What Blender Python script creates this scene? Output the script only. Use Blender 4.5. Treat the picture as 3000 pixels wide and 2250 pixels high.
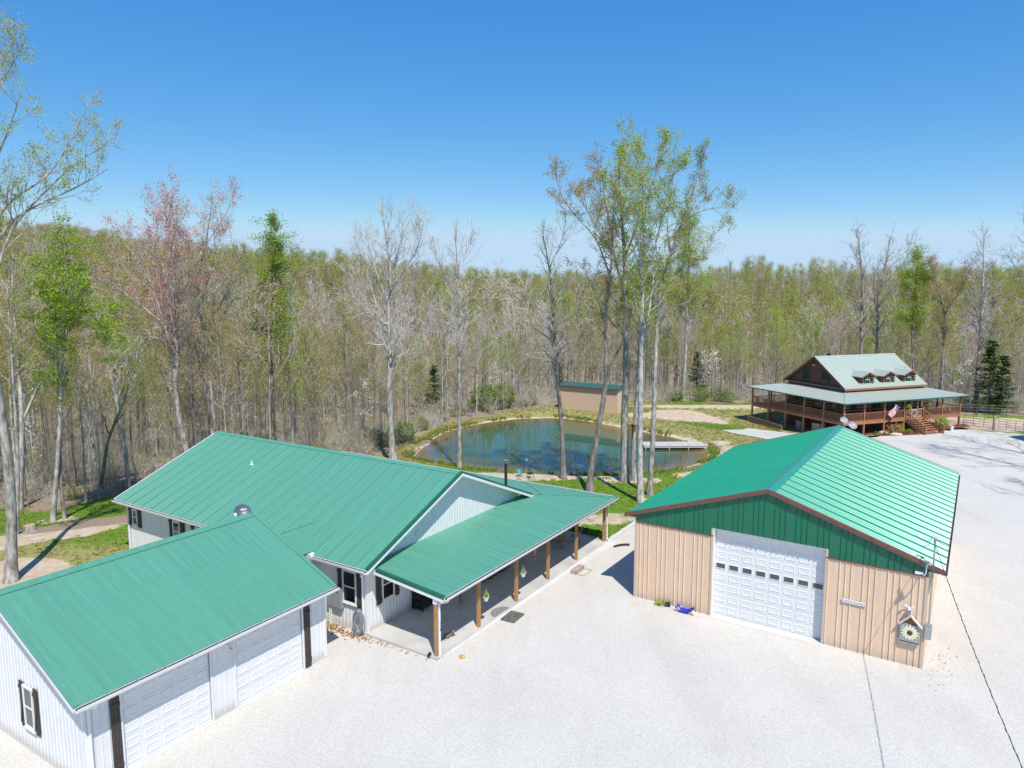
import bpy, bmesh, math, random
import numpy as np
from mathutils import Vector, Matrix
R = math.radians
for o in list(bpy.data.objects): bpy.data.objects.remove(o, do_unlink=True)
SC = bpy.context.scene
COL = SC.collection

# ------------------------------------------------------------------ camera
cam_d = bpy.data.cameras.new('camera'); cam = bpy.data.objects.new('camera', cam_d); COL.objects.link(cam)
cam_d.sensor_width = 36; cam_d.lens = 24.80; cam_d.clip_start = 0.1; cam_d.clip_end = 4000
cam.location = (0, 0, 15.2); cam.rotation_euler = (R(90 - 7.244), 0, R(0.0))
SC.camera = cam
# ------------------------------------------------------------------ sky and sun
SUN_AZ, SUN_EL = 163.5, 57.0
world = bpy.data.worlds.new('World'); SC.world = world; world.use_nodes = True
wn = world.node_tree.nodes; wl = world.node_tree.links; wn.clear()
sky = wn.new('ShaderNodeTexSky'); sky.sky_type = 'NISHITA'; sky.sun_disc = False
sky.sun_elevation = R(SUN_EL); sky.sun_rotation = R(SUN_AZ); sky.altitude = 1500
sky.air_density = 1.0; sky.dust_density = 0.05; sky.ozone_density = 8.0
bg = wn.new('ShaderNodeBackground'); bg.inputs['Strength'].default_value = 0.14
wo = wn.new('ShaderNodeOutputWorld')
hsv = wn.new('ShaderNodeHueSaturation'); hsv.inputs['Saturation'].default_value = 1.1; hsv.inputs['Hue'].default_value = 0.506; wl.new(sky.outputs[0], hsv.inputs['Color'])
# the photo's tone response for the sky colours: one power curve per channel, the same in every direction
spc = wn.new('ShaderNodeSeparateColor'); cmb = wn.new('ShaderNodeCombineColor'); wl.new(hsv.outputs[0], spc.inputs[0])
SKQ = 0.14 * 2 ** 0.26
for ch, (kk, pp) in enumerate(((1.45, 1.3), (0.90, 0.8), (0.88, 0.42))):
    m_a = wn.new('ShaderNodeMath'); m_a.operation = 'MULTIPLY'; m_a.inputs[1].default_value = SKQ; wl.new(spc.outputs[ch], m_a.inputs[0])
    m_b = wn.new('ShaderNodeMath'); m_b.operation = 'POWER'; m_b.inputs[1].default_value = pp; wl.new(m_a.outputs[0], m_b.inputs[0])
    m_c = wn.new('ShaderNodeMath'); m_c.operation = 'MULTIPLY'; m_c.inputs[1].default_value = kk / SKQ; wl.new(m_b.outputs[0], m_c.inputs[0]); m_d = wn.new('ShaderNodeMath'); m_d.operation = 'MINIMUM'; m_d.inputs[1].default_value = (0.52, 0.72, 0.93)[ch] / SKQ; wl.new(m_c.outputs[0], m_d.inputs[0]); wl.new(m_d.outputs[0], cmb.inputs[ch])
wl.new(cmb.outputs[0], bg.inputs[0])
wl.new(bg.outputs[0], wo.inputs[0])
sun_d = bpy.data.lights.new('sun', 'SUN'); sun_d.energy = 4.5; sun_d.angle = R(0.53); sun_d.color = (1.0, 0.955, 0.89)
sun = bpy.data.objects.new('sun', sun_d); COL.objects.link(sun)
sd = Vector((math.sin(R(SUN_AZ)) * math.cos(R(SUN_EL)), math.cos(R(SUN_AZ)) * math.cos(R(SUN_EL)), math.sin(R(SUN_EL))))
sun.rotation_euler = sd.to_track_quat('Z', 'Y').to_euler(); sun.location = (20, -60, 90)
SC.view_settings.view_transform = 'Standard'; SC.view_settings.look = 'None'
SC.view_settings.exposure = 0.26; SC.view_settings.gamma = 1.0; SC.view_settings.use_curve_mapping = False
SC.render.engine = 'CYCLES'; SC.render.resolution_x = 1024; SC.render.resolution_y = 768
SC.cycles.max_bounces = 6; SC.cycles.transparent_max_bounces = 6

# ------------------------------------------------------------------ materials
MATS = {}
def nd(nt, t, **kw):
    n = nt.nodes.new(t)
    for k, v in kw.items():
        if k in n.inputs: n.inputs[k].default_value = v
        else: setattr(n, k, v)
    return n
def ramp(nt, stops):
    r = nt.nodes.new('ShaderNodeValToRGB'); e = r.color_ramp.elements
    while len(e) < len(stops): e.new(0.5)
    for i, (p, c) in enumerate(stops):
        e[i].position = p; e[i].color = (*c, 1) if len(c) == 3 else c
    return r
def mat(name, col, rough=0.6, metal=0.0, var=0.0, vscale=4.0, col2=None, bump=0.0, bscale=30.0, spec=0.5, stretch=None, coat=0.0, rand=0.0, noise_detail=4.0, splash=False):
    """principled material; colour mottled between col and col2 by object-space noise"""
    if name in MATS: return MATS[name]
    m = bpy.data.materials.new(name); m.use_nodes = True; nt = m.node_tree
    b = nt.nodes['Principled BSDF']
    b.inputs['Roughness'].default_value = rough; b.inputs['Metallic'].default_value = metal
    b.inputs['Specular IOR Level'].default_value = spec
    if coat: b.inputs['Coat Weight'].default_value = coat; b.inputs['Coat Roughness'].default_value = 0.20; b.inputs['Coat IOR'].default_value = 1.5
    b.inputs['Base Color'].default_value = (*col, 1)
    tc = nt.nodes.new('ShaderNodeTexCoord'); src = tc.outputs['Object']
    if stretch:
        mp = nt.nodes.new('ShaderNodeMapping'); mp.inputs['Scale'].default_value = stretch
        nt.links.new(src, mp.inputs[0]); src = mp.outputs[0]
    out = None
    if var or col2:
        n = nd(nt, 'ShaderNodeTexNoise', Scale=vscale, Detail=noise_detail, Roughness=0.6); nt.links.new(src, n.inputs['Vector'])
        c2 = col2 or tuple(max(0, c * (1 - var)) for c in col)
        c1 = col if col2 else tuple(min(1, c * (1 + var)) for c in col)
        rp = ramp(nt, [(0.36, c2), (0.64, c1)]); nt.links.new(n.outputs['Fac'], rp.inputs[0]); out = rp.outputs[0]
    if rand:
        oi = nt.nodes.new('ShaderNodeObjectInfo')
        hs = nd(nt, 'ShaderNodeHueSaturation')
        mr = nd(nt, 'ShaderNodeMapRange'); mr.inputs['To Min'].default_value = 1 - rand; mr.inputs['To Max'].default_value = 1 + rand
        nt.links.new(oi.outputs['Random'], mr.inputs['Value']); nt.links.new(mr.outputs[0], hs.inputs['Value'])
        if out: nt.links.new(out, hs.inputs['Color'])
        else: hs.inputs['Color'].default_value = (*col, 1)
        out = hs.outputs[0]
    if splash:   # dust and mud thrown up on the foot of a wall sheet (local Y runs up the sheet)
        sx = nt.nodes.new('ShaderNodeSeparateXYZ'); nt.links.new(tc.outputs['Object'], sx.inputs[0])
        ns = nd(nt, 'ShaderNodeTexNoise', Scale=7.0, Detail=5.0, Roughness=0.7); nt.links.new(tc.outputs['Object'], ns.inputs['Vector'])
        m1 = nd(nt, 'ShaderNodeMath', operation='MULTIPLY_ADD'); nt.links.new(ns.outputs['Fac'], m1.inputs[0]); m1.inputs[1].default_value = -0.55; nt.links.new(sx.outputs['Y'], m1.inputs[2])
        m2 = nd(nt, 'ShaderNodeMapRange'); m2.inputs['From Min'].default_value = -0.18; m2.inputs['From Max'].default_value = 0.12; m2.inputs['To Min'].default_value = 0.55; m2.inputs['To Max'].default_value = 0.0; nt.links.new(m1.outputs[0], m2.inputs['Value'])
        mx = nt.nodes.new('ShaderNodeMix'); mx.data_type = 'RGBA'; nt.links.new(m2.outputs[0], mx.inputs[0]); nt.links.new(out, mx.inputs[6]); mx.inputs[7].default_value = (0.42, 0.36, 0.29, 1); out = mx.outputs[2]
    if out: nt.links.new(out, b.inputs['Base Color'])
    if bump:
        n2 = nd(nt, 'ShaderNodeTexNoise', Scale=bscale, Detail=3.0); nt.links.new(src, n2.inputs['Vector'])
        bp = nd(nt, 'ShaderNodeBump', Strength=bump, Distance=0.02); nt.links.new(n2.outputs['Fac'], bp.inputs['Height'])
        nt.links.new(bp.outputs[0], b.inputs['Normal'])
    MATS[name] = m
    return m
def leaf_mat(name, c1, c2, trans=0.35, hue=0.02):
    if name in MATS: return MATS[name]
    m = bpy.data.materials.new(name); m.use_nodes = True; nt = m.node_tree; nt.nodes.clear()
    out = nt.nodes.new('ShaderNodeOutputMaterial')
    oi = nt.nodes.new('ShaderNodeObjectInfo'); geo = nt.nodes.new('ShaderNodeNewGeometry')
    rp = ramp(nt, [(0.0, c1), (1.0, c2)])
    ad = nd(nt, 'ShaderNodeMath', operation='MULTIPLY_ADD'); ad.inputs[1].default_value = 0.6
    ml = nd(nt, 'ShaderNodeMath', operation='MULTIPLY'); ml.inputs[1].default_value = 0.4
    nt.links.new(oi.outputs['Random'], ml.inputs[0])
    nt.links.new(geo.outputs['Random Per Island'], ad.inputs[0]); nt.links.new(ml.outputs[0], ad.inputs[2])
    nt.links.new(ad.outputs[0], rp.inputs[0])
    d = nt.nodes.new('ShaderNodeBsdfDiffuse'); t = nt.nodes.new('ShaderNodeBsdfTranslucent'); mx = nt.nodes.new('ShaderNodeMixShader')
    mx.inputs[0].default_value = trans
    nt.links.new(rp.outputs[0], d.inputs[0]); nt.links.new(rp.outputs[0], t.inputs[0])
    nt.links.new(d.outputs[0], mx.inputs[1]); nt.links.new(t.outputs[0], mx.inputs[2]); nt.links.new(mx.outputs[0], out.inputs[0])
    MATS[name] = m
    return m
def glass_mat():
    m = bpy.data.materials.new('window_glass'); m.use_nodes = True; nt = m.node_tree; nt.nodes.clear()
    out = nt.nodes.new('ShaderNodeOutputMaterial'); t = nt.nodes.new('ShaderNodeBsdfTransparent'); g = nt.nodes.new('ShaderNodeBsdfGlossy')
    t.inputs[0].default_value = (0.86, 0.92, 0.9, 1); g.inputs['Roughness'].default_value = 0.03
    f = nd(nt, 'ShaderNodeFresnel', IOR=1.5); mx = nt.nodes.new('ShaderNodeMixShader')
    ml = nd(nt, 'ShaderNodeMath', operation='MULTIPLY'); ml.inputs[1].default_value = 1.8; ml.use_clamp = True
    nt.links.new(f.outputs[0], ml.inputs[0]); nt.links.new(ml.outputs[0], mx.inputs[0])
    nt.links.new(t.outputs[0], mx.inputs[1]); nt.links.new(g.outputs[0], mx.inputs[2]); nt.links.new(mx.outputs[0], out.inputs[0])
    MATS['glass'] = m
    return m

M_white = mat('white_siding', (0.69, 0.69, 0.68), 0.45, var=0.05, vscale=1.3, splash=True)
M_trim = mat('white_trim', (0.72, 0.72, 0.71), 0.4, var=0.03, vscale=3)
M_door = mat('white_door_paint', (0.70, 0.70, 0.69), 0.42, var=0.03, vscale=1.0)
M_roof = mat('sea_green_roof', (0.088, 0.28, 0.192), 0.40, var=0.07, vscale=1.0, stretch=(5.0, 0.35, 1), spec=0.5, coat=0.1, rand=0.025)
M_rooftrim = mat('dark_green_trim', (0.012, 0.115, 0.062), 0.4, var=0.1)
M_wroof = mat('workshop_green_roof', (0.016, 0.30, 0.17), 0.44, var=0.06, vscale=1.0, stretch=(5.0, 0.35, 1), spec=0.6, coat=0.22, rand=0.03)
M_wgreen = mat('workshop_green_siding', (0.008, 0.145, 0.075), 0.45, var=0.08, vscale=1.0)
M_tan = mat('tan_siding', (0.70, 0.505, 0.355), 0.5, var=0.05, vscale=1.0, rand=0.02, splash=True)
M_brown = mat('brown_trim', (0.15, 0.068, 0.05), 0.5, var=0.12)
M_soffit = mat('soffit', (0.7, 0.7, 0.7), 0.7)
M_gutter_in = mat('gutter_dark', (0.055, 0.045, 0.04), 0.9, var=0.3, vscale=6)  # dark brown mottled tone of the sheet laid inside the open gutters
M_shutter = mat('stained_shutter', (0.055, 0.043, 0.037), 0.7, var=0.35, vscale=6, stretch=(3, 3, 0.5))
M_post = mat('cedar_post', (0.46, 0.25, 0.09), 0.7, col2=(0.33, 0.16, 0.055), vscale=7, stretch=(4, 4, 0.35))
M_conc = mat('concrete', (0.50, 0.485, 0.45), 0.85, col2=(0.40, 0.39, 0.365), vscale=0.7, bump=0.15, bscale=60)
M_concw = mat('pale_concrete', (0.55, 0.54, 0.52), 0.85, var=0.07, vscale=1.2)
M_glass = glass_mat()
M_dark = mat('interior_dark', (0.02, 0.022, 0.024), 0.8)
M_darkglass = mat('dark_glass', (0.018, 0.022, 0.026), 0.08, spec=0.8)
M_black = mat('black_metal', (0.02, 0.02, 0.022), 0.45)
M_blackw = mat('black_wood', (0.016, 0.016, 0.018), 0.55, var=0.2)
M_grey = mat('grey_metal', (0.36, 0.38, 0.39), 0.4, metal=0.3, var=0.06)
M_galv = mat('galvanised', (0.55, 0.57, 0.58), 0.35, metal=0.7)
M_stone = mat('pale_stone', (0.5, 0.46, 0.4), 0.9, var=0.25, vscale=3)

# ------------------------------------------------------------------ object helpers
def link(o, parent=None):
    COL.objects.link(o)
    if parent is not None: o.parent = parent
    return o
def tag(o, label=None, cat=None, group=None, kind=None):
    if label: o['label'] = label
    if cat: o['category'] = cat
    if group: o['group'] = group
    if kind: o['kind'] = kind
    return o
def thing(name, loc=(0, 0, 0), rz=0.0, label=None, cat=None, group=None):
    o = bpy.data.objects.new(name, None); o.empty_display_size = 0.3
    o.location = loc; o.rotation_euler = (0, 0, rz); link(o)
    return tag(o, label, cat, group)
def mesh_from(name, V, F, mats=None, fm=None, smooth=False):
    me = bpy.data.meshes.new(name); me.from_pydata([tuple(v) for v in V], [], F)
    if mats:
        for m in (mats if isinstance(mats, (list, tuple)) else [mats]): me.materials.append(m)
    if fm is not None: me.polygons.foreach_set('material_index', np.array(fm, dtype=np.int32))
    if smooth: me.polygons.foreach_set('use_smooth', np.ones(len(me.polygons), dtype=bool))
    me.update(); return me
class MB:
    def __init__(s): s.V = []; s.F = []
    def add(s, V, F):
        b = len(s.V); s.V += [tuple(v) for v in V]; s.F += [tuple(i + b for i in f) for f in F]; return s
    def box(s, c, d, rz=0.0, M=None):
        hx, hy, hz = d[0] / 2, d[1] / 2, d[2] / 2
        P = [Vector((x, y, z)) for z in (-hz, hz) for y in (-hy, hy) for x in (-hx, hx)]
        Q = Matrix.Rotation(rz, 3, 'Z') if M is None else M
        c = Vector(c)
        return s.add([c + Q @ p for p in P], [(0, 2, 3, 1), (4, 5, 7, 6), (0, 1, 5, 4), (2, 6, 7, 3), (0, 4, 6, 2), (1, 3, 7, 5)])
    def bx(s, x0, x1, y0, y1, z0, z1): return s.box(((x0 + x1) / 2, (y0 + y1) / 2, (z0 + z1) / 2), (abs(x1 - x0), abs(y1 - y0), abs(z1 - z0)))
    def beam(s, p, q, w, h, up=(0, 0, 1)):
        p, q = Vector(p), Vector(q); z = (q - p); L = z.length; z.normalize()
        x = Vector(up).cross(z)
        if x.length < 1e-4: x = Vector((1, 0, 0)).cross(z)
        x.normalize(); y = z.cross(x)
        Mx = Matrix((x, y, z)).transposed()
        return s.box((p + q) / 2, (w, h, L), M=Mx)
    def tube(s, pts, r, n=8, cap=True):
        pts = [Vector(p) for p in pts]
        rr = r if isinstance(r, (list, tuple)) else [r] * len(pts)
        b = len(s.V); ref = Vector((0.13, 0.97, 0.21))
        for i, p in enumerate(pts):
            d = (pts[min(i + 1, len(pts) - 1)] - pts[max(i - 1, 0)]).normalized()
            x = d.cross(ref)
            if x.length < 0.1: x = d.cross(Vector((1, 0, 0)))
            x.normalize(); y = d.cross(x)
            for k in range(n):
                a = 2 * math.pi * k / n; s.V.append(tuple(p + (x * math.cos(a) + y * math.sin(a)) * rr[i]))
        for i in range(len(pts) - 1):
            for k in range(n):
                k2 = (k + 1) % n; s.F.append((b + i * n + k, b + i * n + k2, b + (i + 1) * n + k2, b + (i + 1) * n + k))
        if cap:
            s.F.append(tuple(b + k for k in reversed(range(n)))); e = b + (len(pts) - 1) * n; s.F.append(tuple(e + k for k in range(n)))
        return s
    def prism(s, poly, axis, t0, t1):
        """poly: 2D pts; axis 'x','y','z' the extrusion axis"""
        def P(a, b, t): return {'z': (a, b, t), 'y': (a, t, b), 'x': (t, a, b)}[axis]
        n = len(poly); V = [P(a, b, t0) for a, b in poly] + [P(a, b, t1) for a, b in poly]
        F = [tuple(range(n))[::-1], tuple(range(n, 2 * n))] + [(i, (i + 1) % n, n + (i + 1) % n, n + i) for i in range(n)]
        return s.add(V, F)
    def lathe(s, prof, c=(0, 0, 0), n=16):
        b = len(s.V); c = Vector(c)
        for r, z in prof:
            for k in range(n):
                a = 2 * math.pi * k / n; s.V.append((c.x + r * math.cos(a), c.y + r * math.sin(a), c.z + z))
        for i in range(len(prof) - 1):
            for k in range(n):
                k2 = (k + 1) % n; s.F.append((b + i * n + k, b + i * n + k2, b + (i + 1) * n + k2, b + (i + 1) * n + k))
        return s
    def build(s, name, m, parent=None, smooth=False, fixn=True, loc=None):
        me = mesh_from(name, s.V, s.F, m, smooth=smooth)
        if fixn:
            bm = bmesh.new(); bm.from_mesh(me); bmesh.ops.recalc_face_normals(bm, faces=bm.faces); bm.to_mesh(me); bm.free()
        o = bpy.data.objects.new(name, me); link(o, parent)
        if loc is not None: o.location = loc
        return o
def copy_tree(o, parent=None, depth=0):
    c = o.copy(); COL.objects.link(c); c.parent = parent
    for ch in o.children: copy_tree(ch, c)
    return c
def text_obj(body, size, m, name, parent, M4, depth=0.004, font_align='CENTER'):
    cu = bpy.data.curves.new(name, 'FONT'); cu.body = body; cu.size = size; cu.align_x = font_align; cu.align_y = 'CENTER'; cu.extrude = depth; cu.resolution_u = 2
    tmp = bpy.data.objects.new(name + '_t', cu); COL.objects.link(tmp)
    dg = bpy.context.evaluated_depsgraph_get(); me = bpy.data.meshes.new_from_object(tmp.evaluated_get(dg)); me.name = name
    bpy.data.objects.remove(tmp, do_unlink=True)
    me.materials.clear(); me.materials.append(m)
    o = bpy.data.objects.new(name, me); link(o, parent); o.matrix_local = M4
    return o

def clip_poly(poly, axis, val, keep_less):
    out = []
    for i in range(len(poly)):
        a, b = poly[i], poly[(i + 1) % len(poly)]
        ia = (a[axis] <= val + 1e-9) if keep_less else (a[axis] >= val - 1e-9)
        ib = (b[axis] <= val + 1e-9) if keep_less else (b[axis] >= val - 1e-9)
        if ia: out.append(a)
        if ia != ib:
            t = (val - a[axis]) / (b[axis] - a[axis]); out.append((a[0] + t * (b[0] - a[0]), a[1] + t * (b[1] - a[1])))
    cl = []
    for p in out:
        if not cl or (abs(p[0] - cl[-1][0]) + abs(p[1] - cl[-1][1])) > 1e-5: cl.append(p)
    if len(cl) > 1 and (abs(cl[0][0] - cl[-1][0]) + abs(cl[0][1] - cl[-1][1])) < 1e-5: cl.pop()
    return cl
def strip_of(poly, a, b): return clip_poly(clip_poly(poly, 0, a, False), 0, b, True)
PANEL_CACHE = {}
def ribbed(parent, part_name, piece_name, A, U, Vv, polys, m, width=0.914, rib=0.229, rw=0.075, rh=0.028, back=0.1, back_m=None, start=0.0):
    """a sheet-metal surface: the part is the deck behind, its children are the separate ribbed metal sheets"""
    A, U, Vv = Vector(A), Vector(U).normalized(), Vector(Vv).normalized(); N = U.cross(Vv).normalized()
    basis = Matrix((U, Vv, N)).transposed().to_4x4()
    dk = MB()
    for poly in polys:
        n = len(poly)
        V = [A + U * a + Vv * b - N * back for a, b in poly] + [A + U * a + Vv * b - N * 0.004 for a, b in poly]
        dk.add(V, [tuple(range(n))[::-1], tuple(range(n, 2 * n))] + [(i, (i + 1) % n, n + (i + 1) % n, n + i) for i in range(n)])
    part = dk.build(part_name, back_m or m, parent)
    T = 0.008
    for poly in polys:
        u_min = min(p[0] for p in poly); u_max = max(p[0] for p in poly)
        k = math.floor((u_min - start) / width)
        while start + k * width < u_max - 0.02:
            a, b = max(u_min, start + k * width), min(u_max, start + (k + 1) * width)
            k += 1
            if b - a < 0.02: continue
            sp = strip_of(poly, a, b - 0.0016)
            if len(sp) < 3: continue
            v0 = min(p[1] for p in sp)
            r0 = a - (start + (k - 1) * width)
            key = (m.name, rib, rw, rh, round(r0, 3)) + tuple((round(p[0] - a, 3), round(p[1] - v0, 3)) for p in sp)
            me = PANEL_CACHE.get(key)
            if me is None:
                b_ = MB(); n = len(sp)
                q = [(p[0] - a, p[1] - v0) for p in sp]
                b_.add([(x, y, 0) for x, y in q] + [(x, y, T) for x, y in q], [tuple(range(n, 2 * n))] + [(i, (i + 1) % n, n + (i + 1) % n, n + i) for i in range(n)])
                nr = int(round(width / rib))
                for j in range(nr):
                    uc = (j + 0.12) * rib - r0
                    if uc - rw / 2 < 0 or uc + rw / 2 > (b - a): continue
                    lo, hi = strip_of(q, uc - rw / 2, uc + rw / 2), strip_of(q, uc - rw / 8, uc + rw / 8)
                    if len(lo) < 3 or len(lo) != len(hi): continue
                    n2 = len(lo)
                    b_.add([(x, y, T) for x, y in lo] + [(x, y, T + rh) for x, y in hi], [tuple(range(n2, 2 * n2))] + [(i, (i + 1) % n2, n2 + (i + 1) % n2, n2 + i) for i in range(n2)])
                me = mesh_from(piece_name, b_.V, b_.F, m); PANEL_CACHE[key] = me
            o = bpy.data.objects.new(piece_name, me); link(o, part)
            M4 = basis.copy(); M4.translation = A + U * a + Vv * v0
            o.matrix_local = M4
    return part
def window(parent, A, U, N, u0, u1, z0, z1, frame_m, shut=None, blinds=False, split=True, fw=0.07, proud=0.06, shut_w=0.38, mullion=False):
    """window on a wall: A wall origin, U horizontal, N outward"""
    A, U, N = Vector(A), Vector(U), Vector(N); Z = Vector((0, 0, 1))
    Mx = Matrix((U, N, Z)).transposed()
    def bxs(mb, a0, a1, n0, n1, b0, b1):
        c = A + U * ((a0 + a1) / 2) + N * ((n0 + n1) / 2) + Z * ((b0 + b1) / 2)
        mb.box(c, (a1 - a0, n1 - n0, b1 - b0), M=Mx)
    f = MB(); n0, n1 = 0.04, 0.04 + proud
    bxs(f, u0, u0 + fw, n0, n1, z0, z1); bxs(f, u1 - fw, u1, n0, n1, z0, z1)
    bxs(f, u0 + fw, u1 - fw, n0, n1, z1 - fw, z1); bxs(f, u0 + fw, u1 - fw, n0, n1, z0, z0 + fw)
    zm = (z0 + z1) / 2
    if split: bxs(f, u0 + fw, u1 - fw, n0, n1 - 0.012, zm - 0.025, zm + 0.025)
    w = f.build('window', frame_m, parent)
    bk = MB(); bxs(bk, u0 + fw * 0.6, u1 - fw * 0.6, 0.038, 0.046, z0 + fw * 0.6, z1 - fw * 0.6); bk.build('backing', M_dark, w)
    for (a, b) in ([(z0 + fw, zm - 0.025), (zm + 0.025, z1 - fw)] if split else [(z0 + fw, z1 - fw)]):
        p = MB(); bxs(p, u0 + fw, u1 - fw, n1 - 0.034, n1 - 0.028, a, b); p.build('pane', M_glass, w)
    if blinds:
        s = MB(); z = z0 + fw + 0.03
        while z < z1 - fw - 0.02:
            bxs(s, u0 + fw + 0.01, u1 - fw - 0.01, 0.05, 0.060, z, z + 0.05); z += 0.095
        tag(s.build('blind_slats', mat('blind_slats', (0.72, 0.74, 0.72), 0.6), w), kind='stuff')
    sl = MB(); bxs(sl, u0 - 0.03, u1 + 0.03, 0.04, n1 + 0.03, z0 - 0.05, z0 - 0.002); sl.build('sill', frame_m, w)
    if shut:
        for s_ in (-1, 1):
            a0 = u0 - 0.02 - shut_w if s_ < 0 else u1 + 0.02
            shutter(parent, A, U, N, a0, a0 + shut_w, z0 - 0.1, z1 + 0.06, shut)
    return w
def shutter(parent, A, U, N, a0, a1, z0, z1, m, brace=True):
    A, U, N = Vector(A), Vector(U), Vector(N); Z = Vector((0, 0, 1)); Mx = Matrix((U, N, Z)).transposed()
    rails = MB(); hh = z1 - z0
    for zc in (z0 + hh * 0.12, z1 - hh * 0.12):
        rails.box(A + U * ((a0 + a1) / 2) + N * 0.085 + Z * zc, (a1 - a0 - 0.01, 0.025, 0.11), M=Mx)
    if brace:
        p = A + U * (a0 + 0.05) + N * 0.083 + Z * (z0 + hh * 0.16); q = A + U * (a1 - 0.05) + N * 0.083 + Z * (z1 - hh * 0.16)
        rails.beam(p, q, 0.09, 0.02, up=N)
    r = rails.build('shutter', m, parent)
    n = 3; bw = (a1 - a0) / n
    for i in range(n):
        b = MB(); b.box((0, 0, 0), (bw - 0.012, 0.026, hh), M=Mx)
        o = b.build('board', m, r); o.location = A + U * (a0 + bw * (i + 0.5)) + N * 0.055 + Z * (z0 + hh / 2)
# ------------------------------------------------------------------ terrain
def vnoise(x, y, s, seed=0):
    x = np.asarray(x, float) / s; y = np.asarray(y, float) / s
    xi = np.floor(x).astype(np.int64); yi = np.floor(y).astype(np.int64); fx = x - xi; fy = y - yi
    fx = fx * fx * (3 - 2 * fx); fy = fy * fy * (3 - 2 * fy)
    def h(a, b):
        n = (a * 374761393 + b * 668265263 + seed * 974711) & 0x7fffffff
        n = ((n ^ (n >> 13)) * 1274126177) & 0x7fffffff
        return ((n ^ (n >> 16)) & 0xffff) / 65535.0
    return (h(xi, yi) * (1 - fx) + h(xi + 1, yi) * fx) * (1 - fy) + (h(xi, yi + 1) * (1 - fx) + h(xi + 1, yi + 1) * fx) * fy
def fbm(x, y, s, seed=0): return 0.55 * vnoise(x, y, s, seed) + 0.3 * vnoise(x, y, s / 2.1, seed + 7) + 0.15 * vnoise(x, y, s / 4.3, seed + 13)
def sstep(a, b, t):
    t = np.clip((t - a) / (b - a), 0, 1); return t * t * (3 - 2 * t)
POND = np.array([[-9.9, 68.5], [-9.1, 73.2], [-8.0, 80.6], [-6.2, 83.5], [-4.3, 86.2], [-0.1, 89.6], [3.2, 90.5], [6.1, 90.6], [8.6, 89.0], [10.9, 86.7], [13.2, 83.9], [14.7, 81.7], [17.3, 78.8], [19.5, 76.0], [20.3, 71.7], [19.0, 67.9], [16.6, 64.5], [12.4, 61.9], [9.0, 61.5], [6.7, 61.3], [4.5, 61.5], [1.5, 62.5], [-1.6, 62.8], [-3.8, 63.7], [-6.5, 65.7], [-8.6, 67.1]])
WATER_Z = -0.8
def smooth_poly(P, it=2):
    for _ in range(it):
        Q = []
        for i in range(len(P)):
            a, b = P[i], P[(i + 1) % len(P)]; Q += [a * 0.75 + b * 0.25, a * 0.25 + b * 0.75]
        P = np.array(Q)
    return P
PONDS = smooth_poly(POND)
def poly_sd(x, y, P):
    """signed distance to polygon, positive outside"""
    x = np.asarray(x, float); y = np.asarray(y, float)
    d = np.full(x.shape, 1e9); inside = np.zeros(x.shape, bool)
    for i in range(len(P)):
        ax, ay = P[i]; bx_, by_ = P[(i + 1) % len(P)]
        ex, ey = bx_ - ax, by_ - ay
        t = np.clip(((x - ax) * ex + (y - ay) * ey) / (ex * ex + ey * ey + 1e-12), 0, 1)
        d = np.minimum(d, np.hypot(x - ax - t * ex, y - ay - t * ey))
        c = ((ay > y) != (by_ > y)) & (x < (bx_ - ax) * (y - ay) / (by_ - ay + 1e-12) + ax); inside ^= c
    return np.where(inside, -d, d)
EDGE_X = [-400, -60, -36, -30, -22, -13, -8.5, 0, 6.6, 20, 33, 48, 62, 80, 400]
EDGE_Y = [40, 46, 51, 56, 63, 72, 88, 94, 98, 101, 100, 96, 90, 84, 60]
def edge_y(x): return np.interp(x, EDGE_X, EDGE_Y)
def ridge_h(x): return np.interp(x, [-400, -268, -161, -63, 0, 90, 268, 400], [35, 34, 21, 12, 8.5, 5.5, 8, 12])
def ground_z(x, y):
    x = np.asarray(x, float); y = np.asarray(y, float)
    d = y - edge_y(x)
    z = -0.9 * sstep(-14, 2, d) * sstep(6, -14, x) - 0.3 * sstep(40, 75, y)
    z = z - 8.5 * sstep(2, 75, d)
    z = z + (ridge_h(x) + 9.0 + 8 * (fbm(x, y, 90, 3) - 0.5)) * sstep(48, 300, d)
    z = z - 30 * sstep(600, 1000, d)
    z = z + 11.5 * np.exp(-((x - 156) ** 2 + (y - 408) ** 2) / (2 * 26.0 ** 2))
    z = z + 0.6 * (vnoise(x, y, 9, 5) - 0.5) * sstep(0, 15, d)
    near = (np.abs(x) < 60) & (y > 40) & (y < 110)
    sdp = np.where(near, 99.0, 99.0)
    if near.any():
        sdp = np.array(sdp, float); sdp[near] = poly_sd(x[near], y[near], PONDS)
        bank = np.where(sdp < 0, WATER_Z - np.minimum(1.4, -sdp * 0.32) - 0.02, WATER_Z + (z - WATER_Z) * sstep(-0.5, 3.4, sdp))
        z = np.where(sdp < 3.4, bank, z)
    # gentle fall beside the log house where its basement opens
    z = z - 0.55 * sstep(9, 3, np.hypot((x - 30.5) , (y - 86) * 0.8))
    return z
def grid_axis(segs):
    out = []
    for a, b, st in segs: out += list(np.arange(a, b, st))
    out.append(segs[-1][1]); return np.array(out)
GX = grid_axis([(-900, -300, 60), (-300, -72, 9), (-72, 84, 0.75), (84, 300, 9), (300, 900.1, 60)])
GY = grid_axis([(-200, -20, 30), (-20, 20, 5), (20, 112, 0.75), (112, 200, 3), (200, 480, 8), (480, 1200.1, 60)])
X, Y = np.meshgrid(GX, GY); Zg = ground_z(X, Y)
nx, ny = len(GX), len(GY)
me = bpy.data.meshes.new('ground')
idx = np.arange(nx * ny).reshape(ny, nx)
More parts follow.
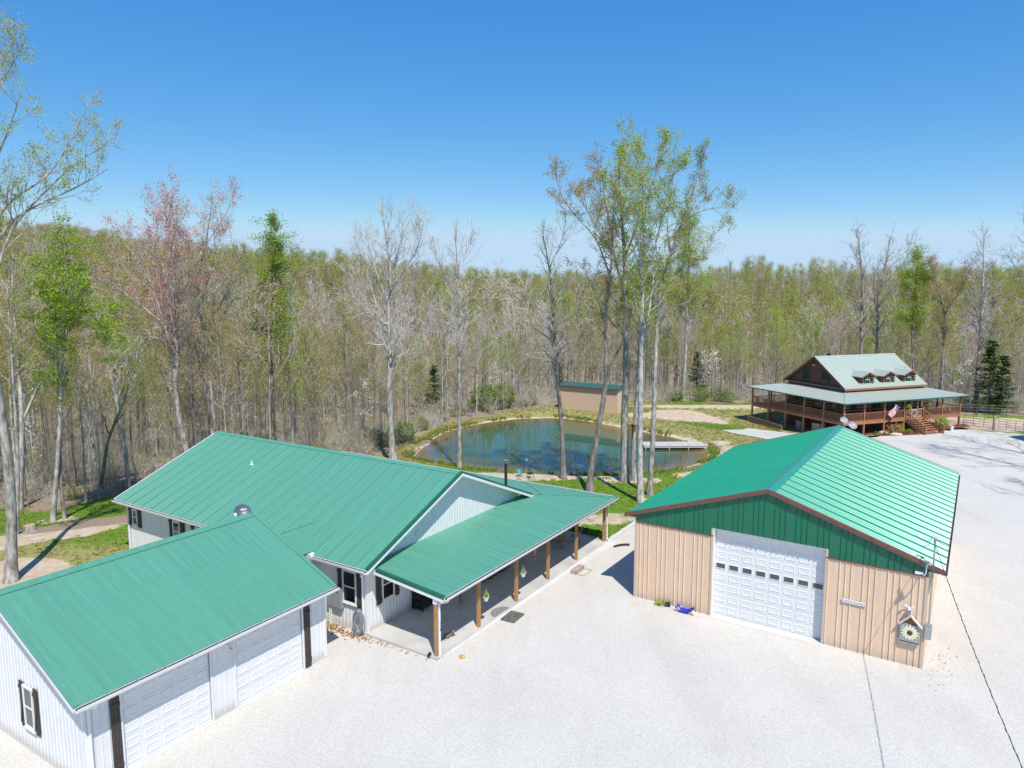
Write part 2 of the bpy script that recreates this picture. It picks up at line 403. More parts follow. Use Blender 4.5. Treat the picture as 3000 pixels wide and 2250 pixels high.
F = np.stack([idx[:-1, :-1], idx[:-1, 1:], idx[1:, 1:], idx[1:, :-1]], -1).reshape(-1, 4)
me.vertices.add(nx * ny); me.vertices.foreach_set('co', np.stack([X, Y, Zg], -1).reshape(-1))
me.loops.add(F.size); me.loops.foreach_set('vertex_index', F.reshape(-1).astype(np.int32))
me.polygons.add(len(F)); me.polygons.foreach_set('loop_start', (np.arange(len(F)) * 4).astype(np.int32))
me.polygons.foreach_set('use_smooth', np.ones(len(F), bool)); me.update(calc_edges=True)
# what covers the ground where: grass freshness, bare soil, leaf litter
Dg = Y - edge_y(X); SDP = poly_sd(X, Y, PONDS)
n1, n2, n3 = fbm(X, Y, 9, 21), fbm(X, Y, 3.5, 31), fbm(X, Y, 22, 41)
litter = sstep(-1.5, 3.0, Dg + (n2 - 0.5) * 6)
bare = np.zeros_like(X)
def blob(cx, cy, rx, ry, rz=0.0, s=1.0):
    c, s_ = math.cos(rz), math.sin(rz); u = (X - cx) * c + (Y - cy) * s_; v = -(X - cx) * s_ + (Y - cy) * c
    q = np.sqrt((u / rx) ** 2 + (v / ry) ** 2) + (n2 - 0.5) * 0.7
    return s * sstep(1.15, 0.75, q)
for a in [(22, 89.5, 6.0, 4.6, -0.4), (17.5, 90, 3.5, 2.5), (20.5, 73, 2.6, 1.7), (22.5, 68, 2.2, 4), (30, 96.8, 14, 1.8), (-27, 37, 3.2, 2.4), (-30.5, 43, 5.0, 1.8, 0.5), (-25, 46.8, 4.2, 1.0, 0.3, .8), (-31.5, 47.5, 1.6, 1.0), (1.0, 58.6, 8.0, 1.2, 0, 0.95), (10.0, 57, 3.0, 1.0), (9.8, 51, 1.0, .8, 0, .7), (54.5, 84, 9, 5.5), (17, 57, 3, 4, .5, .7), (12, 42.5, 2, 5, .6, .35), (24, 61, 3, 5, .6, .6), (6.5, 46.5, 2.6, 1.8, .3, .55), (-34, 41, 4, 3, 0, .9)]:
    bare = np.maximum(bare, blob(*a))
bare = np.maximum(bare, sstep(1.1, 0.2, SDP + (n2 - .5) * 1.2) * 0.95)
bare = np.maximum(bare, 0.8 * sstep(0.62, 0.78, n2) * sstep(8, 30, X) * sstep(60, 75, Y) * 0.6)
# trail of needles and leaves in front of the left woods
lit2 = blob(-27.5, 46.5, 7.0, 1.4, 0.45) * 0.9
litter = np.maximum(litter, lit2)
fresh = np.clip(0.35 + 0.9 * (n1 - 0.45) * 2, 0, 1)
fresh = np.clip(fresh + 0.75 * sstep(64, 56, Y) * sstep(-4, 2, X) + 0.6 * sstep(-23, -28, X) * sstep(45, 50, Y), 0, 1)
fresh = np.where(SDP < 6, np.clip(fresh * sstep(60, 66, Y) * 0.3 + fresh * sstep(66, 60, Y), 0, 1), fresh)
fresh = np.clip(fresh - 0.55 * sstep(46, 40, Y) * sstep(-18, -24, X), 0, 1)
for nm, arr in (('bare', bare), ('litter', litter), ('fresh', fresh)):
    at = me.attributes.new(nm, 'FLOAT', 'POINT'); at.data.foreach_set('value', np.clip(arr, 0, 1).reshape(-1).astype(np.float32))
gm = bpy.data.materials.new('ground_cover'); gm.use_nodes = True; nt = gm.node_tree; L_ = nt.links.new
b = nt.nodes['Principled BSDF']; b.inputs['Roughness'].default_value = 0.95; b.inputs['Specular IOR Level'].default_value = 0.1
tc = nt.nodes.new('ShaderNodeTexCoord')
def noi(s, d=5.0, r=0.65):
    n = nd(nt, 'ShaderNodeTexNoise', Scale=s, Detail=d, Roughness=r); L_(tc.outputs['Object'], n.inputs['Vector']); return n.outputs['Fac']
def attr(nm): a = nt.nodes.new('ShaderNodeAttribute'); a.attribute_name = nm; return a.outputs['Fac']
def mixc(f, a, c):
    m = nt.nodes.new('ShaderNodeMix'); m.data_type = 'RGBA'
    L_(f, m.inputs[0]); L_(a, m.inputs[6]); L_(c, m.inputs[7]); return m.outputs[2]
def sharpen(a, nz, amt=0.5, lo=0.4, hi=0.6):
    m = nd(nt, 'ShaderNodeMath', operation='MULTIPLY_ADD'); L_(nz, m.inputs[0]); m.inputs[1].default_value = amt
    s = nd(nt, 'ShaderNodeMath', operation='SUBTRACT'); L_(a, s.inputs[0]); s.inputs[1].default_value = amt / 2
    L_(s.outputs[0], m.inputs[2])
    r = nd(nt, 'ShaderNodeMapRange', interpolation_type='SMOOTHSTEP'); r.inputs['From Min'].default_value = lo; r.inputs['From Max'].default_value = hi
    L_(m.outputs[0], r.inputs['Value']); return r.outputs[0]
nA, nB, nC = noi(1.6), noi(9.0), noi(30.0)
rp_g = ramp(nt, [(0.3, (0.085, 0.17, 0.015)), (0.7, (0.19, 0.30, 0.04))]); L_(nB, rp_g.inputs[0])
rp_s = ramp(nt, [(0.3, (0.25, 0.245, 0.075)), (0.7, (0.39, 0.35, 0.145))]); L_(nB, rp_s.inputs[0])
rp_b = ramp(nt, [(0.3, (0.46, 0.335, 0.22)), (0.7, (0.64, 0.53, 0.40))]); L_(nA, rp_b.inputs[0])
rp_l = ramp(nt, [(0.3, (0.20, 0.14, 0.09)), (0.72, (0.44, 0.34, 0.24))]); L_(nC, rp_l.inputs[0])
c = mixc(sharpen(attr('fresh'), nA, 0.9, 0.3, 0.7), rp_s.outputs[0], rp_g.outputs[0])
c = mixc(sharpen(attr('bare'), nA, 0.7, 0.35, 0.6), c, rp_b.outputs[0])
c = mixc(sharpen(attr('litter'), nA, 0.6, 0.35, 0.6), c, rp_l.outputs[0])
L_(c, b.inputs['Base Color'])
bp = nd(nt, 'ShaderNodeBump', Strength=0.7, Distance=0.08); L_(nC, bp.inputs['Height']); L_(bp.outputs[0], b.inputs['Normal'])
me.materials.append(gm)
ground = bpy.data.objects.new('ground', me); link(ground); tag(ground, kind='structure')

# ------------------------------------------------------------------ local frames of the buildings
HA = R(147.6038); E1 = Vector((math.cos(HA), math.sin(HA), 0)); E2 = Vector((math.sin(HA), -math.cos(HA), 0)); HO = Vector((-6.484, 30.024, 0))
GA = R(-33.562); GU = Vector((math.cos(GA), math.sin(GA), 0)); GV = Vector((-math.sin(GA), math.cos(GA), 0)); GO = Vector((6.205, 34.144, 0))
LA = R(20.46); LU = Vector((math.cos(LA), math.sin(LA), 0)); LV = Vector((-math.sin(LA), math.cos(LA), 0)); LO = Vector((35.681, 74.761, 0))
H_RZ = math.atan2(E2.y, E2.x)
def HW(x, y, z=0): return HO + E2 * x + E1 * y + Vector((0, 0, z))
def GW(x, y, z=0): return GO + GU * x + GV * y + Vector((0, 0, z))
def LW(x, y, z=0): return LO + LU * x + LV * y + Vector((0, 0, z))

# ------------------------------------------------------------------ gravel
def gravel_material(name, c1, c2, c3):
    m = bpy.data.materials.new(name); m.use_nodes = True; nt = m.node_tree; Lk = nt.links.new
    b = nt.nodes['Principled BSDF']; b.inputs['Roughness'].default_value = 0.95; b.inputs['Specular IOR Level'].default_value = 0.15
    tc = nt.nodes.new('ShaderNodeTexCoord')
    v = nd(nt, 'ShaderNodeTexVoronoi', Scale=26.0); Lk(tc.outputs['Object'], v.inputs['Vector'])
    n = nd(nt, 'ShaderNodeTexNoise', Scale=0.22, Detail=6.0, Roughness=0.65); Lk(tc.outputs['Object'], n.inputs['Vector'])
    nf = nd(nt, 'ShaderNodeTexNoise', Scale=9.0, Detail=4.0, Roughness=0.8); Lk(tc.outputs['Object'], nf.inputs['Vector'])
    sep = nt.nodes.new('ShaderNodeSeparateColor'); Lk(v.outputs['Color'], sep.inputs[0])
    r1 = ramp(nt, [(0.0, c1), (0.55, c2), (1.0, c3)]); Lk(sep.outputs[0], r1.inputs[0])
    mx = nt.nodes.new('ShaderNodeMix'); mx.data_type = 'RGBA'; mx.blend_type = 'MULTIPLY'; mx.inputs[0].default_value = 1.0
    r2 = ramp(nt, [(0.34, (0.93, 0.93, 0.93)), (0.62, (1.0, 1.0, 1.0))]); Lk(n.outputs['Fac'], r2.inputs[0])
    Lk(r1.outputs[0], mx.inputs[6]); Lk(r2.outputs[0], mx.inputs[7])
    mx2 = nt.nodes.new('ShaderNodeMix'); mx2.data_type = 'RGBA'; mx2.blend_type = 'MULTIPLY'; mx2.inputs[0].default_value = 1.0
    r3 = ramp(nt, [(0.34, (0.90, 0.895, 0.89)), (0.58, (1.0, 1.0, 1.0))]); Lk(nf.outputs['Fac'], r3.inputs[0])
    Lk(mx.outputs[2], mx2.inputs[6]); Lk(r3.outputs[0], mx2.inputs[7])
    # tan clay showing through in places
    nt2 = nd(nt, 'ShaderNodeTexNoise', Scale=0.16, Detail=7.0, Roughness=0.7); mp = nt.nodes.new('ShaderNodeMapping'); mp.inputs['Location'].default_value = (13, 5, 0)
    Lk(tc.outputs['Object'], mp.inputs[0]); Lk(mp.outputs[0], nt2.inputs['Vector'])
    rr = ramp(nt, [(0.60, (0, 0, 0)), (0.72, (0.55, 0.55, 0.55))]); Lk(nt2.outputs['Fac'], rr.inputs[0])
    mx3 = nt.nodes.new('ShaderNodeMix'); mx3.data_type = 'RGBA'; mx3.inputs[7].default_value = (0.56, 0.47, 0.36, 1)
    Lk(rr.outputs[0], mx3.inputs[0]); Lk(mx2.outputs[2], mx3.inputs[6])
    # wheel paths: compacted, slightly darker bands along the drive and sweeping across the yard
    mw_ = nt.nodes.new('ShaderNodeMapping'); mw_.inputs['Rotation'].default_value = (0, 0, R(28)); Lk(tc.outputs['Object'], mw_.inputs[0])
    mw_.inputs['Scale'].default_value = (0.55, 0.07, 1); wv = nd(nt, 'ShaderNodeTexNoise', Scale=1.0, Detail=4.0, Roughness=0.55, Distortion=0.6); Lk(mw_.outputs[0], wv.inputs['Vector'])
    rw_ = ramp(nt, [(0.36, (0.94, 0.938, 0.935)), (0.46, (0.985, 0.985, 0.983)), (0.58, (1, 1, 1)), (0.9, (1, 1, 1))]); Lk(wv.outputs['Fac'], rw_.inputs[0])
    mx4 = nt.nodes.new('ShaderNodeMix'); mx4.data_type = 'RGBA'; mx4.blend_type = 'MULTIPLY'; mx4.inputs[0].default_value = 0.8
    Lk(mx3.outputs[2], mx4.inputs[6]); Lk(rw_.outputs[0], mx4.inputs[7])
    Lk(mx4.outputs[2], b.inputs['Base Color'])
    bp = nd(nt, 'ShaderNodeBump', Strength=0.28, Distance=0.02); Lk(v.outputs['Distance'], bp.inputs['Height']); Lk(bp.outputs[0], b.inputs['Normal'])
    return m
M_gravel = gravel_material('limestone_gravel', (0.52, 0.495, 0.445), (0.585, 0.555, 0.50), (0.645, 0.61, 0.55))
def flat_sheet(name, pts, z, m, wob=0.25, step=0.8, drape=None, seed=1):
    rng = random.Random(seed); P = []
    for i in range(len(pts)):
        a, b_ = np.array(pts[i][:2]), np.array(pts[(i + 1) % len(pts)][:2]); L = np.linalg.norm(b_ - a); k = max(1, int(L / step)) if L < 60 else 1
        for j in range(k):
            p = a + (b_ - a) * j / k
            P.append((p[0] + rng.uniform(-wob, wob), p[1] + rng.uniform(-wob, wob)))
    bm = bmesh.new(); vs = [bm.verts.new((x, y, z)) for x, y in P]; f = bm.faces.new(vs)
    bmesh.ops.triangulate(bm, faces=[f])
    if drape:
        for _ in range(3):
            bmesh.ops.subdivide_edges(bm, edges=[e for e in bm.edges if e.calc_length() > 1.6], cuts=1, use_grid_fill=False); bmesh.ops.triangulate(bm, faces=bm.faces)
        vx = np.array([v.co.x for v in bm.verts]); vy = np.array([v.co.y for v in bm.verts]); zz = ground_z(vx, vy) + drape
        for v, h in zip(bm.verts, zz): v.co.z = h
    bmesh.ops.recalc_face_normals(bm, faces=bm.faces)
    me = bpy.data.meshes.new(name); bm.to_mesh(me); bm.free(); me.materials.append(m)
    if me.polygons and me.polygons[0].normal.z < 0: me.flip_normals()
    o = bpy.data.objects.new(name, me); link(o); return o
gp = [(-90, -60), (110, -60), (110, 58), (80, 66.5), (62, 72.5), (51, 78.6), (46, 77.2), (44.2, 76.0), (40.5, 75.2), (37.5, 73.6), (33, 69), (27, 62), (20.5, 54.5)]
gp += [tuple(GW(-0.8, 18.2)[:2]), tuple(GW(-4.85, 18.2)[:2]), tuple(GW(-4.85, 6.8)[:2]), tuple(HW(17.0, -3.85)[:2]), tuple(HW(1.0, -0.5)[:2]), tuple(HW(-1, 3)[:2]), tuple(HW(-6, 5)[:2]), tuple(HW(-11.5, 9.0)[:2]), (-26, 29.5), (-40, 26), (-90, 20)]
g = flat_sheet('gravel_yard', gp, 0.014, M_gravel, wob=0.18); tag(g, kind='structure')
# flat ground under the yard sits just below the gravel sheet
gpath = [(24.2, 80.0), (28.6, 83.6), (30.6, 82.0), (32.4, 79.6), (34.5, 77.2), (33.0, 73.5), (30.2, 71.8), (28.6, 73.2), (26.8, 75.6), (25.0, 77.8)]
g2 = flat_sheet('gravel_path', gpath, 0.0, M_gravel, wob=0.12, drape=0.035, seed=4); tag(g2, kind='structure')
M_mulch = mat('red_mulch', (0.23, 0.06, 0.04), 0.95, col2=(0.13, 0.035, 0.028), vscale=8, bump=0.6, bscale=40)
bed = flat_sheet('mulch_bed', [tuple(LW(x, y)[:2]) for x, y in [(3.6, -1.1), (5.5, -1.9), (8.6, -2.2), (8.8, -0.2), (3.2, 0.2)]], 0.05, M_mulch, wob=0.1, seed=5); tag(bed, kind='structure')
bed = flat_sheet('mulch_bed', [tuple(LW(x, y)[:2]) for x, y in [(12.2, -1.4), (15.0, -1.1), (18.2, -1.0), (18.8, 0.6), (12.2, 0.4)]], 0.05, M_mulch, wob=0.1, seed=6); tag(bed, kind='structure')

# ------------------------------------------------------------------ pond
wm = bpy.data.materials.new('pond_water'); wm.use_nodes = True; nt = wm.node_tree; b = nt.nodes['Principled BSDF']
b.inputs['Roughness'].default_value = 0.02; b.inputs['IOR'].default_value = 1.33; b.inputs['Specular IOR Level'].default_value = 0.55
tc = nt.nodes.new('ShaderNodeTexCoord')
at = nt.nodes.new('ShaderNodeAttribute'); at.attribute_name = 'depth'
rp = ramp(nt, [(0.0, (0.20, 0.125, 0.035)), (0.25, (0.085, 0.085, 0.022)), (0.6, (0.045, 0.105, 0.055)), (1.0, (0.035, 0.11, 0.075))]); nt.links.new(at.outputs['Fac'], rp.inputs[0]); nt.links.new(rp.outputs[0], b.inputs['Base Color'])
n = nd(nt, 'ShaderNodeTexNoise', Scale=1.1, Detail=4.0); mp = nt.nodes.new('ShaderNodeMapping'); mp.inputs['Scale'].default_value = (1.0, 2.2, 1); nt.links.new(tc.outputs['Object'], mp.inputs[0]); nt.links.new(mp.outputs[0], n.inputs['Vector'])
bp = nd(nt, 'ShaderNodeBump', Strength=0.035, Distance=0.02); nt.links.new(n.outputs['Fac'], bp.inputs['Height']); nt.links.new(bp.outputs[0], b.inputs['Normal'])
xs = np.arange(-13, 24, 0.7); ys = np.arange(58, 94, 0.7); PX, PY = np.meshgrid(xs, ys); sdw = poly_sd(PX, PY, PONDS)
keep = sdw < 1.0; ids = -np.ones(PX.shape, int); ids[keep] = np.arange(keep.sum()); V = np.stack([PX[keep], PY[keep], np.full(keep.sum(), WATER_Z)], -1)
Fp = [(ids[i, j], ids[i, j + 1], ids[i + 1, j + 1], ids[i + 1, j]) for i in range(len(ys) - 1) for j in range(len(xs) - 1) if keep[i, j] and keep[i, j + 1] and keep[i + 1, j + 1] and keep[i + 1, j]]
pm = mesh_from('pond', V, Fp, wm); a_ = pm.attributes.new('depth', 'FLOAT', 'POINT')
dep = -sdw[keep] / 8.0; a_.data.foreach_set('value', np.clip(dep, 0, 1).astype(np.float32))
pond = bpy.data.objects.new('pond', pm); link(pond); tag(pond, kind='structure')

# ------------------------------------------------------------------ trees
M_bark_l = mat('pale_grey_bark', (0.55, 0.51, 0.46), 0.95, col2=(0.19, 0.17, 0.15), vscale=3.0, stretch=(1.6, 1.6, 0.5), bump=0.5, bscale=9, rand=0.22, spec=0.1, noise_detail=7)
M_bark_d = mat('dark_bark', (0.34, 0.30, 0.26), 0.95, col2=(0.13, 0.11, 0.09), vscale=2.6, stretch=(1.6, 1.6, 0.45), bump=0.5, bscale=9, rand=0.25, spec=0.1, noise_detail=7)
M_twig = mat('grey_twigs', (0.56, 0.51, 0.465), 0.95, rand=0.2, spec=0.1)
M_twig_d = mat('brown_twigs', (0.43, 0.355, 0.30), 0.95, rand=0.2, spec=0.1)
LEAF = {
    'green': leaf_mat('fresh_green_leaves', (0.20, 0.32, 0.025), (0.42, 0.52, 0.07)),
    'lime': leaf_mat('lime_leaves', (0.26, 0.36, 0.03), (0.48, 0.55, 0.08)),
    'olive': leaf_mat('olive_leaves', (0.25, 0.27, 0.04), (0.46, 0.43, 0.10)),
    'tan': leaf_mat('tan_catkins', (0.34, 0.22, 0.07), (0.52, 0.38, 0.13)),
    'pink': leaf_mat('pink_buds', (0.52, 0.21, 0.17), (0.68, 0.36, 0.29)),
    'pale': leaf_mat('pale_buds', (0.28, 0.33, 0.10), (0.46, 0.46, 0.18)),
    'dark': leaf_mat('evergreen_needles', (0.018, 0.055, 0.012), (0.06, 0.12, 0.025), 0.2),
    'laurel': leaf_mat('laurel_leaves', (0.09, 0.17, 0.02), (0.25, 0.34, 0.05), 0.3),
    'white': leaf_mat('dogwood_petals', (0.72, 0.72, 0.66), (0.88, 0.88, 0.84), 0.3),
    'blade': leaf_mat('grass_blades', (0.11, 0.22, 0.02), (0.27, 0.36, 0.06), 0.3),
    'straw': leaf_mat('dry_blades', (0.24, 0.20, 0.08), (0.40, 0.33, 0.15), 0.3),
}
class Tree:
    def __init__(s, seed):
        s.r = np.random.default_rng(seed); s.W = ([], [], 0); s.wv = []; s.wf = []; s.tv = []; s.tf = []; s.lv = []; s.lf = []
        s.nw = 0; s.nt = 0; s.nl = 0; s.tips = []
    def tube(s, P, rad, n, fine):
        P = np.asarray(P, float); m = len(P)
        D = np.gradient(P, axis=0); D /= np.linalg.norm(D, axis=1)[:, None] + 1e-9
        ref = np.array([0.31, 0.22, 0.92]) if abs(D[0][2]) < 0.75 else np.array([0.93, 0.31, 0.1])
        A = np.cross(D, ref); A /= np.linalg.norm(A, axis=1)[:, None] + 1e-9; B = np.cross(D, A)
        ang = np.arange(n) * 2 * np.pi / n
        V = P[:, None, :] + (A[:, None, :] * np.cos(ang)[None, :, None] + B[:, None, :] * np.sin(ang)[None, :, None]) * np.asarray(rad)[:, None, None]
        base = s.nt if fine else s.nw
        i = np.arange(m - 1)[:, None] * n; k = np.arange(n)[None, :]; k2 = (k + 1) % n
        Fq = np.stack([i + k, i + k2, i + n + k2, i + n + k], -1).reshape(-1, 4) + base
        if fine: s.tv.append(V.reshape(-1, 3)); s.tf.append(Fq); s.nt += m * n
        else: s.wv.append(V.reshape(-1, 3)); s.wf.append(Fq); s.nw += m * n
    def branch(s, p, d, L, r, lvl, maxl, cfg):
        rng = s.r; n = [7, 5, 4, 3, 3][min(lvl, 4)]
        P = [np.array(p)]; d = np.array(d, float); wig = cfg.get('wig', 0.22); tro = cfg.get('trop', 0.12)
        for i in range(n):
            d = d + rng.normal(0, wig, 3) * (0.6 if lvl < 2 else 1.0); d[2] += tro; d /= np.linalg.norm(d)
            P.append(P[-1] + d * L / n)
        P = np.array(P); tip = 0.3 if lvl < maxl else 0.35
        rad = r * (1 - (1 - tip) * np.linspace(0, 1, n + 1))
        rad = np.maximum(rad, cfg.get('rmin', 0.009))
        s.tube(P, rad, [6, 5, 4, 3, 3][min(lvl, 4)], lvl >= 2)
        if lvl >= maxl:
            s.tips.append((P[-1], d)); s.tips.append((P[n // 2], d)); return
        k = cfg['kids'][min(lvl, len(cfg['kids']) - 1)]; k = max(1, int(round(k * rng.uniform(0.75, 1.25))))
        for j in range(k):
            t = (j + rng.uniform(0.3, 1.0)) / k * (0.8 if lvl else 0.8) + 0.2; t = min(t, 1.0)
            f = t * n; i0 = min(int(f), n - 1); q = P[i0] + (P[i0 + 1] - P[i0]) * (f - i0)
            dd = P[i0 + 1] - P[i0]; dd /= np.linalg.norm(dd)
            a = rng.normal(0, 1, 3); a -= dd * (a @ dd); a /= np.linalg.norm(a) + 1e-9
            th = rng.uniform(0.45, 0.95) if t < 0.95 else rng.uniform(0.15, 0.5)
            nd_ = dd * math.cos(th) + a * math.sin(th)
            s.branch(q, nd_, L * rng.uniform(0.42, 0.68) * (1.15 - 0.45 * t), r * (1 - (1 - tip) * t) * rng.uniform(0.5, 0.72), lvl + 1, maxl, cfg)
    def leaves(s, per, size, spread, droop=0.0, prob=1.0, zmin=None):
        rng = s.r
        if not s.tips or per <= 0: return
        T = np.array([t[0] for t in s.tips]); keep = rng.random(len(T)) < prob
        if zmin is not None: keep &= T[:, 2] > zmin
        T = T[keep]
        if per < 1: T = T[rng.random(len(T)) < per]; per = 1
        C = np.repeat(T, int(per), 0); C = C + rng.normal(0, spread, C.shape)
        s.quads(C, size)
    def quads(s, C, size, up=0.3):
        rng = s.r; m = len(C)
        if m == 0: return
        N = rng.normal(0, 1, (m, 3)); N[:, 2] = np.abs(N[:, 2]) + up; N /= np.linalg.norm(N, axis=1)[:, None]
        A = np.cross(N, rng.normal(0, 1, (m, 3))); A /= np.linalg.norm(A, axis=1)[:, None] + 1e-9; B = np.cross(N, A)
        sz = size * rng.uniform(0.6, 1.3, (m, 1))
        V = np.stack([C - A * sz, C + B * sz * 0.55 + A * sz * 0.1, C + A * sz, C - B * sz * 0.55 + A * sz * 0.1], 1)
        Fq = np.arange(m * 4).reshape(m, 4) + s.nl; s.lv.append(V.reshape(-1, 3)); s.lf.append(Fq); s.nl += m * 4
    def meshes(s, name, bark, twig, leaf):
        me1 = bpy.data.meshes.new(name + '_trunk'); fill(me1, s.wv, s.wf, bark, True)
        me2 = bpy.data.meshes.new(name + '_crown')
        tv = np.concatenate(s.tv) if s.tv else np.zeros((0, 3)); tf = np.concatenate(s.tf) if s.tf else np.zeros((0, 4), int)
        lv = np.concatenate(s.lv) if s.lv else np.zeros((0, 3)); lf = (np.concatenate(s.lf) if s.lf else np.zeros((0, 4), int)) + len(tv)
        fill(me2, [np.concatenate([tv, lv])], [np.concatenate([tf, lf])], None, False)
        me2.materials.append(twig); me2.materials.append(leaf if leaf else twig)
        mi = np.zeros(len(tf) + len(lf), np.int32); mi[len(tf):] = 1; me2.polygons.foreach_set('material_index', mi)
        return me1, me2
    def merged(s, name, bark, twig, leaf):
        me = bpy.data.meshes.new(name)
        vs = []; fs = []; mi = []; off = 0
        for k, (v, f) in enumerate(((s.wv, s.wf), (s.tv, s.tf), (s.lv, s.lf))):
            if not v: continue
            v = np.concatenate(v); f = np.concatenate(f) + off; off += len(v); vs.append(v); fs.append(f); mi += [k] * len(f)
        fill(me, vs, fs, None, False)
        for m in (bark, twig, leaf or twig): me.materials.append(m)
        me.polygons.foreach_set('material_index', np.array(mi, np.int32)); return me
def fill(me, vs, fs, m, smooth):
    v = np.concatenate(vs) if vs else np.zeros((0, 3)); f = np.concatenate(fs) if fs else np.zeros((0, 4), int)
    me.vertices.add(len(v)); me.vertices.foreach_set('co', v.astype(np.float32).reshape(-1))
    me.loops.add(f.size); me.loops.foreach_set('vertex_index', f.reshape(-1).astype(np.int32))
    me.polygons.add(len(f)); me.polygons.foreach_set('loop_start', (np.arange(len(f)) * 4).astype(np.int32))
    if smooth: me.polygons.foreach_set('use_smooth', np.ones(len(f), bool))
    me.update(calc_edges=True)
    if m: me.materials.append(m)
def trunk_path(rng, H, lean=(0, 0), wig=0.05, n=12):
    t = np.linspace(0, 1, n); P = np.zeros((n, 3)); P[:, 2] = t * H
    ph = rng.uniform(0, 6.28, 4)
    P[:, 0] = lean[0] * t + wig * H * 0.25 * (np.sin(t * 5 + ph[0]) - math.sin(ph[0])) * t; P[:, 1] = lean[1] * t + wig * H * 0.25 * (np.sin(t * 4 + ph[1]) - math.sin(ph[1])) * t
    return P
def std_tree(seed, H, r, cb=0.45, limbs=11, limb_len=0.32, kids=(5, 4, 3), maxl=3, lean=(0, 0), spread=0.75, leaf=None, path=None, cfg=None, sides=8):
    """deciduous tree: tapered trunk, limbs, branches, twigs. cb = height fraction where the crown starts"""
    T = Tree(seed); rng = T.r
    P = path if path is not None else trunk_path(rng, H, lean)
    n = len(P); t = np.linspace(0, 1, n)
    rad = r * (1 - 0.86 * t ** 0.9); rad[0] *= 1.35; rad = np.maximum(rad, 0.02)
    T.tube(P, rad, sides, False)
    c = dict(kids=kids, wig=0.2, trop=0.10, rmin=0.010)
    if cfg: c.update(cfg)
    for j in range(limbs):
        f = cb + (1 - cb) * ((j + rng.uniform(0, 1)) / limbs) ** 0.9; f = min(f, 0.985)
        q = np.array([np.interp(f, t, P[:, k]) for k in range(3)]); rr = np.interp(f, t, rad)
        az = j * 2.4 + rng.uniform(-0.6, 0.6); el = rng.uniform(0.35, 0.8) + 0.5 * (f - cb) / (1 - cb)
        g = (f - cb) / (1 - cb)
        L = H * limb_len * (1.0 - 0.62 * g) * rng.uniform(0.7, 1.2)
        d = np.array([math.cos(az) * math.cos(el) * spread / 0.75, math.sin(az) * math.cos(el) * spread / 0.75, math.sin(el)]); d /= np.linalg.norm(d)
        T.branch(q, d, L, rr * rng.uniform(0.42, 0.65), 1, maxl, c)
    # leader
    T.branch(P[-1], (P[-1] - P[-2]) / np.linalg.norm(P[-1] - P[-2]), H * 0.12, rad[-1] * 0.8, 1, maxl, c)
    return T
def conifer(seed, H, r, dens=1.0):
    T = Tree(seed); rng = T.r; P = trunk_path(rng, H, wig=0.01, n=8); T.tube(P, r * np.linspace(1, 0.08, 8), 7, False)
    z = H * 0.12
    while z < H * 0.97:
        f = (z / H); L = H * 0.26 * (1 - f) ** 0.8 + 0.3
        for k in range(int(5 * dens)):
            az = rng.uniform(0, 6.28); d = np.array([math.cos(az), math.sin(az), rng.uniform(-0.15, 0.25)])
            q = np.array([np.interp(z, P[:, 2], P[:, 0]), np.interp(z, P[:, 2], P[:, 1]), z])
            LL = L * rng.uniform(0.6, 1.1); pts = np.array([q, q + d * LL * 0.5, q + d * LL + np.array([0, 0, -0.08 * LL])]); T.tube(pts, [0.03, 0.02, 0.008], 3, True)
            m = int(26 * dens); tt = rng.uniform(0.15, 1.05, m); C = q + d * LL * tt[:, None] + rng.normal(0, 0.16, (m, 3)) * (1.3 - 0.6 * tt[:, None]) * np.array([1, 1, 0.5])
            T.quads(C, 0.13, up=0.9)
        z += H * rng.uniform(0.028, 0.05)
    return T
def shrub(seed, H, W, leaf_n=500, size=0.1):
    T = Tree(seed); rng = T.r
    for k in range(7):
        az = rng.uniform(0, 6.28); d = np.array([math.cos(az) * 0.5, math.sin(az) * 0.5, 1.0]); d /= np.linalg.norm(d)
        T.branch(np.array([rng.normal(0, W * 0.08), rng.normal(0, W * 0.08), 0.0]), d, H * 0.7, 0.03, 2, 3, dict(kids=(3, 3, 3), wig=0.25, trop=0.05, rmin=0.006))
    m = leaf_n; u = rng.normal(0, 1, (m, 3)); u /= np.linalg.norm(u, axis=1)[:, None]; rr = rng.uniform(0.35, 1.0, (m, 1)) ** 0.5
    lump = 1 + 0.25 * np.sin(u[:, :1] * 5 + seed) * np.cos(u[:, 1:2] * 4 + seed * 2)
    C = u * rr * lump * np.array([W / 2, W / 2, H / 2]) + np.array([0, 0, H * 0.52]); T.quads(C, size, up=0.6); return T

KINDS = []   # (name, bark, twig, leaf, trunk mesh, crown mesh, merged mesh)
def reg(name, T, bark, twig, leaf):
    a, b_ = T.meshes(name, bark, twig, leaf); mg = T.merged(name + '_whole', bark, twig, leaf)
    KINDS.append(dict(name=name, trunk=a, crown=b_, whole=mg)); return len(KINDS) - 1
BARE, BUDS, OLIVE, TANS, GREENS, PINK, CONI, SAPL, DOGW, LAUR, PALE = [], [], [], [], [], [], [], [], [], [], []
for s_ in (11, 12, 13, 14):
    T = std_tree(s_, 15 + (s_ % 3) * 1.2, 0.15 + 0.025 * (s_ % 2), cb=0.36 + 0.06 * (s_ % 3), limbs=13, limb_len=0.33, kids=(5, 4, 4), maxl=3, cfg=dict(rmin=0.012)); BARE.append(reg('bare_tree', T, M_bark_l if s_ % 2 else M_bark_d, M_twig if s_ % 4 else M_twig_d, None))
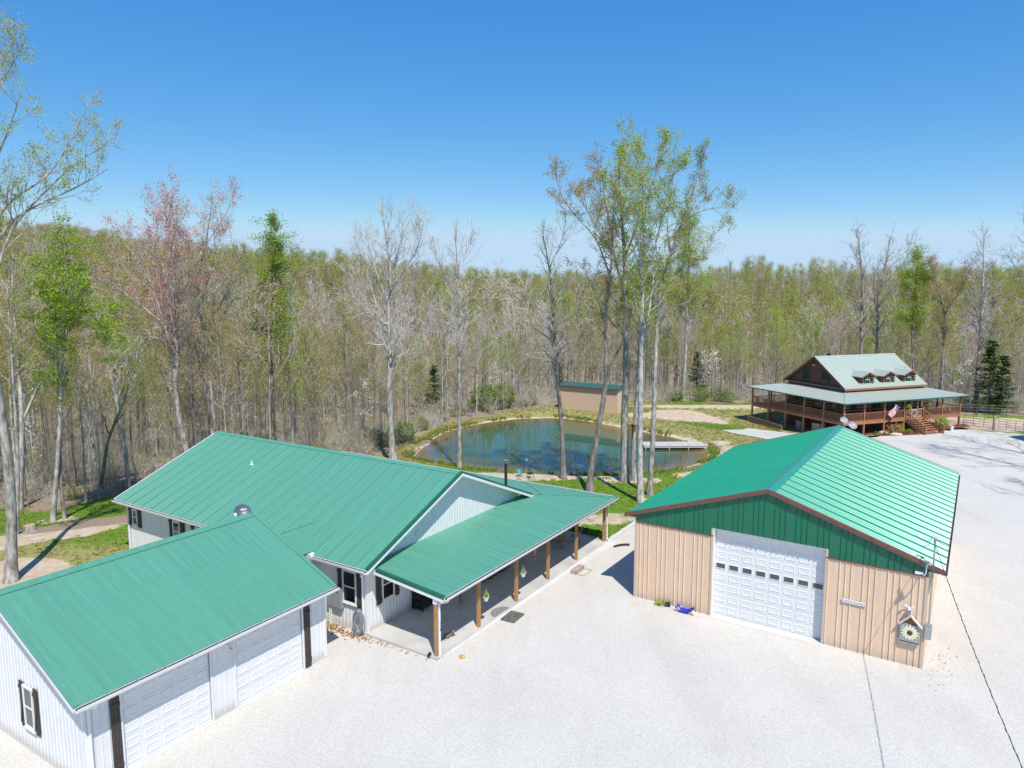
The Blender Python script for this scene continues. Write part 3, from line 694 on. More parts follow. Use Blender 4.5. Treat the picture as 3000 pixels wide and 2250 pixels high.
for s_ in (21, 22):
    T = std_tree(s_, 15, 0.14, cb=0.36, limbs=12, limb_len=0.34, kids=(4, 4, 3), maxl=3, cfg=dict(rmin=0.012)); T.leaves(12, 0.065, 0.22); OLIVE.append(reg('olive_leaf_tree', T, M_bark_d if s_ == 21 else M_bark_l, M_twig_d, LEAF['olive']))
for s_ in (31, 32):
    T = std_tree(s_, 15.5, 0.15, cb=0.38, limbs=12, limb_len=0.34, kids=(4, 4, 3), maxl=3, cfg=dict(rmin=0.012)); T.leaves(10, 0.06, 0.2, prob=0.85); TANS.append(reg('tan_bud_tree', T, M_bark_l, M_twig_d, LEAF['tan']))
for s_ in (41, 42):
    T = std_tree(s_, 14.5, 0.14, cb=0.34, limbs=12, limb_len=0.32, kids=(4, 4, 3), maxl=3, cfg=dict(rmin=0.012)); T.leaves(18, 0.07, 0.24); GREENS.append(reg('lime_leaf_tree', T, M_bark_d, M_twig_d, LEAF['lime'] if s_ == 41 else LEAF['green']))
T = std_tree(51, 15, 0.14, cb=0.38, limbs=12, limb_len=0.34, kids=(4, 4, 3), maxl=3); T.leaves(8, 0.055, 0.2, prob=0.8); PINK.append(reg('pink_bud_tree', T, M_bark_l, M_twig, LEAF['pink']))
T = conifer(61, 10, 0.14, 1.3); CONI.append(reg('hemlock_tree', T, M_bark_d, M_twig_d, LEAF['dark']))
for s_ in (71, 72):
    T = std_tree(s_, 8 if s_ == 71 else 9.5, 0.055, cb=0.4, limbs=8, limb_len=0.27, kids=(4, 3), maxl=2, cfg=dict(rmin=0.011), sides=6)
    T.leaves(10 if s_ == 72 else 3, 0.06, 0.25)
    SAPL.append(reg('sapling', T, M_bark_l if s_ == 71 else M_bark_d, M_twig, LEAF['olive']))
T = std_tree(81, 6.0, 0.07, cb=0.3, limbs=9, limb_len=0.36, kids=(3, 3), maxl=2, cfg=dict(trop=0.0)); T.leaves(6, 0.11, 0.2); DOGW.append(reg('dogwood_tree', T, M_bark_d, M_twig_d, LEAF['white']))
T = shrub(91, 2.4, 3.0, 900, 0.11); LAUR.append(reg('laurel_bush', T, M_bark_d, M_twig_d, LEAF['laurel']))
# small far-off versions for the hillside
BRUSH = []
for s_ in (95, 96):
    T = Tree(s_); rg = T.r
    for k in range(14):
        az = rg.uniform(0, 6.28); d = np.array([math.cos(az) * 0.45, math.sin(az) * 0.45, 1.0]); d /= np.linalg.norm(d)
        T.branch(np.array([rg.normal(0, 0.3), rg.normal(0, 0.3), 0.0]), d, rg.uniform(1.4, 3.0), 0.025, 1, 3, dict(kids=(4, 3, 3), wig=0.25, trop=0.08, rmin=0.008))
    T.leaves(1 if s_ == 95 else 4, 0.05, 0.15, prob=0.7); BRUSH.append(reg('brush', T, M_twig, M_twig, LEAF['olive']))
FAR0 = len(KINDS)
FARK = []
for s_, lf, lm in ((101, None, None), (102, 'olive', 'olive'), (103, 'tan', 'tan'), (104, 'lime', 'lime'), (105, None, None), (106, 'pale', 'olive')):
    T = std_tree(s_, 15, 0.19, cb=0.16, limbs=13, limb_len=0.38, kids=(5, 4), maxl=2, cfg=dict(rmin=0.03), sides=5)
    if lf: T.leaves(13 if lf != 'tan' else 9, 0.13, 0.5)
    FARK.append(reg('far_tree', T, M_bark_l if s_ % 2 else M_bark_d, M_twig if s_ % 2 else M_twig_d, LEAF[lm] if lm else None))
T = conifer(107, 15, 0.2, 0.7); FARK.append(reg('far_tree', T, M_bark_d, M_twig_d, LEAF['dark']))

def place_tree(kind, x, y, s, rz, name, label, group, z=None):
    k = KINDS[kind]; zz = float(ground_z(np.array([x]), np.array([y]))[0]) - 0.05 if z is None else z
    e = thing(name, (x, y, zz), rz, label, 'tree', group); e.scale = (s, s, s)
    link(bpy.data.objects.new('trunk', k['trunk']), e); link(bpy.data.objects.new('crown', k['crown']), e)
    return e
def gn_scatter(name, pts, rz, sc, ki, meshes, label, cat, tilt=None):
    coll = bpy.data.collections.new(name + '_kinds')
    for i, m in enumerate(meshes):
        coll.objects.link(bpy.data.objects.new('%s_kind_%02d' % (name, i), m))
    me = bpy.data.meshes.new(name); me.vertices.add(len(pts)); me.vertices.foreach_set('co', np.asarray(pts, np.float32).reshape(-1))
    for nm, ty, arr in (('rz', 'FLOAT', rz), ('sc', 'FLOAT', sc), ('ki', 'INT', ki)):
        a = me.attributes.new(nm, ty, 'POINT'); a.data.foreach_set('value', np.asarray(arr, np.float32 if ty == 'FLOAT' else np.int32))
    o = bpy.data.objects.new(name, me); link(o); tag(o, label, cat, kind='stuff')
    ng = bpy.data.node_groups.new(name + '_nodes', 'GeometryNodeTree')
    ng.interface.new_socket('Geometry', in_out='INPUT', socket_type='NodeSocketGeometry'); ng.interface.new_socket('Geometry', in_out='OUTPUT', socket_type='NodeSocketGeometry')
    gi = ng.nodes.new('NodeGroupInput'); go = ng.nodes.new('NodeGroupOutput')
    ci = ng.nodes.new('GeometryNodeCollectionInfo'); ci.inputs['Collection'].default_value = coll; ci.inputs['Separate Children'].default_value = True; ci.inputs['Reset Children'].default_value = True
    ip = ng.nodes.new('GeometryNodeInstanceOnPoints'); ip.inputs['Pick Instance'].default_value = True
    def na(nm, ty):
        n = ng.nodes.new('GeometryNodeInputNamedAttribute'); n.data_type = ty; n.inputs['Name'].default_value = nm; return n.outputs['Attribute']
    cx = ng.nodes.new('ShaderNodeCombineXYZ'); ng.links.new(na('rz', 'FLOAT'), cx.inputs['Z'])
    ng.links.new(gi.outputs[0], ip.inputs['Points']); ng.links.new(ci.outputs[0], ip.inputs['Instance'])
    ng.links.new(na('ki', 'INT'), ip.inputs['Instance Index']); ng.links.new(cx.outputs[0], ip.inputs['Rotation']); ng.links.new(na('sc', 'FLOAT'), ip.inputs['Scale'])
    ng.links.new(ip.outputs[0], go.inputs[0])
    md = o.modifiers.new('scatter', 'NODES'); md.node_group = ng
    return o
# ------------------------------------------------------------------ white house with wraparound porch
house = thing('white_house', HO, H_RZ, 'long white house with sea green metal roof and wraparound porch', 'house')
ms = 0.409; zE, zR = 3.362, 6.209
def gutter(parent, p, q, out, size=0.17):
    """open white gutter along p-q; out = outward horizontal direction"""
    p, q, out = Vector(p), Vector(q), Vector(out); Z = Vector((0, 0, 1)); g = MB()
    ax = (q - p).normalized(); prof = [(0, 0), (0, -0.11), (0.03, -0.13), (size - 0.03, -0.13), (size, -0.08), (size + 0.012, 0.01), (size - 0.012, 0.01), (size - 0.016, -0.07), (0.02, -0.075), (0.02, 0)]
    n = len(prof); V = [p + out * a + Z * b_ for a, b_ in prof] + [q + out * a + Z * b_ for a, b_ in prof]
    g.add(V, [tuple(range(n)), tuple(range(n, 2 * n))[::-1]] + [(i, (i + 1) % n, n + (i + 1) % n, n + i) for i in range(n)])
    o = g.build('gutter', M_trim, parent)
    d = MB(); V = [p + out * 0.0 + Z * -0.01, p + out * (size - 0.02) + Z * -0.03, q + out * (size - 0.02) + Z * -0.03, q + out * 0.0 + Z * -0.01]
    d.add(V, [(0, 1, 2, 3)]); d.build('gutter_bed', M_gutter_in, o, fixn=False)
    h = MB(); L = (q - p).length; k = int(L / 0.9)
    for i in range(1, k):
        c = p + ax * (L * i / k); h.beam(c + Z * 0.0, c + out * size + Z * 0.006, 0.03, 0.008)
    if k > 1: h.build('hanger', M_galv, o)
    return o
def downspout(parent, pts, w=0.085, d=0.065):
    g = MB()
    for a, b_ in zip(pts[:-1], pts[1:]): g.beam(a, b_, w, d, up=(0.3, 0.9, 0.1) if abs(Vector(b_).z - Vector(a).z) > 0.3 else (0, 0, 1))
    return g.build('downspout', M_trim, parent)
def ridge_cap(parent, p, q, s1, s2, m, w=0.24, name='ridge_cap'):
    """s1,s2: unit vectors running down each slope"""
    p, q, s1, s2 = Vector(p), Vector(q), Vector(s1), Vector(s2); Z = Vector((0, 0, 1)); g = MB()
    n1 = (q - p).normalized(); prof = [Z * 0.055, s1 * w + Z * 0.045, s1 * w + Z * 0.02, Z * 0.03, s2 * w + Z * 0.02, s2 * w + Z * 0.045]
    V = [p + a for a in prof] + [q + a for a in prof]; n = 6
    g.add(V, [tuple(range(n)), tuple(range(n, 2 * n))[::-1]] + [(i, (i + 1) % n, n + (i + 1) % n, n + i) for i in range(n)])
    return g.build(name, m, parent)
cs = math.cos(math.atan(ms)); sn = math.sin(math.atan(ms))
y0r, y1r = -0.64, 19.4; XW, YL = 12.757, 19.05
slope_len = (6.3785 + 0.576) / cs
ribbed(house, 'front_roof', 'roof_panel', (-0.576, y1r, zE), (0, -1, 0), (cs, 0, sn), [[(0, 0), (y1r - y0r, 0), (y1r - y0r, slope_len), (0, slope_len)]], M_roof, back=0.12, back_m=M_soffit)
xr = 13.62; zr_ = zR - ms * (xr - 6.3785); sl2 = (xr - 6.3785) / cs
ribbed(house, 'rear_roof', 'roof_panel', (xr, y0r, zr_), (0, 1, 0), (-cs, 0, sn), [[(0, 0), (y1r - y0r, 0), (y1r - y0r, sl2), (0, sl2)]], M_roof, back=0.12, back_m=M_soffit)
ridge_cap(house, (6.3785, y0r, zR), (6.3785, y1r, zR), (-cs, 0, -sn), (cs, 0, -sn), M_roof)
# rake trims of the gable over the porch
for (xa, za, xb, zb) in ((-0.576, zE, 6.3785, zR), (xr - 0.25, zr_ + 0.1, 6.3785, zR)):
    g = MB(); g.beam((xa, y0r - 0.012, za + 0.0), (xb, y0r - 0.012, zb + 0.0), 0.10, 0.03, up=(0, 1, 0)); g.V = [(v[0], v[1], v[2]) for v in g.V]
    a, b_ = Vector((xa, 0, za)), Vector((xb, 0, zb))
    d = MB(); off = Vector((0, 0, 0.045))
    sgn = 1 if xa < xb else -1
    d.add([Vector((xa, y0r - 0.03, za + 0.06)), Vector((xb, y0r - 0.03, zb + 0.06)), Vector((xb, y0r - 0.03, zb - 0.03)), Vector((xa, y0r - 0.03, za - 0.03)), Vector((xa, y0r + 0.14, za + 0.06)), Vector((xb, y0r + 0.14, zb + 0.06)), Vector((xb, y0r + 0.14, zb + 0.03)), Vector((xa, y0r + 0.14, za + 0.03))], [(0, 1, 2, 3), (4, 7, 6, 5), (0, 4, 5, 1), (3, 2, 6, 7), (0, 3, 7, 4), (1, 5, 6, 2)])
    d.build('rake_cap', M_rooftrim, house)
    w = MB(); w.add([Vector((xa, y0r - 0.016, za - 0.032)), Vector((xb, y0r - 0.016, zb - 0.032)), Vector((xb, y0r - 0.016, zb - 0.2)), Vector((xa, y0r - 0.016, za - 0.2)), Vector((xa, y0r + 0.02, za - 0.125)), Vector((xb, y0r + 0.02, zb - 0.125)), Vector((xb, y0r + 0.02, zb - 0.2)), Vector((xa, y0r + 0.02, za - 0.2))], [(0, 1, 2, 3), (4, 7, 6, 5), (0, 4, 5, 1), (3, 2, 6, 7), (0, 3, 7, 4), (1, 5, 6, 2)])
    w.build('rake_board', M_trim, house)
g = MB(); g.beam((-0.576, y1r + 0.012, zE - 0.04), (6.3785, y1r + 0.012, zR - 0.04), 0.16, 0.03, up=(0, 1, 0)); g.build('rake_board', M_trim, house)
# walls
zw = zE + ms * 0.576 - 0.13
ribbed(house, 'front_wall', 'siding_panel', (0, YL, 0.0), (0, -1, 0), (0, 0, 1), [[(0, 0.05), (YL, 0.05), (YL, zw), (0, zw)]], M_white, rh=0.02, rw=0.04, back=0.14)
ribbed(house, 'gable_wall', 'siding_panel', (0, 0, 0.0), (1, 0, 0), (0, 0, 1), [[(0, 0.12), (XW, 0.12), (XW, zw), (XW / 2, zR - 0.14), (0, zw)]], M_white, rh=0.02, rw=0.04, back=0.14)
ribbed(house, 'rear_wall', 'siding_panel', (XW, 0, 0), (0, 1, 0), (0, 0, 1), [[(0, 0.12), (YL, 0.12), (YL, zw - .1), (0, zw - .1)]], M_white, rh=0.02, rw=0.04, back=0.14)
ribbed(house, 'far_wall', 'siding_panel', (XW, YL, 0), (-1, 0, 0), (0, 0, 1), [[(0, 0.0), (XW, 0.0), (XW, zw), (XW / 2, zR - 0.14), (0, zw)]], M_white, rh=0.02, rw=0.04, back=0.14)
g = MB(); g.bx(-0.55, 0.0, y0r + 0.03, YL + 0.3, zE - 0.145, zE - 0.125); g.build('soffit', M_soffit, house)
g = MB(); g.bx(-0.575, -0.55, y0r + 0.02, y1r, zE - 0.2, zE - 0.02); g.build('fascia', M_trim, house)
for (cx, cy) in ((-0.02, -0.02), (-0.02, YL + 0.0)):
    g = MB(); g.bx(cx - 0.035, cx + 0.1, cy - 0.035, cy + 0.1, 0.04, zw - 0.02); g.build('corner_trim', M_trim, house)
g = MB(); g.bx(-0.03, 0.12, 0.1, YL - 0.1, -0.25, 0.05); g.build('foundation', M_conc, house)
gutter(house, (-0.58, y1r, zE - 0.02), (-0.58, 4.55 + 1.9, zE - 0.02), (-1, 0, 0)); gutter(house, (-0.58, 3.0, zE - 0.02), (-0.58, y0r, zE - 0.02), (-1, 0, 0))
downspout(house, [(-0.62, -0.50, 3.22), (-0.62, -0.3, 3.05), (-0.1, 0.14, 2.95), (-0.1, 0.14, 0.1)])
downspout(house, [(-0.64, y1r - .15, 3.22), (-0.3, YL - 0.1, 3.0), (-0.09, YL - 0.12, 2.9), (-0.09, YL - 0.12, 0.05)])
# connecting roof to the garage
zc, yc = 4.13, 4.7; sc_ = 0.42; cc, sc2 = math.cos(math.atan(sc_)), math.sin(math.atan(sc_))
def roofx(z): return (z - zE) / ms - 0.576
yv = 3.0; ze = zc - sc_ * (yc - yv); Ls = (yc - yv) / cc; ux0 = -2.6
ribbed(house, 'connector_roof', 'roof_panel', (ux0, yv, ze + 0.02), (1, 0, 0), (0, cc, sc2), [[(0, 0), (roofx(ze) - ux0, 0), (roofx(zc) - ux0, Ls), (0, Ls)]], M_roof, rib=0.3, rh=0.012, rw=0.035, back=0.1)
ribbed(house, 'connector_roof', 'roof_panel', (roofx(ze), 2 * yc - yv, ze + 0.02), (-1, 0, 0), (0, -cc, sc2), [[(0, 0), (roofx(ze) - ux0, 0), (roofx(ze) - ux0, Ls), (-(roofx(zc) - roofx(ze)), Ls)]], M_roof, rib=0.3, rh=0.012, rw=0.035, back=0.1)
ridge_cap(house, (ux0, yc, zc + 0.02), (roofx(zc) + 0.1, yc, zc + 0.02), (0, -cc, -sc2), (0, cc, -sc2), M_roof, 0.16)
ribbed(house, 'connector_wall', 'siding_panel', (-2.4, 3.35, 0), (1, 0, 0), (0, 0, 1), [[(0, 0), (2.4, 0), (2.4, 3.3), (0, 3.3)]], M_white, rh=0.02, rw=0.04, back=0.12)
g = MB(); g.tube([(-0.45, 2.85, 3.36), (-0.75, 2.8, 3.3)], [0.1, 0.17], 10); g.build('gutter_end', M_trim, house)
# windows on the front wall
FW = dict(A=(0, YL, 0), U=(0, -1, 0), N=(-1, 0, 0))
for (a, b_, z0, z1, bl) in ((18.52, 18.02, 1.87, 2.8, False), (14.5, 13.85, 1.6, 2.81, False), (12.45, 11.75, 1.6, 2.81, False), (1.42, 0.56, 1.3, 2.84, True)):
    window(house, FW['A'], FW['U'], FW['N'], YL - a, YL - b_, z0, z1, M_trim, shut=M_shutter, blinds=bl, shut_w=0.30 if bl else 0.36)
window(house, (0, 0, 0), (1, 0, 0), (0, -1, 0), 0.92, 1.74, 1.28, 2.72, M_trim, shut=M_shutter, blinds=True, shut_w=0.34)
for u in (8.1, 10.2):
    window(house, (0, 0, 0), (1, 0, 0), (0, -1, 0), u, u + 0.9, 1.1, 2.5, M_trim, blinds=True)
# porch: posts, slab, roof
D, zP, zT = 4.4, 2.83, 3.28; XC = 17.15
sp = (zT - zP) / D; cp_, sp_ = math.cos(math.atan(sp)), math.sin(math.atan(sp)); sb = 0.118; cb_, sb_ = math.cos(math.atan(sb)), math.sin(math.atan(sb))
hx0 = 13.5; hy0 = -4.4 + (XC - hx0) * sb / sp
xs0 = -0.06; Lp = D / cp_
def fv(y): return (y + D) / cp_
ribbed(house, 'porch_roof', 'roof_panel', (xs0, -D, zP), (1, 0, 0), (0, cp_, sp_), [[(0, 0), (XC - xs0, 0), (hx0 - xs0, fv(-0.02)), (0, fv(-0.02))]], M_roof, back=0.1, back_m=M_soffit, rh=0.022)
Lb = (XC - hx0) / cb_
ribbed(house, 'rear_porch_roof', 'roof_panel', (XC, -D, zP), (0, 1, 0), (-cb_, 0, sb_), [[(0, 0), (y1r + D, 0), (y1r + D, Lb), (D - 0.02, Lb)]], M_roof, back=0.1, back_m=M_soffit, rh=0.022)
ridge_cap(house, (hx0, -0.1, zP + (XC - hx0) * sb + 0.01), (XC, -D, zP + 0.01), Vector((-0.3, -0.9, -0.12)).normalized(), Vector((0.9, 0.3, -0.1)).normalized(), M_roof, 0.12, 'hip_cap')
g = MB(); g.add([(xs0 - 0.03, -D, zP + 0.05), (xs0 - 0.03, -0.65, zP + (D - 0.65) * sp + 0.05), (xs0 - 0.03, -0.65, zP + (D - .65) * sp - 0.08), (xs0 - 0.03, -D, zP - 0.08), (xs0 + 0.14, -D, zP + 0.05), (xs0 + 0.14, -0.65, zP + (D - .65) * sp + 0.05), (xs0 + 0.14, -0.65, zP + (D - .65) * sp + 0.02), (xs0 + 0.14, -D, zP + 0.02)], [(0, 1, 2, 3), (4, 7, 6, 5), (0, 4, 5, 1), (3, 2, 6, 7), (0, 3, 7, 4), (1, 5, 6, 2)]); g.build('rake_cap', M_rooftrim, house)
g = MB(); g.beam((xs0 - 0.01, -D + 0.02, zP - 0.15), (xs0 - 0.01, -0.1, zP + (D - 0.1) * sp - 0.15), 0.03, 0.14, up=(0, 0, 1)); g.build('rake_board', M_trim, house)
g = MB(); g.bx(xs0 + 0.05, XC, -D + 0.015, -D + 0.045, zP - 0.22, zP - 0.03); g.build('fascia', M_trim, house)
g = MB(); g.bx(xs0 + 0.2, XC - 0.3, -3.97, -3.83, zP - 0.35, zP - 0.06); g.build('beam', M_soffit, house)
g = MB(); g.bx(XC - 0.045, XC - 0.015, -D, y1r, zP - 0.22, zP - 0.03); g.build('fascia', M_trim, house)
gutter(house, (xs0 + 0.02, -D - 0.0, zP + 0.0), (XC + 0.02, -D - 0.0, zP + 0.0), (0, -1, 0)); gutter(house, (XC, -D + .2, zP), (XC, y1r, zP), (1, 0, 0))
SL = MB(); SL.bx(-0.1, 17.0, -4.05, 0.0, -0.05, 0.12); SL.bx(12.757, 17.0, 0.0, 19.0, -0.05, 0.12); SL.build('porch_slab', M_conc, house)
g = MB(); g.add([(0.2, -4.055, 0.10), (17.0, -4.055, 0.10), (17.2, -4.62, 0.018), (9, -4.26, 0.018), (0.2, -4.10, 0.018)], [(0, 1, 2, 3, 4)]); g.build('slab_apron', M_concw, house)
PX_ = [0.07, 3.15, 6.38, 9.57, 12.84, 16.55]
pm_ = None
for i, x in enumerate(PX_):
    g = MB(); g.box((0, 0, (zP - 0.33 - 0.12) / 2), (0.14, 0.14, zP - 0.33 - 0.12))
    if pm_ is None: o = g.build('post', M_post, house); pm_ = o.data
    else: o = bpy.data.objects.new('post', pm_); link(o, house)
    o.location = (x, -3.88, 0.12)
for y in (4, 8, 12, 16): o = bpy.data.objects.new('post', pm_); link(o, house); o.location = (16.55, y, 0.12)
g = MB(); g.bx(-0.02, 0.17, -3.98, -3.78, zP - 0.42, zP - 0.10); g.build('post_cap', M_trim, house)
ds = downspout(house, [(0.2, -4.45, zP - 0.1), (0.2, -4.42, zP - 0.25), (0.1, -4.02, zP - 0.38), (0.1, -4.02, 0.04)])
downspout(house, [(16.95, -4.45, zP - 0.1), (16.95, -4.4, zP - 0.22), (16.72, -4.0, zP - 0.34), (16.72, -4.0, 0.25), (16.75, -4.25, 0.05)])
for i, ch in enumerate('113'):
    text_obj(ch, 0.15, M_black, 'house_number', ds, Matrix.Translation((0.10, -4.065, 1.62 - i * 0.16)) @ Matrix.Rotation(R(90), 4, 'X'))
# plumbing vent, stove pipe, gable vent
g = MB(); vx, vy = 4.1, 13.0; vz = zE + ms * (vx + .576); g.tube([(vx, vy, vz), (vx, vy, vz + 0.22)], 0.05, 8); g.tube([(vx, vy, vz), (vx, vy, vz + 0.05)], 0.11, 8); g.build('vent_pipe', M_trim, house)
sx, sy = 10.9, -0.35; sz = zR - ms * (sx - 6.3785)
st = MB(); st.tube([(sx, sy, sz - 0.05), (sx, sy, sz + 1.5)], 0.085, 10); so = st.build('stove_pipe', M_black, house)
c_ = MB(); c_.lathe([(0.0, 1.56), (0.13, 1.53), (0.13, 1.51), (0.05, 1.5)], (sx, sy, sz), 12); c_.lathe([(0.05, 1.42), (0.14, 1.41), (0.14, 1.39), (0.05, 1.39)], (sx, sy, sz), 12); c_.build('pipe_cap', M_galv, so)
b_ = MB(); bz = lambda x: zP + (XC - x) * sb if x > 13.6 else zR - ms * (x - 6.3785)
b_.tube([(sx, sy, sz + 1.02), (14.1, -0.9, bz(14.1) + 0.0)], 0.012, 5); b_.tube([(sx, sy, sz + 0.8), (11.9, 0.35, bz(11.9) + .02)], 0.012, 5); b_.build('brace_rod', M_black, so)
g = MB(); g.lathe([(0, 0), (0.1, 0.0), (0.1, 0.03)], (0, 0, 0), 12); o = g.build('gable_vent', M_trim, house); o.matrix_local = Matrix.Translation((3.44, -0.03, 3.72)) @ Matrix.Rotation(R(90), 4, 'X')

# ------------------------------------------------------------------ white garage in front of the house
garage = thing('white_garage', HW(-12.0, 0.122), H_RZ, 'white two door garage with sea green metal roof in left foreground', 'garage')
gl_, gw = 9.63, 9.13      # along x, along y
zge, zgr = 3.181, 5.471; mg = 0.448; cg, sg = math.cos(math.atan(mg)), math.sin(math.atan(mg)); yr = 4.563; ovy = 0.549; x0g, x1g = -0.46, 9.837
Lg = (yr + ovy) / cg
ribbed(garage, 'front_roof', 'roof_panel', (x0g, -ovy, zge), (1, 0, 0), (0, cg, sg), [[(0, 0), (x1g - x0g, 0), (x1g - x0g, Lg), (0, Lg)]], M_roof, rib=0.305, rh=0.014, rw=0.04, back=0.1, back_m=M_soffit)
ribbed(garage, 'rear_roof', 'roof_panel', (x1g, 2 * yr + ovy, zge), (-1, 0, 0), (0, -cg, sg), [[(0, 0), (x1g - x0g, 0), (x1g - x0g, Lg), (0, Lg)]], M_roof, rib=0.305, rh=0.014, rw=0.04, back=0.1, back_m=M_soffit)
ridge_cap(garage, (x0g, yr, zgr + 0.01), (x1g, yr, zgr + 0.01), (0, -cg, -sg), (0, cg, -sg), M_roof, 0.26)
for xx, sgn in ((x0g, -1), (x1g, 1)):
    for s_ in (-1, 1):
        ya = yr + s_ * (yr + ovy)
        g = MB(); g.add([(xx + sgn * 0.03, ya, zge + 0.05), (xx + sgn * 0.03, yr, zgr + 0.05), (xx + sgn * 0.03, yr, zgr - 0.03), (xx + sgn * 0.03, ya, zge - 0.03), (xx - sgn * 0.14, ya, zge + 0.05), (xx - sgn * 0.14, yr, zgr + 0.05), (xx - sgn * 0.14, yr, zgr + 0.02), (xx - sgn * 0.14, ya, zge + 0.02)], [(0, 1, 2, 3), (4, 7, 6, 5), (0, 4, 5, 1), (3, 2, 6, 7), (0, 3, 7, 4), (1, 5, 6, 2)]); g.build('rake_cap', M_roof, garage)
        g = MB(); g.beam((xx + sgn * 0.012, ya, zge - 0.11), (xx + sgn * 0.012, yr, zgr - 0.11), 0.024, 0.15, up=(0, 0, 1)); g.build('rake_board', M_trim, garage)
zgw = zge + mg * ovy - 0.11
dz_ = 2.68; dA = (1.14, 4.27); dB = (5.29, 8.42)
ribbed(garage, 'front_wall', 'siding_panel', (0, 0, 0), (1, 0, 0), (0, 0, 1), [[(0, 0.06), (dA[0], 0.06), (dA[0], zgw), (0, zgw)], [(dA[1], 0.06), (dB[0], 0.06), (dB[0], zgw), (dA[1], zgw)], [(dB[1], 0.06), (gl_, 0.06), (gl_, zgw), (dB[1], zgw)], [(dA[0], dz_), (dA[1], dz_), (dA[1], zgw), (dA[0], zgw)], [(dB[0], dz_), (dB[1], dz_), (dB[1], zgw), (dB[0], zgw)]], M_white, rh=0.02, rw=0.04, back=0.15)
gab = [(0, 0.06), (2 * yr, 0.06), (2 * yr, zgw), (yr, zgr - 0.12), (0, zgw)]
ribbed(garage, 'near_wall', 'siding_panel', (0, 2 * yr, 0), (0, -1, 0), (0, 0, 1), [gab], M_white, rh=0.02, rw=0.04, back=0.14)
ribbed(garage, 'far_wall', 'siding_panel', (gl_, 0, 0), (0, 1, 0), (0, 0, 1), [gab], M_white, rh=0.02, rw=0.04, back=0.14)
ribbed(garage, 'rear_wall', 'siding_panel', (gl_, 2 * yr, 0), (-1, 0, 0), (0, 0, 1), [[(0, 0.06), (gl_, 0.06), (gl_, zgw), (0, zgw)]], M_white, rh=0.02, rw=0.04, back=0.14)
for cx, cy in ((-0.02, -0.02), (gl_ - 0.06, -0.02)):
    g = MB(); g.bx(cx - 0.03, cx + 0.1, cy - 0.03, cy + 0.1, 0.05, zgw - .02); g.build('corner_trim', M_trim, garage)
g = MB(); g.bx(-0.02, gl_ + 0.02, -0.02, 2 * yr + 0.02, -0.1, 0.05); g.bx(dA[0] - .1, dA[1] + .1, -0.16, -0.021, -0.05, 0.03); g.bx(dB[0] - .1, dB[1] + .1, -0.16, -0.021, -0.05, 0.03); g.build('foundation', M_concw, garage)
g = MB(); g.bx(x0g + .03, x1g - .03, -ovy + 0.03, 0.0, zge - 0.14, zge - 0.12); g.build('soffit', M_soffit, garage)
g = MB(); g.bx(x0g + .03, x1g - .03, -ovy + 0.005, -ovy + 0.03, zge - 0.2, zge - 0.02); g.build('fascia', M_trim, garage)
gutter(garage, (x0g, -ovy, zge - 0.01), (x1g, -ovy, zge - 0.01), (0, -1, 0))
downspout(garage, [(0.1, -ovy - .06, zge - 0.12), (0.12, -ovy + .05, zge - 0.3), (0.10, -0.1, zge - 0.42), (0.10, -0.1, 0.1)])
PNL = {}
def garage_door(parent, x0, x1, h, rows, cols, win_row=None, y=0.06, jamb=0.1):
    W = (x1 - x0) / cols; Hh = h / rows
    body = MB()
    for r_ in range(rows): body.bx(x0 + 0.004, x1 - 0.004, y, y + 0.05, 0.05 + r_ * Hh + 0.004, 0.05 + (r_ + 1) * Hh - 0.004)
    body.bx(x0, x1, y + 0.03, y + 0.06, 0.04, 0.05 + h)
    d = body.build('garage_door', M_door, parent)
    key = (round(W, 3), round(Hh, 3))
    if key not in PNL:
        w, hh = W * 0.74 / 2, Hh * 0.60 / 2
        def rg(a, b_, yy): return [(-a, yy, -b_), (a, yy, -b_), (a, yy, b_), (-a, yy, b_)]
        V = rg(w, hh, 0.0) + rg(w - 0.012, hh - 0.012, -0.016) + rg(w - 0.035, hh - 0.035, -0.016) + rg(w - 0.055, hh - 0.055, -0.004)
        Fc = []
        for k in range(3):
            for i in range(4): Fc.append((k * 4 + i, k * 4 + (i + 1) % 4, k * 4 + 4 + (i + 1) % 4, k * 4 + 4 + i))
        Fc.append((12, 13, 14, 15)); PNL[key] = mesh_from('door_panel', V, Fc, M_door)
        b_ = MB(); b_.bx(-w * 0.9, w * 0.9, -0.012, -0.002, -hh * 0.72, hh * 0.72); PNL[key + ('w',)] = mesh_from('window_pane', b_.V, b_.F, mat('dusty_pane', (0.085, 0.08, 0.09), 0.25, var=0.25, vscale=25))
        f_ = MB()
        for a0, a1, c0, c1 in ((-w, -w * .9, -hh * .85, hh * .85), (w * .9, w, -hh * .85, hh * .85), (-w * .9, w * .9, hh * .72, hh * .85), (-w * .9, w * .9, -hh * .85, -hh * .72)): f_.bx(a0, a1, -0.025, 0, c0, c1)
        PNL[key + ('f',)] = mesh_from('window_frame', f_.V, f_.F, M_door)
    for r_ in range(rows):
        for c in range(cols):
            lc = (x0 + (c + 0.5) * W, y - 0.001, 0.05 + (r_ + 0.5) * Hh)
            if win_row is not None and r_ == win_row:
                o = bpy.data.objects.new('window_pane', PNL[key + ('w',)]); link(o, d); o.location = lc
                o = bpy.data.objects.new('window_frame', PNL[key + ('f',)]); link(o, d); o.location = lc
            else:
                o = bpy.data.objects.new('door_panel', PNL[key]); link(o, d); o.location = lc
    return d
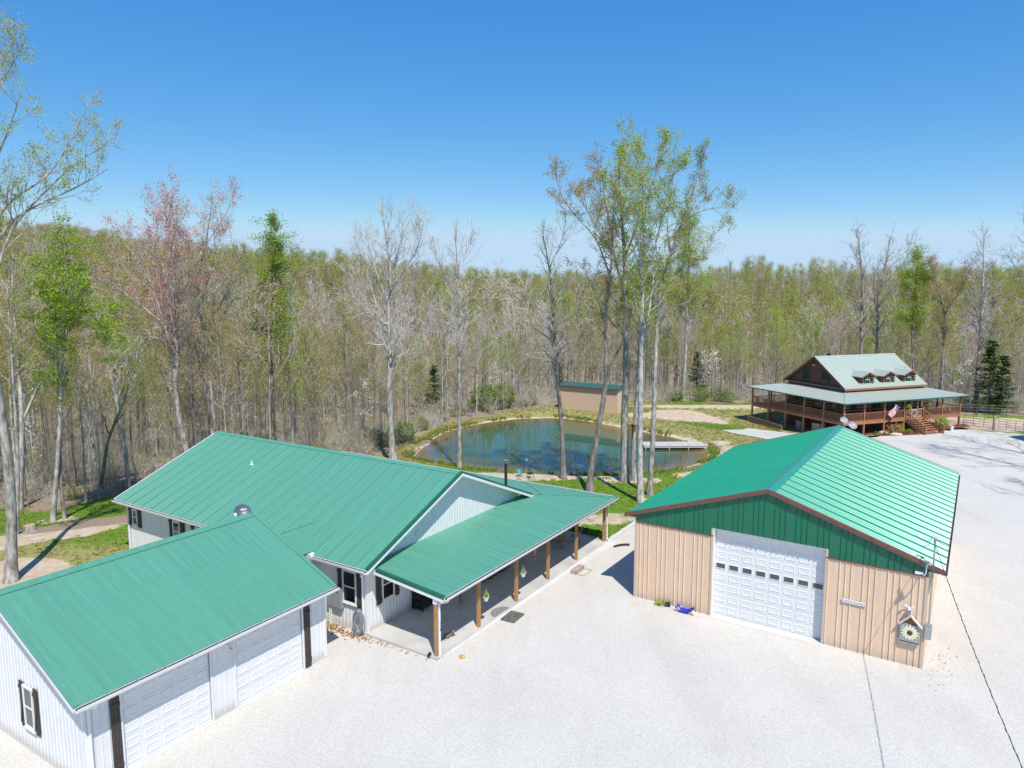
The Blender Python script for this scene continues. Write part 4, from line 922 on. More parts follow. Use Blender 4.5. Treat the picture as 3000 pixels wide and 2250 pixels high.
for (a, b_) in (dA, dB):
    garage_door(garage, a, b_, dz_ - 0.06, 5, 5, y=0.05)
    g = MB(); g.bx(a - 0.06, a, -0.045, 0.11, 0.05, dz_ + 0.06); g.bx(b_, b_ + 0.06, -0.045, 0.11, 0.05, dz_ + 0.06); g.bx(a, b_, -0.045, 0.11, dz_ - 0.006, dz_ + 0.06); g.build('door_frame', M_trim, garage)
shutter(garage, (0, 0, 0), (1, 0, 0), (0, -1, 0), 0.76, 1.07, 0.06, 2.72, M_shutter, brace=False)
shutter(garage, (0, 0, 0), (1, 0, 0), (0, -1, 0), 8.50, 8.81, 0.06, 2.72, M_shutter, brace=False)
window(garage, (0, 2 * yr, 0), (0, -1, 0), (-1, 0, 0), 2 * yr - 3.72 - 0.0, 2 * yr - 3.06, 0.95, 2.42, M_trim, shut=M_shutter, shut_w=0.27)

# ------------------------------------------------------------------ tan and green workshop
shop = thing('workshop', GO, GA, 'tan and green metal workshop with tall white overhead door', 'building')
W_, L_w = 12.645, 18.07; He, Ha = 4.464, 6.55; mw = (Ha - He) / (W_ / 2); cw, sw = math.cos(math.atan(mw)), math.sin(math.atan(mw)); osd = 0.55; yf, yb = -0.14, L_w + 0.45
Lw = (W_ / 2 + osd) / cw; ez = He - mw * osd
ribbed(shop, 'left_roof', 'roof_panel', (-osd, yb, ez), (0, -1, 0), (cw, 0, sw), [[(0, 0), (yb - yf, 0), (yb - yf, Lw), (0, Lw)]], M_wroof, back=0.10, back_m=M_soffit, rib=0.2285, rh=0.036, rw=0.092)
ribbed(shop, 'right_roof', 'roof_panel', (W_ + osd, yf, ez), (0, 1, 0), (-cw, 0, sw), [[(0, 0), (yb - yf, 0), (yb - yf, Lw), (0, Lw)]], M_wroof, back=0.10, back_m=M_soffit, rib=0.2285, rh=0.036, rw=0.092)
ridge_cap(shop, (W_ / 2, yf, Ha), (W_ / 2, yb, Ha), (-cw, 0, -sw), (cw, 0, -sw), mat('ridge_green', (0.03, 0.25, 0.19), 0.4), 0.3)
for s_ in (-1, 1):
    xa = W_ / 2 + s_ * (W_ / 2 + osd)
    for yy, sg_ in ((yf, -1), (yb, 1)):
        g = MB(); g.add([(xa, yy + sg_ * 0.04, ez + 0.05), (W_ / 2, yy + sg_ * 0.04, Ha + 0.05), (W_ / 2, yy + sg_ * 0.04, Ha - 0.14), (xa, yy + sg_ * 0.04, ez - 0.14), (xa, yy - sg_ * 0.12, ez + 0.05), (W_ / 2, yy - sg_ * 0.12, Ha + 0.05), (W_ / 2, yy - sg_ * 0.12, Ha + 0.02), (xa, yy - sg_ * 0.12, ez + 0.02)], [(0, 1, 2, 3), (4, 7, 6, 5), (0, 4, 5, 1), (3, 2, 6, 7), (0, 3, 7, 4), (1, 5, 6, 2)]); g.build('rake_trim', M_brown, shop)
    g = MB(); g.bx(xa - 0.015, xa + 0.015, yf, yb, ez - 0.16, ez - 0.005); g.build('fascia', M_brown, shop)
    g = MB(); g.bx(min(xa, xa - s_ * osd), max(xa, xa - s_ * osd), yf + .02, yb - .02, ez - 0.12, ez - 0.105); g.build('soffit', M_soffit, shop)
d0, d1, dh, Ht = 3.919, 8.825, 4.306, 3.934
def rz_(u): return Ha - 0.11 - mw * abs(u - W_ / 2)
SP = dict(rh=0.04, rw=0.065, rib=0.2285, back=0.16)
ribbed(shop, 'front_wall', 'siding_panel', (0, 0, 0), (1, 0, 0), (0, 0, 1), [[(0, 0.0), (d0, 0.0), (d0, Ht), (0, Ht)], [(d1, 0.0), (W_, 0.0), (W_, Ht), (d1, Ht)]], M_tan, **SP)
ribbed(shop, 'gable', 'siding_panel', (0, -0.012, 0), (1, 0, 0), (0, 0, 1), [[(0, Ht + .04), (d0, Ht + .04), (d0, rz_(d0)), (0, rz_(0))], [(d0, dh + 0.02), (d1, dh + 0.02), (d1, rz_(d1)), (W_ / 2, rz_(W_ / 2)), (d0, rz_(d0))], [(d1, Ht + .04), (W_, Ht + .04), (W_, rz_(W_)), (d1, rz_(d1))]], M_wgreen, rh=0.04, rw=0.065, rib=0.2285, back=0.14)
g = MB(); g.bx(0, d0, -0.06, 0, Ht - 0.01, Ht + 0.05); g.bx(d1, W_, -0.06, 0, Ht - 0.01, Ht + 0.05); g.build('belt_trim', M_brown, shop)
ribbed(shop, 'left_wall', 'siding_panel', (0, L_w, 0), (0, -1, 0), (0, 0, 1), [[(0, 0), (L_w, 0), (L_w, He - 0.1), (0, He - 0.1)]], M_tan, **SP)
ribbed(shop, 'right_wall', 'siding_panel', (W_, 0, 0), (0, 1, 0), (0, 0, 1), [[(0, 0), (L_w, 0), (L_w, He - 0.1), (0, He - 0.1)]], M_tan, **SP)
ribbed(shop, 'rear_wall', 'siding_panel', (W_, L_w, 0), (-1, 0, 0), (0, 0, 1), [[(0, 0), (W_, 0), (W_, rz_(0)), (W_ / 2, rz_(W_ / 2)), (0, rz_(0))]], M_tan, **SP)
for cx in (-0.03, W_ - 0.08):
    g = MB(); g.bx(cx, cx + 0.11, -0.05, 0.08, 0.0, Ht - 0.015); g.build('corner_trim', M_tan, shop)
garage_door(shop, d0, d1, dh - 0.02, 8, 8, win_row=4, y=0.30)
g = MB(); g.bx(d0 - 0.09, d0, -0.055, 0.36, 0.0, dh + 0.02); g.bx(d1, d1 + 0.09, -0.055, 0.36, 0.0, dh + 0.02); g.build('door_jamb', M_tan, shop)
g = MB(); g.bx(d0 + 0.002, d0 + 0.03, -0.03, 0.29, 0.03, dh); g.bx(d1 - 0.03, d1 - 0.002, -0.03, 0.29, 0.03, dh); g.bx(d0 + .03, d1 - .03, 0.0, 0.30, dh - 0.03, dh + 0.015); g.build('door_frame', M_trim, shop)
g = MB(); g.bx(d0 - 0.05, d1 + 0.05, -0.28, 0.40, -0.06, 0.036); g.bx(0.02, W_ - 0.02, 0.42, L_w - 0.02, -0.2, 0.03); g.build('foundation', M_concw, shop)
gt = MB(); gt.bx(W_ + osd + .02, W_ + osd + 0.09, yf, yb, ez - 0.12, ez - 0.10); gt.bx(W_ + osd + 0.08, W_ + osd + 0.09, yf, yb, ez - 0.12, ez - 0.02); gt.build('gutter', M_brown, shop)
# service mast with conduit, meter and weatherhead
ms_ = MB(); ms_.tube([(W_ + 0.14, -0.02, 1.5), (W_ + 0.14, -0.02, 5.45)], 0.035, 8); mo = ms_.build('service_mast', M_grey, shop)
g = MB(); g.tube([(W_ + 0.14, -0.02, 5.42), (W_ + 0.14, -0.02, 5.58), (W_ + 0.02, -0.04, 5.62)], [0.05, 0.06, 0.04], 8); g.build('weatherhead', M_grey, mo)
g = MB(); g.tube([(W_ + 0.04, -0.05, 5.6), (W_ - 0.15, -0.15, 5.42), (W_ - 0.42, -0.2, 5.55), (W_ - 0.55, -0.2, 5.62)], 0.012, 5); g.tube([(W_ + 0.1, -0.05, 5.55), (W_ + 0.35, 0.0, 5.4), (W_ + 0.6, 0.1, 5.3)], 0.012, 5); g.tube([(W_ + 0.0, -0.05, 5.5), (W_ - 0.1, -0.1, 5.25), (W_ - 0.3, -0.2, 5.2)], 0.01, 5); g.build('service_wire', M_black, mo)
g = MB(); g.bx(W_ + 0.02, W_ + 0.26, -0.12, 0.02, 1.35, 2.0); g.build('meter_box', M_grey, mo)
# floodlight on a bent arm at the gable corner
g = MB(); g.bx(12.17, 12.45, -0.12, -0.05, 4.0, 4.1); g.tube([(12.4, -0.1, 4.06), (12.52, -0.4, 4.1), (12.56, -0.62, 4.25), (12.6, -0.72, 4.75)], 0.025, 6); lo = g.build('floodlight_arm', M_trim, shop)
g = MB(); g.lathe([(0.02, 0.10), (0.07, 0.09), (0.10, 0.03), (0.11, 0.0), (0, 0.0)], (12.66, -0.85, 4.74), 10); g.beam((12.45, -0.7, 4.8), (12.62, -0.8, 4.8), 0.06, 0.05); g.build('floodlight_head', M_grey, lo)
# ------------------------------------------------------------------ log house
M_log = mat('log_brown', (0.19, 0.085, 0.042), 0.7, col2=(0.11, 0.05, 0.026), vscale=3, stretch=(0.6, 0.6, 5))
M_chink = mat('chinking', (0.72, 0.62, 0.48), 0.9)
M_deckw = mat('stained_deck', (0.44, 0.20, 0.105), 0.65, col2=(0.32, 0.135, 0.07), vscale=4)
M_rail = mat('stained_rail', (0.43, 0.20, 0.11), 0.6, col2=(0.31, 0.135, 0.07), vscale=5)
M_lroof = mat('sage_metal_roof', (0.37, 0.425, 0.355), 0.36, var=0.04, vscale=0.5, spec=0.6, coat=0.3)
M_lgreen = mat('forest_green_trim', (0.012, 0.10, 0.075), 0.5)
M_siding = mat('brown_lap_siding', (0.16, 0.062, 0.038), 0.65, var=0.15, vscale=3)
M_fascia = mat('orange_brown_fascia', (0.36, 0.13, 0.055), 0.6, var=0.1)
M_wgate = mat('weathered_gate', (0.55, 0.43, 0.30), 0.7)
lg = thing('log_house', LO, LA, 'two storey brown log house with sage roof, three dormers and a railed deck', 'house')
Wf, Df = 17.53, 14.82; zdb, zdt = 1.16, 1.44; zpe = 3.62; ovp = 0.47
wx0, wx1, wy0, wy1 = 3.05, 14.55, 3.05, 11.70; zpt = 4.32
def ldz(x, y): p = LW(x, y); return float(ground_z(np.array([p.x]), np.array([p.y]))[0])
# deck
g = MB()
for k in range(int(Wf / 0.14) + 1): pass
g.bx(0, Wf, 0, wy0, zdt - 0.045, zdt); g.bx(0, wx0, wy0, Df, zdt - 0.045, zdt); g.bx(wx1, Wf, wy0, Df, zdt - 0.045, zdt); g.bx(wx0, wx1, wy1, Df, zdt - 0.045, zdt)
deck = g.build('deck', M_deckw, lg)
for (a, b_) in (((0, 0), (Wf, 0)), ((0, 0), (0, Df)), ((Wf, 0), (Wf, Df)), ((0, Df), (Wf, Df))):
    g = MB(); g.beam((a[0], a[1], (zdb + zdt) / 2 - 0.03), (b_[0], b_[1], (zdb + zdt) / 2 - 0.03), 0.05, 0.24); g.build('rim_joist', M_deckw, deck)
pm = {}
def lpost(x, y, z0, z1, w=0.15):
    key = round(z1 - z0, 2)
    if key not in pm: g = MB(); g.box((0, 0, (z1 - z0) / 2), (w, w, z1 - z0)); pm[key] = mesh_from('post', g.V, g.F, M_rail)
    o = bpy.data.objects.new('post', pm[key]); link(o, lg); o.location = (x, y, z0)
LEFTY = [Df * i / 5 for i in range(6)]; FRX = [Wf * i / 6 for i in range(7)]
per = [(x, 0.07) for x in FRX] + [(0.07, y) for y in LEFTY[1:]] + [(Wf - 0.07, y) for y in LEFTY[1:]] + [(x, Df - 0.07) for x in FRX[1:-1]]
for i, (x, y) in enumerate(per):
    x = min(max(x, 0.07), Wf - 0.07)
    lpost(x, y, zdt, zpe - 0.05); zb = round(ldz(x, y) - 0.2, 1); lpost(x, y, zb, zdb + 0.02, 0.17)
# railings: each bay a part, each baluster a piece
balm = None
def railing(p, q, z0=zdt, h=0.92, m=None, name='railing'):
    global balm
    p, q = Vector(p), Vector(q); L = (q - p).length; d = (q - p).normalized(); m = m or M_rail
    g = MB(); g.beam((p.x, p.y, z0 + h), (q.x, q.y, z0 + h), 0.11, 0.04); g.beam((p.x, p.y, z0 + 0.09), (q.x, q.y, z0 + 0.09), 0.05, 0.07); r_ = g.build(name, m, lg)
    n = int(L / 0.155); 
    if balm is None: b_ = MB(); b_.bx(-0.018, 0.018, -0.018, 0.018, 0.12, 0.90); balm = mesh_from('baluster', b_.V, b_.F, M_rail)
    me = balm
    if m is not M_rail: me = balm.copy(); me.materials.clear(); me.materials.append(m)
    for i in range(1, n): o = bpy.data.objects.new('baluster', me); link(o, r_); c = p + d * (L * i / n); o.location = (c.x, c.y, z0)
    return r_
for i in range(6):
    if i == 3: continue
    railing((FRX[i] + 0.15, 0.07, 0), (FRX[i + 1] - 0.08, 0.07, 0))
for i in range(5):
    railing((0.07, LEFTY[i] + 0.15, 0), (0.07, LEFTY[i + 1] - 0.08, 0))
def railing_stuff(p, q):
    p, q = Vector(p), Vector(q); L = (q - p).length; d = (q - p).normalized(); g = MB(); z0 = zdt
    g.beam((p.x, p.y, z0 + .92), (q.x, q.y, z0 + .92), 0.11, 0.04); g.beam((p.x, p.y, z0 + 0.09), (q.x, q.y, z0 + 0.09), 0.05, 0.07)
    for i in range(1, int(L / 0.155)): c = p + d * 0.155 * i; g.bx(c.x - .018, c.x + .018, c.y - .018, c.y + .018, z0 + .12, z0 + .9)
    tag(g.build('railing', M_rail, lg), kind='stuff')
railing_stuff((Wf - 0.07, 0.2, 0), (Wf - 0.07, Df - 0.2, 0)); railing_stuff((0.2, Df - 0.07, 0), (Wf - 0.2, Df - 0.07, 0))
# gate between the stair posts
gr = railing((FRX[3] + 0.12, 0.07, 0), (FRX[3] + 0.95, 0.07, 0), m=M_wgate); railing((FRX[4] - 0.9, 0.07, 0), (FRX[4] - 0.1, 0.07, 0), m=M_wgate)
for x in (FRX[3] + 0.98, FRX[4] - 0.95): lpost(x, 0.07, zdt, zpe - 0.05, 0.12)
g = MB(); c0 = (FRX[3] + FRX[4]) / 2
for k in range(16):
    a0, a1 = 2 * math.pi * k / 16, 2 * math.pi * (k + 1) / 16; g.beam((c0 + 0.33 * math.cos(a0), 0.06, zdt + 0.48 + 0.33 * math.sin(a0)), (c0 + 0.33 * math.cos(a1), 0.06, zdt + 0.48 + 0.33 * math.sin(a1)), 0.07, 0.05)
g.bx(c0 - 0.46, c0 + 0.46, 0.04, 0.09, zdt + 0.86, zdt + 0.94); g.bx(c0 - 0.46, c0 + 0.46, 0.04, 0.09, zdt + 0.06, zdt + 0.14); g.bx(c0 - 0.46, c0 - 0.4, 0.04, 0.09, zdt + 0.06, zdt + 0.94); g.bx(c0 + 0.4, c0 + 0.46, 0.04, 0.09, zdt + 0.06, zdt + 0.94)
for k in range(-2, 3): g.bx(c0 + k * 0.15 - .015, c0 + k * 0.15 + .015, 0.05, 0.08, zdt + 0.1, zdt + 0.9)
g.build('gate', M_wgate, lg)
# stairs
sx0, sx1 = FRX[3] + 0.12, FRX[4] - 0.12; NS = 8; rise = (zdt - 0.02) / NS; run = 2.55 / NS
st = MB()
for x in (sx0, sx1): st.beam((x, 0.0, zdt - 0.2), (x, -2.6, -0.06), 0.05, 0.28)
stairs = st.build('stairs', M_deckw, lg)
tb = MB(); tb.box((0, 0, 0), (sx1 - sx0, run + 0.0, 0.045)); tme = mesh_from('tread', tb.V, tb.F, M_deckw)
for k in range(NS): o = bpy.data.objects.new('tread', tme); link(o, stairs); o.location = ((sx0 + sx1) / 2, -run * (k + 0.5), zdt - rise * (k + 1) + rise * 0.15)
for x in (sx0, sx1):
    g = MB(); g.bx(x - .07, x + .07, -2.72, -2.58, 0.0, 0.98); g.beam((x, 0.0, zdt + 0.9), (x, -2.65, 0.92), 0.10, 0.05); g.beam((x, 0.0, zdt + 0.15), (x, -2.65, 0.16), 0.05, 0.06)
    for k in range(1, 15): yy = -2.65 * k / 15; zz = zdt + (0.0 - zdt) * k / 15; g.bx(x - .018, x + .018, yy - .018, yy + .018, zz + .15, zz + .9)
    g.build('stair_rail', M_rail, stairs)
# lower level walls
g = MB(); g.bx(wx0, wx1, wy0, wy1, -1.3, zdt - 0.05); bl_ = g.build('basement_wall', mat('basement_brown', (0.15, 0.06, 0.035), 0.8, var=0.2, vscale=4), lg)
g = MB(); g.bx(wx0 - 0.06, wx0 - 0.005, 5.2, 6.2, -0.7, 1.2); g.build('basement_door', M_lgreen, lg)
# log walls with chinking
core = MB(); core.bx(wx0, wx1, wy0, wy1, zdt, 4.75); core.build('log_core', M_chink, lg)
NL = 10; lh = (4.72 - zdt) / NL
def logs(a, b_, axis, at_):
    wl_ = MB(); wl_.bx(0, .01, 0, .01, 0, .01)
    L = b_ - a; m_ = MB()
    hh, dd, bv = lh * 0.80 / 2, 0.10, 0.05
    prof = [(-dd, -hh + bv), (-dd, hh - bv), (-dd + bv, hh), (dd, hh), (dd, -hh), (-dd + bv, -hh)]
    return prof, L
for nm, axis, at_, a, b_, sg_ in (('front_log_wall', 'x', wy0, wx0 - 0.25, wx1 + 0.25, -1), ('left_log_wall', 'y', wx0, wy0 - 0.25, wy1 + 0.25, -1), ('right_log_wall', 'y', wx1, wy0 - 0.25, wy1 + 0.25, 1)):
    g = MB()
    if axis == 'x': g.bx(a + .3, b_ - .3, at_ - 0.02, at_ + 0.02, zdt, 4.7)
    else: g.bx(at_ - 0.02, at_ + 0.02, a + .3, b_ - .3, zdt, 4.7)
    part = g.build(nm, M_chink, lg)
    hh, dd, bv = lh * 0.78 / 2, 0.09, 0.04; prof = [(sg_ * dd, -hh + bv), (sg_ * dd, hh - bv), (sg_ * (dd - bv), hh), (-sg_ * 0.03, hh), (-sg_ * 0.03, -hh), (sg_ * (dd - bv), -hh)]
    m_ = MB(); n = 6
    if axis == 'x': V = [(a, q[0], q[1]) for q in prof] + [(b_, q[0], q[1]) for q in prof]
    else: V = [(q[0], a, q[1]) for q in prof] + [(q[0], b_, q[1]) for q in prof]
    m_.add(V, [tuple(range(n)), tuple(range(n, 2 * n))[::-1]] + [(i, (i + 1) % n, n + (i + 1) % n, n + i) for i in range(n)])
    me_ = mesh_from('log', m_.V, m_.F, M_log)
    for k in range(NL):
        o = bpy.data.objects.new('log', me_); link(o, part); zz = zdt + (k + 0.5) * lh; o.location = (0, at_, zz) if axis == 'x' else (at_, 0, zz)
# doors and windows of the main floor
def lwin(A, U, N, u0, u1, z0, z1, nm='window', door=False, fm=None):
    A, U, N = Vector(A), Vector(U), Vector(N); Z = Vector((0, 0, 1)); Mx = Matrix((U, N, Z)).transposed(); fm = fm or M_lgreen
    g = MB(); t = 0.09
    def b_(a0, a1, n0, n1, c0, c1, mb): mb.box(A + U * ((a0 + a1) / 2) + N * ((n0 + n1) / 2) + Z * ((c0 + c1) / 2), (a1 - a0, n1 - n0, c1 - c0), M=Mx)
    b_(u0, u0 + t, 0.0, 0.16, z0, z1, g); b_(u1 - t, u1, 0.0, 0.16, z0, z1, g); b_(u0 + t, u1 - t, 0.0, 0.16, z1 - t, z1, g); b_(u0 + t, u1 - t, 0.0, 0.16, z0, z0 + t, g)
    if not door: b_(u0 + t, u1 - t, 0.0, 0.14, (z0 + z1) / 2 - 0.02, (z0 + z1) / 2 + 0.02, g)
    w = g.build(nm, fm, lg)
    p = MB(); b_(u0 + t, u1 - t, 0.0, 0.115, z0 + t, z1 - t, p); p.build('pane', M_darkglass if not door else M_lgreen, w)
    return w
for a, b_ in ((3.9, 4.8), (7.2, 8.4), (11.9, 13.0)): lwin((0, wy0, 0), (1, 0, 0), (0, -1, 0), a, b_, zdt + 0.75, zdt + 2.1)
lwin((0, wy0, 0), (1, 0, 0), (0, -1, 0), 9.5, 10.5, zdt + 0.02, zdt + 2.15, 'front_door', True)
for a, b_ in ((1.2, 2.4), (6.8, 7.9)): lwin((wx0, wy1, 0), (0, -1, 0), (-1, 0, 0), a, b_, zdt + 0.7, zdt + 2.1)
lwin((wx0, wy1, 0), (0, -1, 0), (-1, 0, 0), 4.2, 5.6, zdt + 0.02, zdt + 2.15, 'patio_door')
# porch roof, hipped all round
xe0, xe1, ye0, ye1 = -ovp, Wf + ovp, -ovp, Df + ovp; xi0, xi1, yi0, yi1 = wx0 - .05, wx1 + .05, wy0 - .05, wy1 + .05
rise_ = zpt - zpe
def plane_roof(name, A, B, C, Dd, piece='roof_panel', m=None, width=0.914, rib=0.305, rh=0.016):
    """A,B eave ends (left to right seen from outside), C,D upper ends"""
    A, B, C, Dd = map(Vector, (A, B, C, Dd)); U = (B - A).normalized(); Nn = U.cross(Dd - A).normalized(); Vv = Nn.cross(U)
    f = lambda P: ((P - A).dot(U), (P - A).dot(Vv))
    return ribbed(lg, name, piece, A, U, Vv, [[f(A), f(B), f(C), f(Dd)]], m or M_lroof, width=width, rib=rib, rh=rh, rw=0.04, back=0.09, back_m=M_siding)
plane_roof('front_porch_roof', (xe0, ye0, zpe), (xe1, ye0, zpe), (xi1, yi0, zpt), (xi0, yi0, zpt))
plane_roof('left_porch_roof', (xe0, ye1, zpe), (xe0, ye0, zpe), (xi0, yi0, zpt), (xi0, yi1, zpt))
plane_roof('right_porch_roof', (xe1, ye0, zpe), (xe1, ye1, zpe), (xi1, yi1, zpt), (xi1, yi0, zpt))
plane_roof('rear_porch_roof', (xe1, ye1, zpe), (xe0, ye1, zpe), (xi0, yi1, zpt), (xi1, yi1, zpt))
for (a, b_, c) in (((xe0, ye0), (xi0, yi0), (-.7, .7)), ((xe1, ye0), (xi1, yi0), (.7, .7))):
    g = MB(); g.tube([(a[0], a[1], zpe + 0.03), (b_[0], b_[1], zpt + 0.03)], 0.05, 6); g.build('hip_cap', M_lroof, lg)
for (a, b_) in (((xe0, ye0), (xe1, ye0)), ((xe0, ye1), (xe0, ye0)), ((xe1, ye0), (xe1, ye1))):
    g = MB(); d = Vector((b_[0] - a[0], b_[1] - a[1], 0)).normalized(); o_ = Vector((d.y, -d.x, 0)); g.beam(Vector((*a, zpe - 0.05)) + o_ * 0.05, Vector((*b_, zpe - 0.05)) + o_ * 0.05, 0.10, 0.11); g.build('eave_gutter', M_lgreen, lg)
# main roof and gables
mx0, mx1, my0, my1 = 2.48, 15.12, 2.53, 12.19; me_, mr_ = 4.68, 7.95; ym = (my0 + my1) / 2
plane_roof('front_roof', (mx0, my0, me_), (mx1, my0, me_), (mx1, ym, mr_), (mx0, ym, mr_))
plane_roof('rear_roof', (mx1, my1, me_), (mx0, my1, me_), (mx0, ym, mr_), (mx1, ym, mr_))
sl = Vector((0, ym - my0, mr_ - me_)).normalized()
ridge_cap(lg, (mx0, ym, mr_), (mx1, ym, mr_), (0, -sl.y, -sl.z), (0, sl.y, -sl.z), M_lroof, 0.2)
for xx in (mx0, mx1):
    for yy in (my0, my1):
        g = MB(); g.beam((xx, yy, me_ - 0.06), (xx, ym, mr_ - 0.06), 0.05, 0.22); g.build('rake_board', M_siding if xx == mx0 else M_fascia, lg)
g = MB(); g.bx(mx0, mx1, my0 - 0.03, my0 + 0.02, me_ - 0.2, me_ - 0.03); g.build('fascia', M_fascia, lg)
g = MB(); g.bx(mx0 + .1, mx1 - .1, my0 + 0.02, wy0 + .1, me_ - 0.14, me_ - 0.12); g.build('soffit', M_siding, lg)
slope_m = (mr_ - me_) / (ym - my0)
for xx, sg_ in ((wx0 - 0.10, -1), (wx1 + 0.10, 1)):
    g = MB(); zt_ = lambda y: me_ + slope_m * (min(y, 2 * ym - y) - my0) - 0.12
    g.prism([(wy0, 4.3), (wy1, 4.3), (wy1, zt_(wy1)), (ym, zt_(ym)), (wy0, zt_(wy0))], 'x', xx - 0.03, xx + 0.05); part = g.build('gable_wall', M_siding, lg)
    z = 4.86; k = 0
    while z < zt_(ym) - 0.1:
        z2 = min(z + 0.165, zt_(ym) - 0.05)
        ya = wy0 if zt_(wy0) > z2 else my0 + (z2 + 0.12 - me_) / slope_m; yb2 = 2 * ym - ya
        b_ = MB(); x_o = xx + sg_ * 0.035
        b_.add([(x_o, ya, z), (x_o, yb2, z), (x_o + sg_ * 0.02, ya, z), (x_o + sg_ * 0.02, yb2, z), (x_o, ya, z2), (x_o, yb2, z2)], [(0, 1, 3, 2), (2, 3, 5, 4), (0, 2, 4), (1, 5, 3)])
        b_.build('siding_board', M_siding, part); z += 0.17
    g = MB(); g.bx(min(xx, xx + sg_ * .2), max(xx, xx + sg_ * .2), wy0 - .2, wy1 + .2, 4.66, 4.83); g.build('belt_log', mat('dark_log', (0.05, 0.03, 0.022), 0.7), lg)
    g = MB(); g.bx(min(xx, xx + sg_ * .12), max(xx, xx + sg_ * .12), wy0 - .2, wy1 + .2, 4.60, 4.635); g.build('belt_chink', M_chink, lg)
for yy in (5.35, 8.35): lwin((wx0 - 0.12, yy, 0), (0, -1, 0), (-1, 0, 0), -1.05, 0.0, 5.05, 6.35)
g = MB(); g.bx(wx0 - 0.32, wx0 - 0.16, 7.55, 7.75, 6.85, 7.0); g.build('gable_light', M_trim, lg)
# stone chimney cap behind the ridge
g = MB(); g.tube([(5.2, ym + 0.5, 7.4), (5.2, ym + 0.5, 8.12)], 0.16, 10); g.tube([(5.2, ym + 0.5, 8.08), (5.2, ym + 0.5, 8.2)], 0.24, 10); g.build('flue', M_black, lg)
# dormers
for cx in (6.35, 9.5, 12.75):
    yf_, hw = 3.25, 0.78; zb = me_ + slope_m * (yf_ - my0); ze_ = 5.85; za = 6.42; ms2 = (za - ze_) / 1.18
    yb1 = my0 + (ze_ - me_) / slope_m; yb2 = my0 + (za - me_) / slope_m
    g = MB()
    g.add([(cx - hw, yf_, zb - .1), (cx + hw, yf_, zb - .1), (cx + hw, yf_, ze_ + .1), (cx, yf_, za - .1), (cx - hw, yf_, ze_ + .1)], [(0, 1, 2, 3, 4)])
    for s_ in (-1, 1): g.add([(cx + s_ * hw, yf_, zb - .1), (cx + s_ * hw, yf_, ze_ + .12), (cx + s_ * hw, yb1 + .5, ze_ + .12)], [(0, 1, 2)])
    dm = g.build('dormer', M_chink, lg)
    for s_ in (-1, 1):
        d = MB(); A_ = Vector((cx + s_ * 1.18, yf_ - 0.42, ze_)); B_ = Vector((cx + s_ * 1.18, yb1, ze_)); C_ = Vector((cx, yb2 + .02, za)); D_ = Vector((cx, yf_ - 0.42, za)); up = Vector((0, 0, 0.05))
        d.add([A_, B_, C_, D_, A_ + up, B_ + up, C_ + up, D_ + up], [(0, 1, 2, 3), (4, 7, 6, 5), (0, 4, 5, 1), (1, 5, 6, 2), (2, 6, 7, 3), (3, 7, 4, 0)]); d.build('dormer_roof', M_lroof, dm)
        d = MB(); d.beam(A_ + Vector((0, -0.02, -0.03)), D_ + Vector((0, -0.02, -0.03)), 0.05, 0.17, up=(0, 1, 0)); d.build('dormer_rake', M_fascia, dm)
        for k in range(4):
            zl = zb + 0.12 + k * 0.27
            if zl > ze_ - 0.02: break
            b_ = MB(); ylog = my0 + (zl - me_) / slope_m + .2
            b_.bx(cx + s_ * hw - 0.09, cx + s_ * hw + 0.09, yf_ - 0.28, ylog, zl - 0.1, zl + 0.1); b_.build('log', M_log, dm)
            b_ = MB(); b_.bx(cx + s_ * (hw - 0.36) - .09, cx + s_ * (hw + 0.28), yf_ - 0.09, yf_ + 0.02, zl - 0.1, zl + 0.1); b_.build('log', M_log, dm)
    d = MB(); d.add([(cx - .75, yf_ - .12, ze_ + .12), (cx + .75, yf_ - .12, ze_ + .12), (cx, yf_ - .12, za - .12)], [(0, 1, 2)]); d.build('dormer_gable', M_siding, dm)
    w = MB()
    for a0, a1, c0, c1 in ((-.42, -.32, zb + .02, ze_ + .06), (.32, .42, zb + .02, ze_ + .06), (-.32, .32, ze_ - .04, ze_ + .06), (-.32, .32, zb + .02, zb + .1)): w.bx(cx + a0, cx + a1, yf_ - 0.16, yf_ - .02, c0, c1)
    w.build('dormer_window', M_lgreen, dm)
    w = MB(); w.bx(cx - .32, cx + .32, yf_ - 0.1, yf_ - 0.03, zb + .1, ze_ - .04); w.build('pane', M_darkglass, dm)
    w = MB(); zmid = (zb + ze_) / 2 + .03
    w.bx(cx - .32, cx + .32, yf_ - 0.13, yf_ - 0.095, zmid - .025, zmid + .025); w.bx(cx - .32, cx - .28, yf_ - 0.13, yf_ - 0.095, zb + .1, ze_ - .04); w.bx(cx + .28, cx + .32, yf_ - 0.13, yf_ - 0.095, zb + .1, ze_ - .04); w.bx(cx - .02, cx + .02, yf_ - 0.125, yf_ - 0.095, zmid, ze_ - .04); w.build('sash', M_trim, dm)
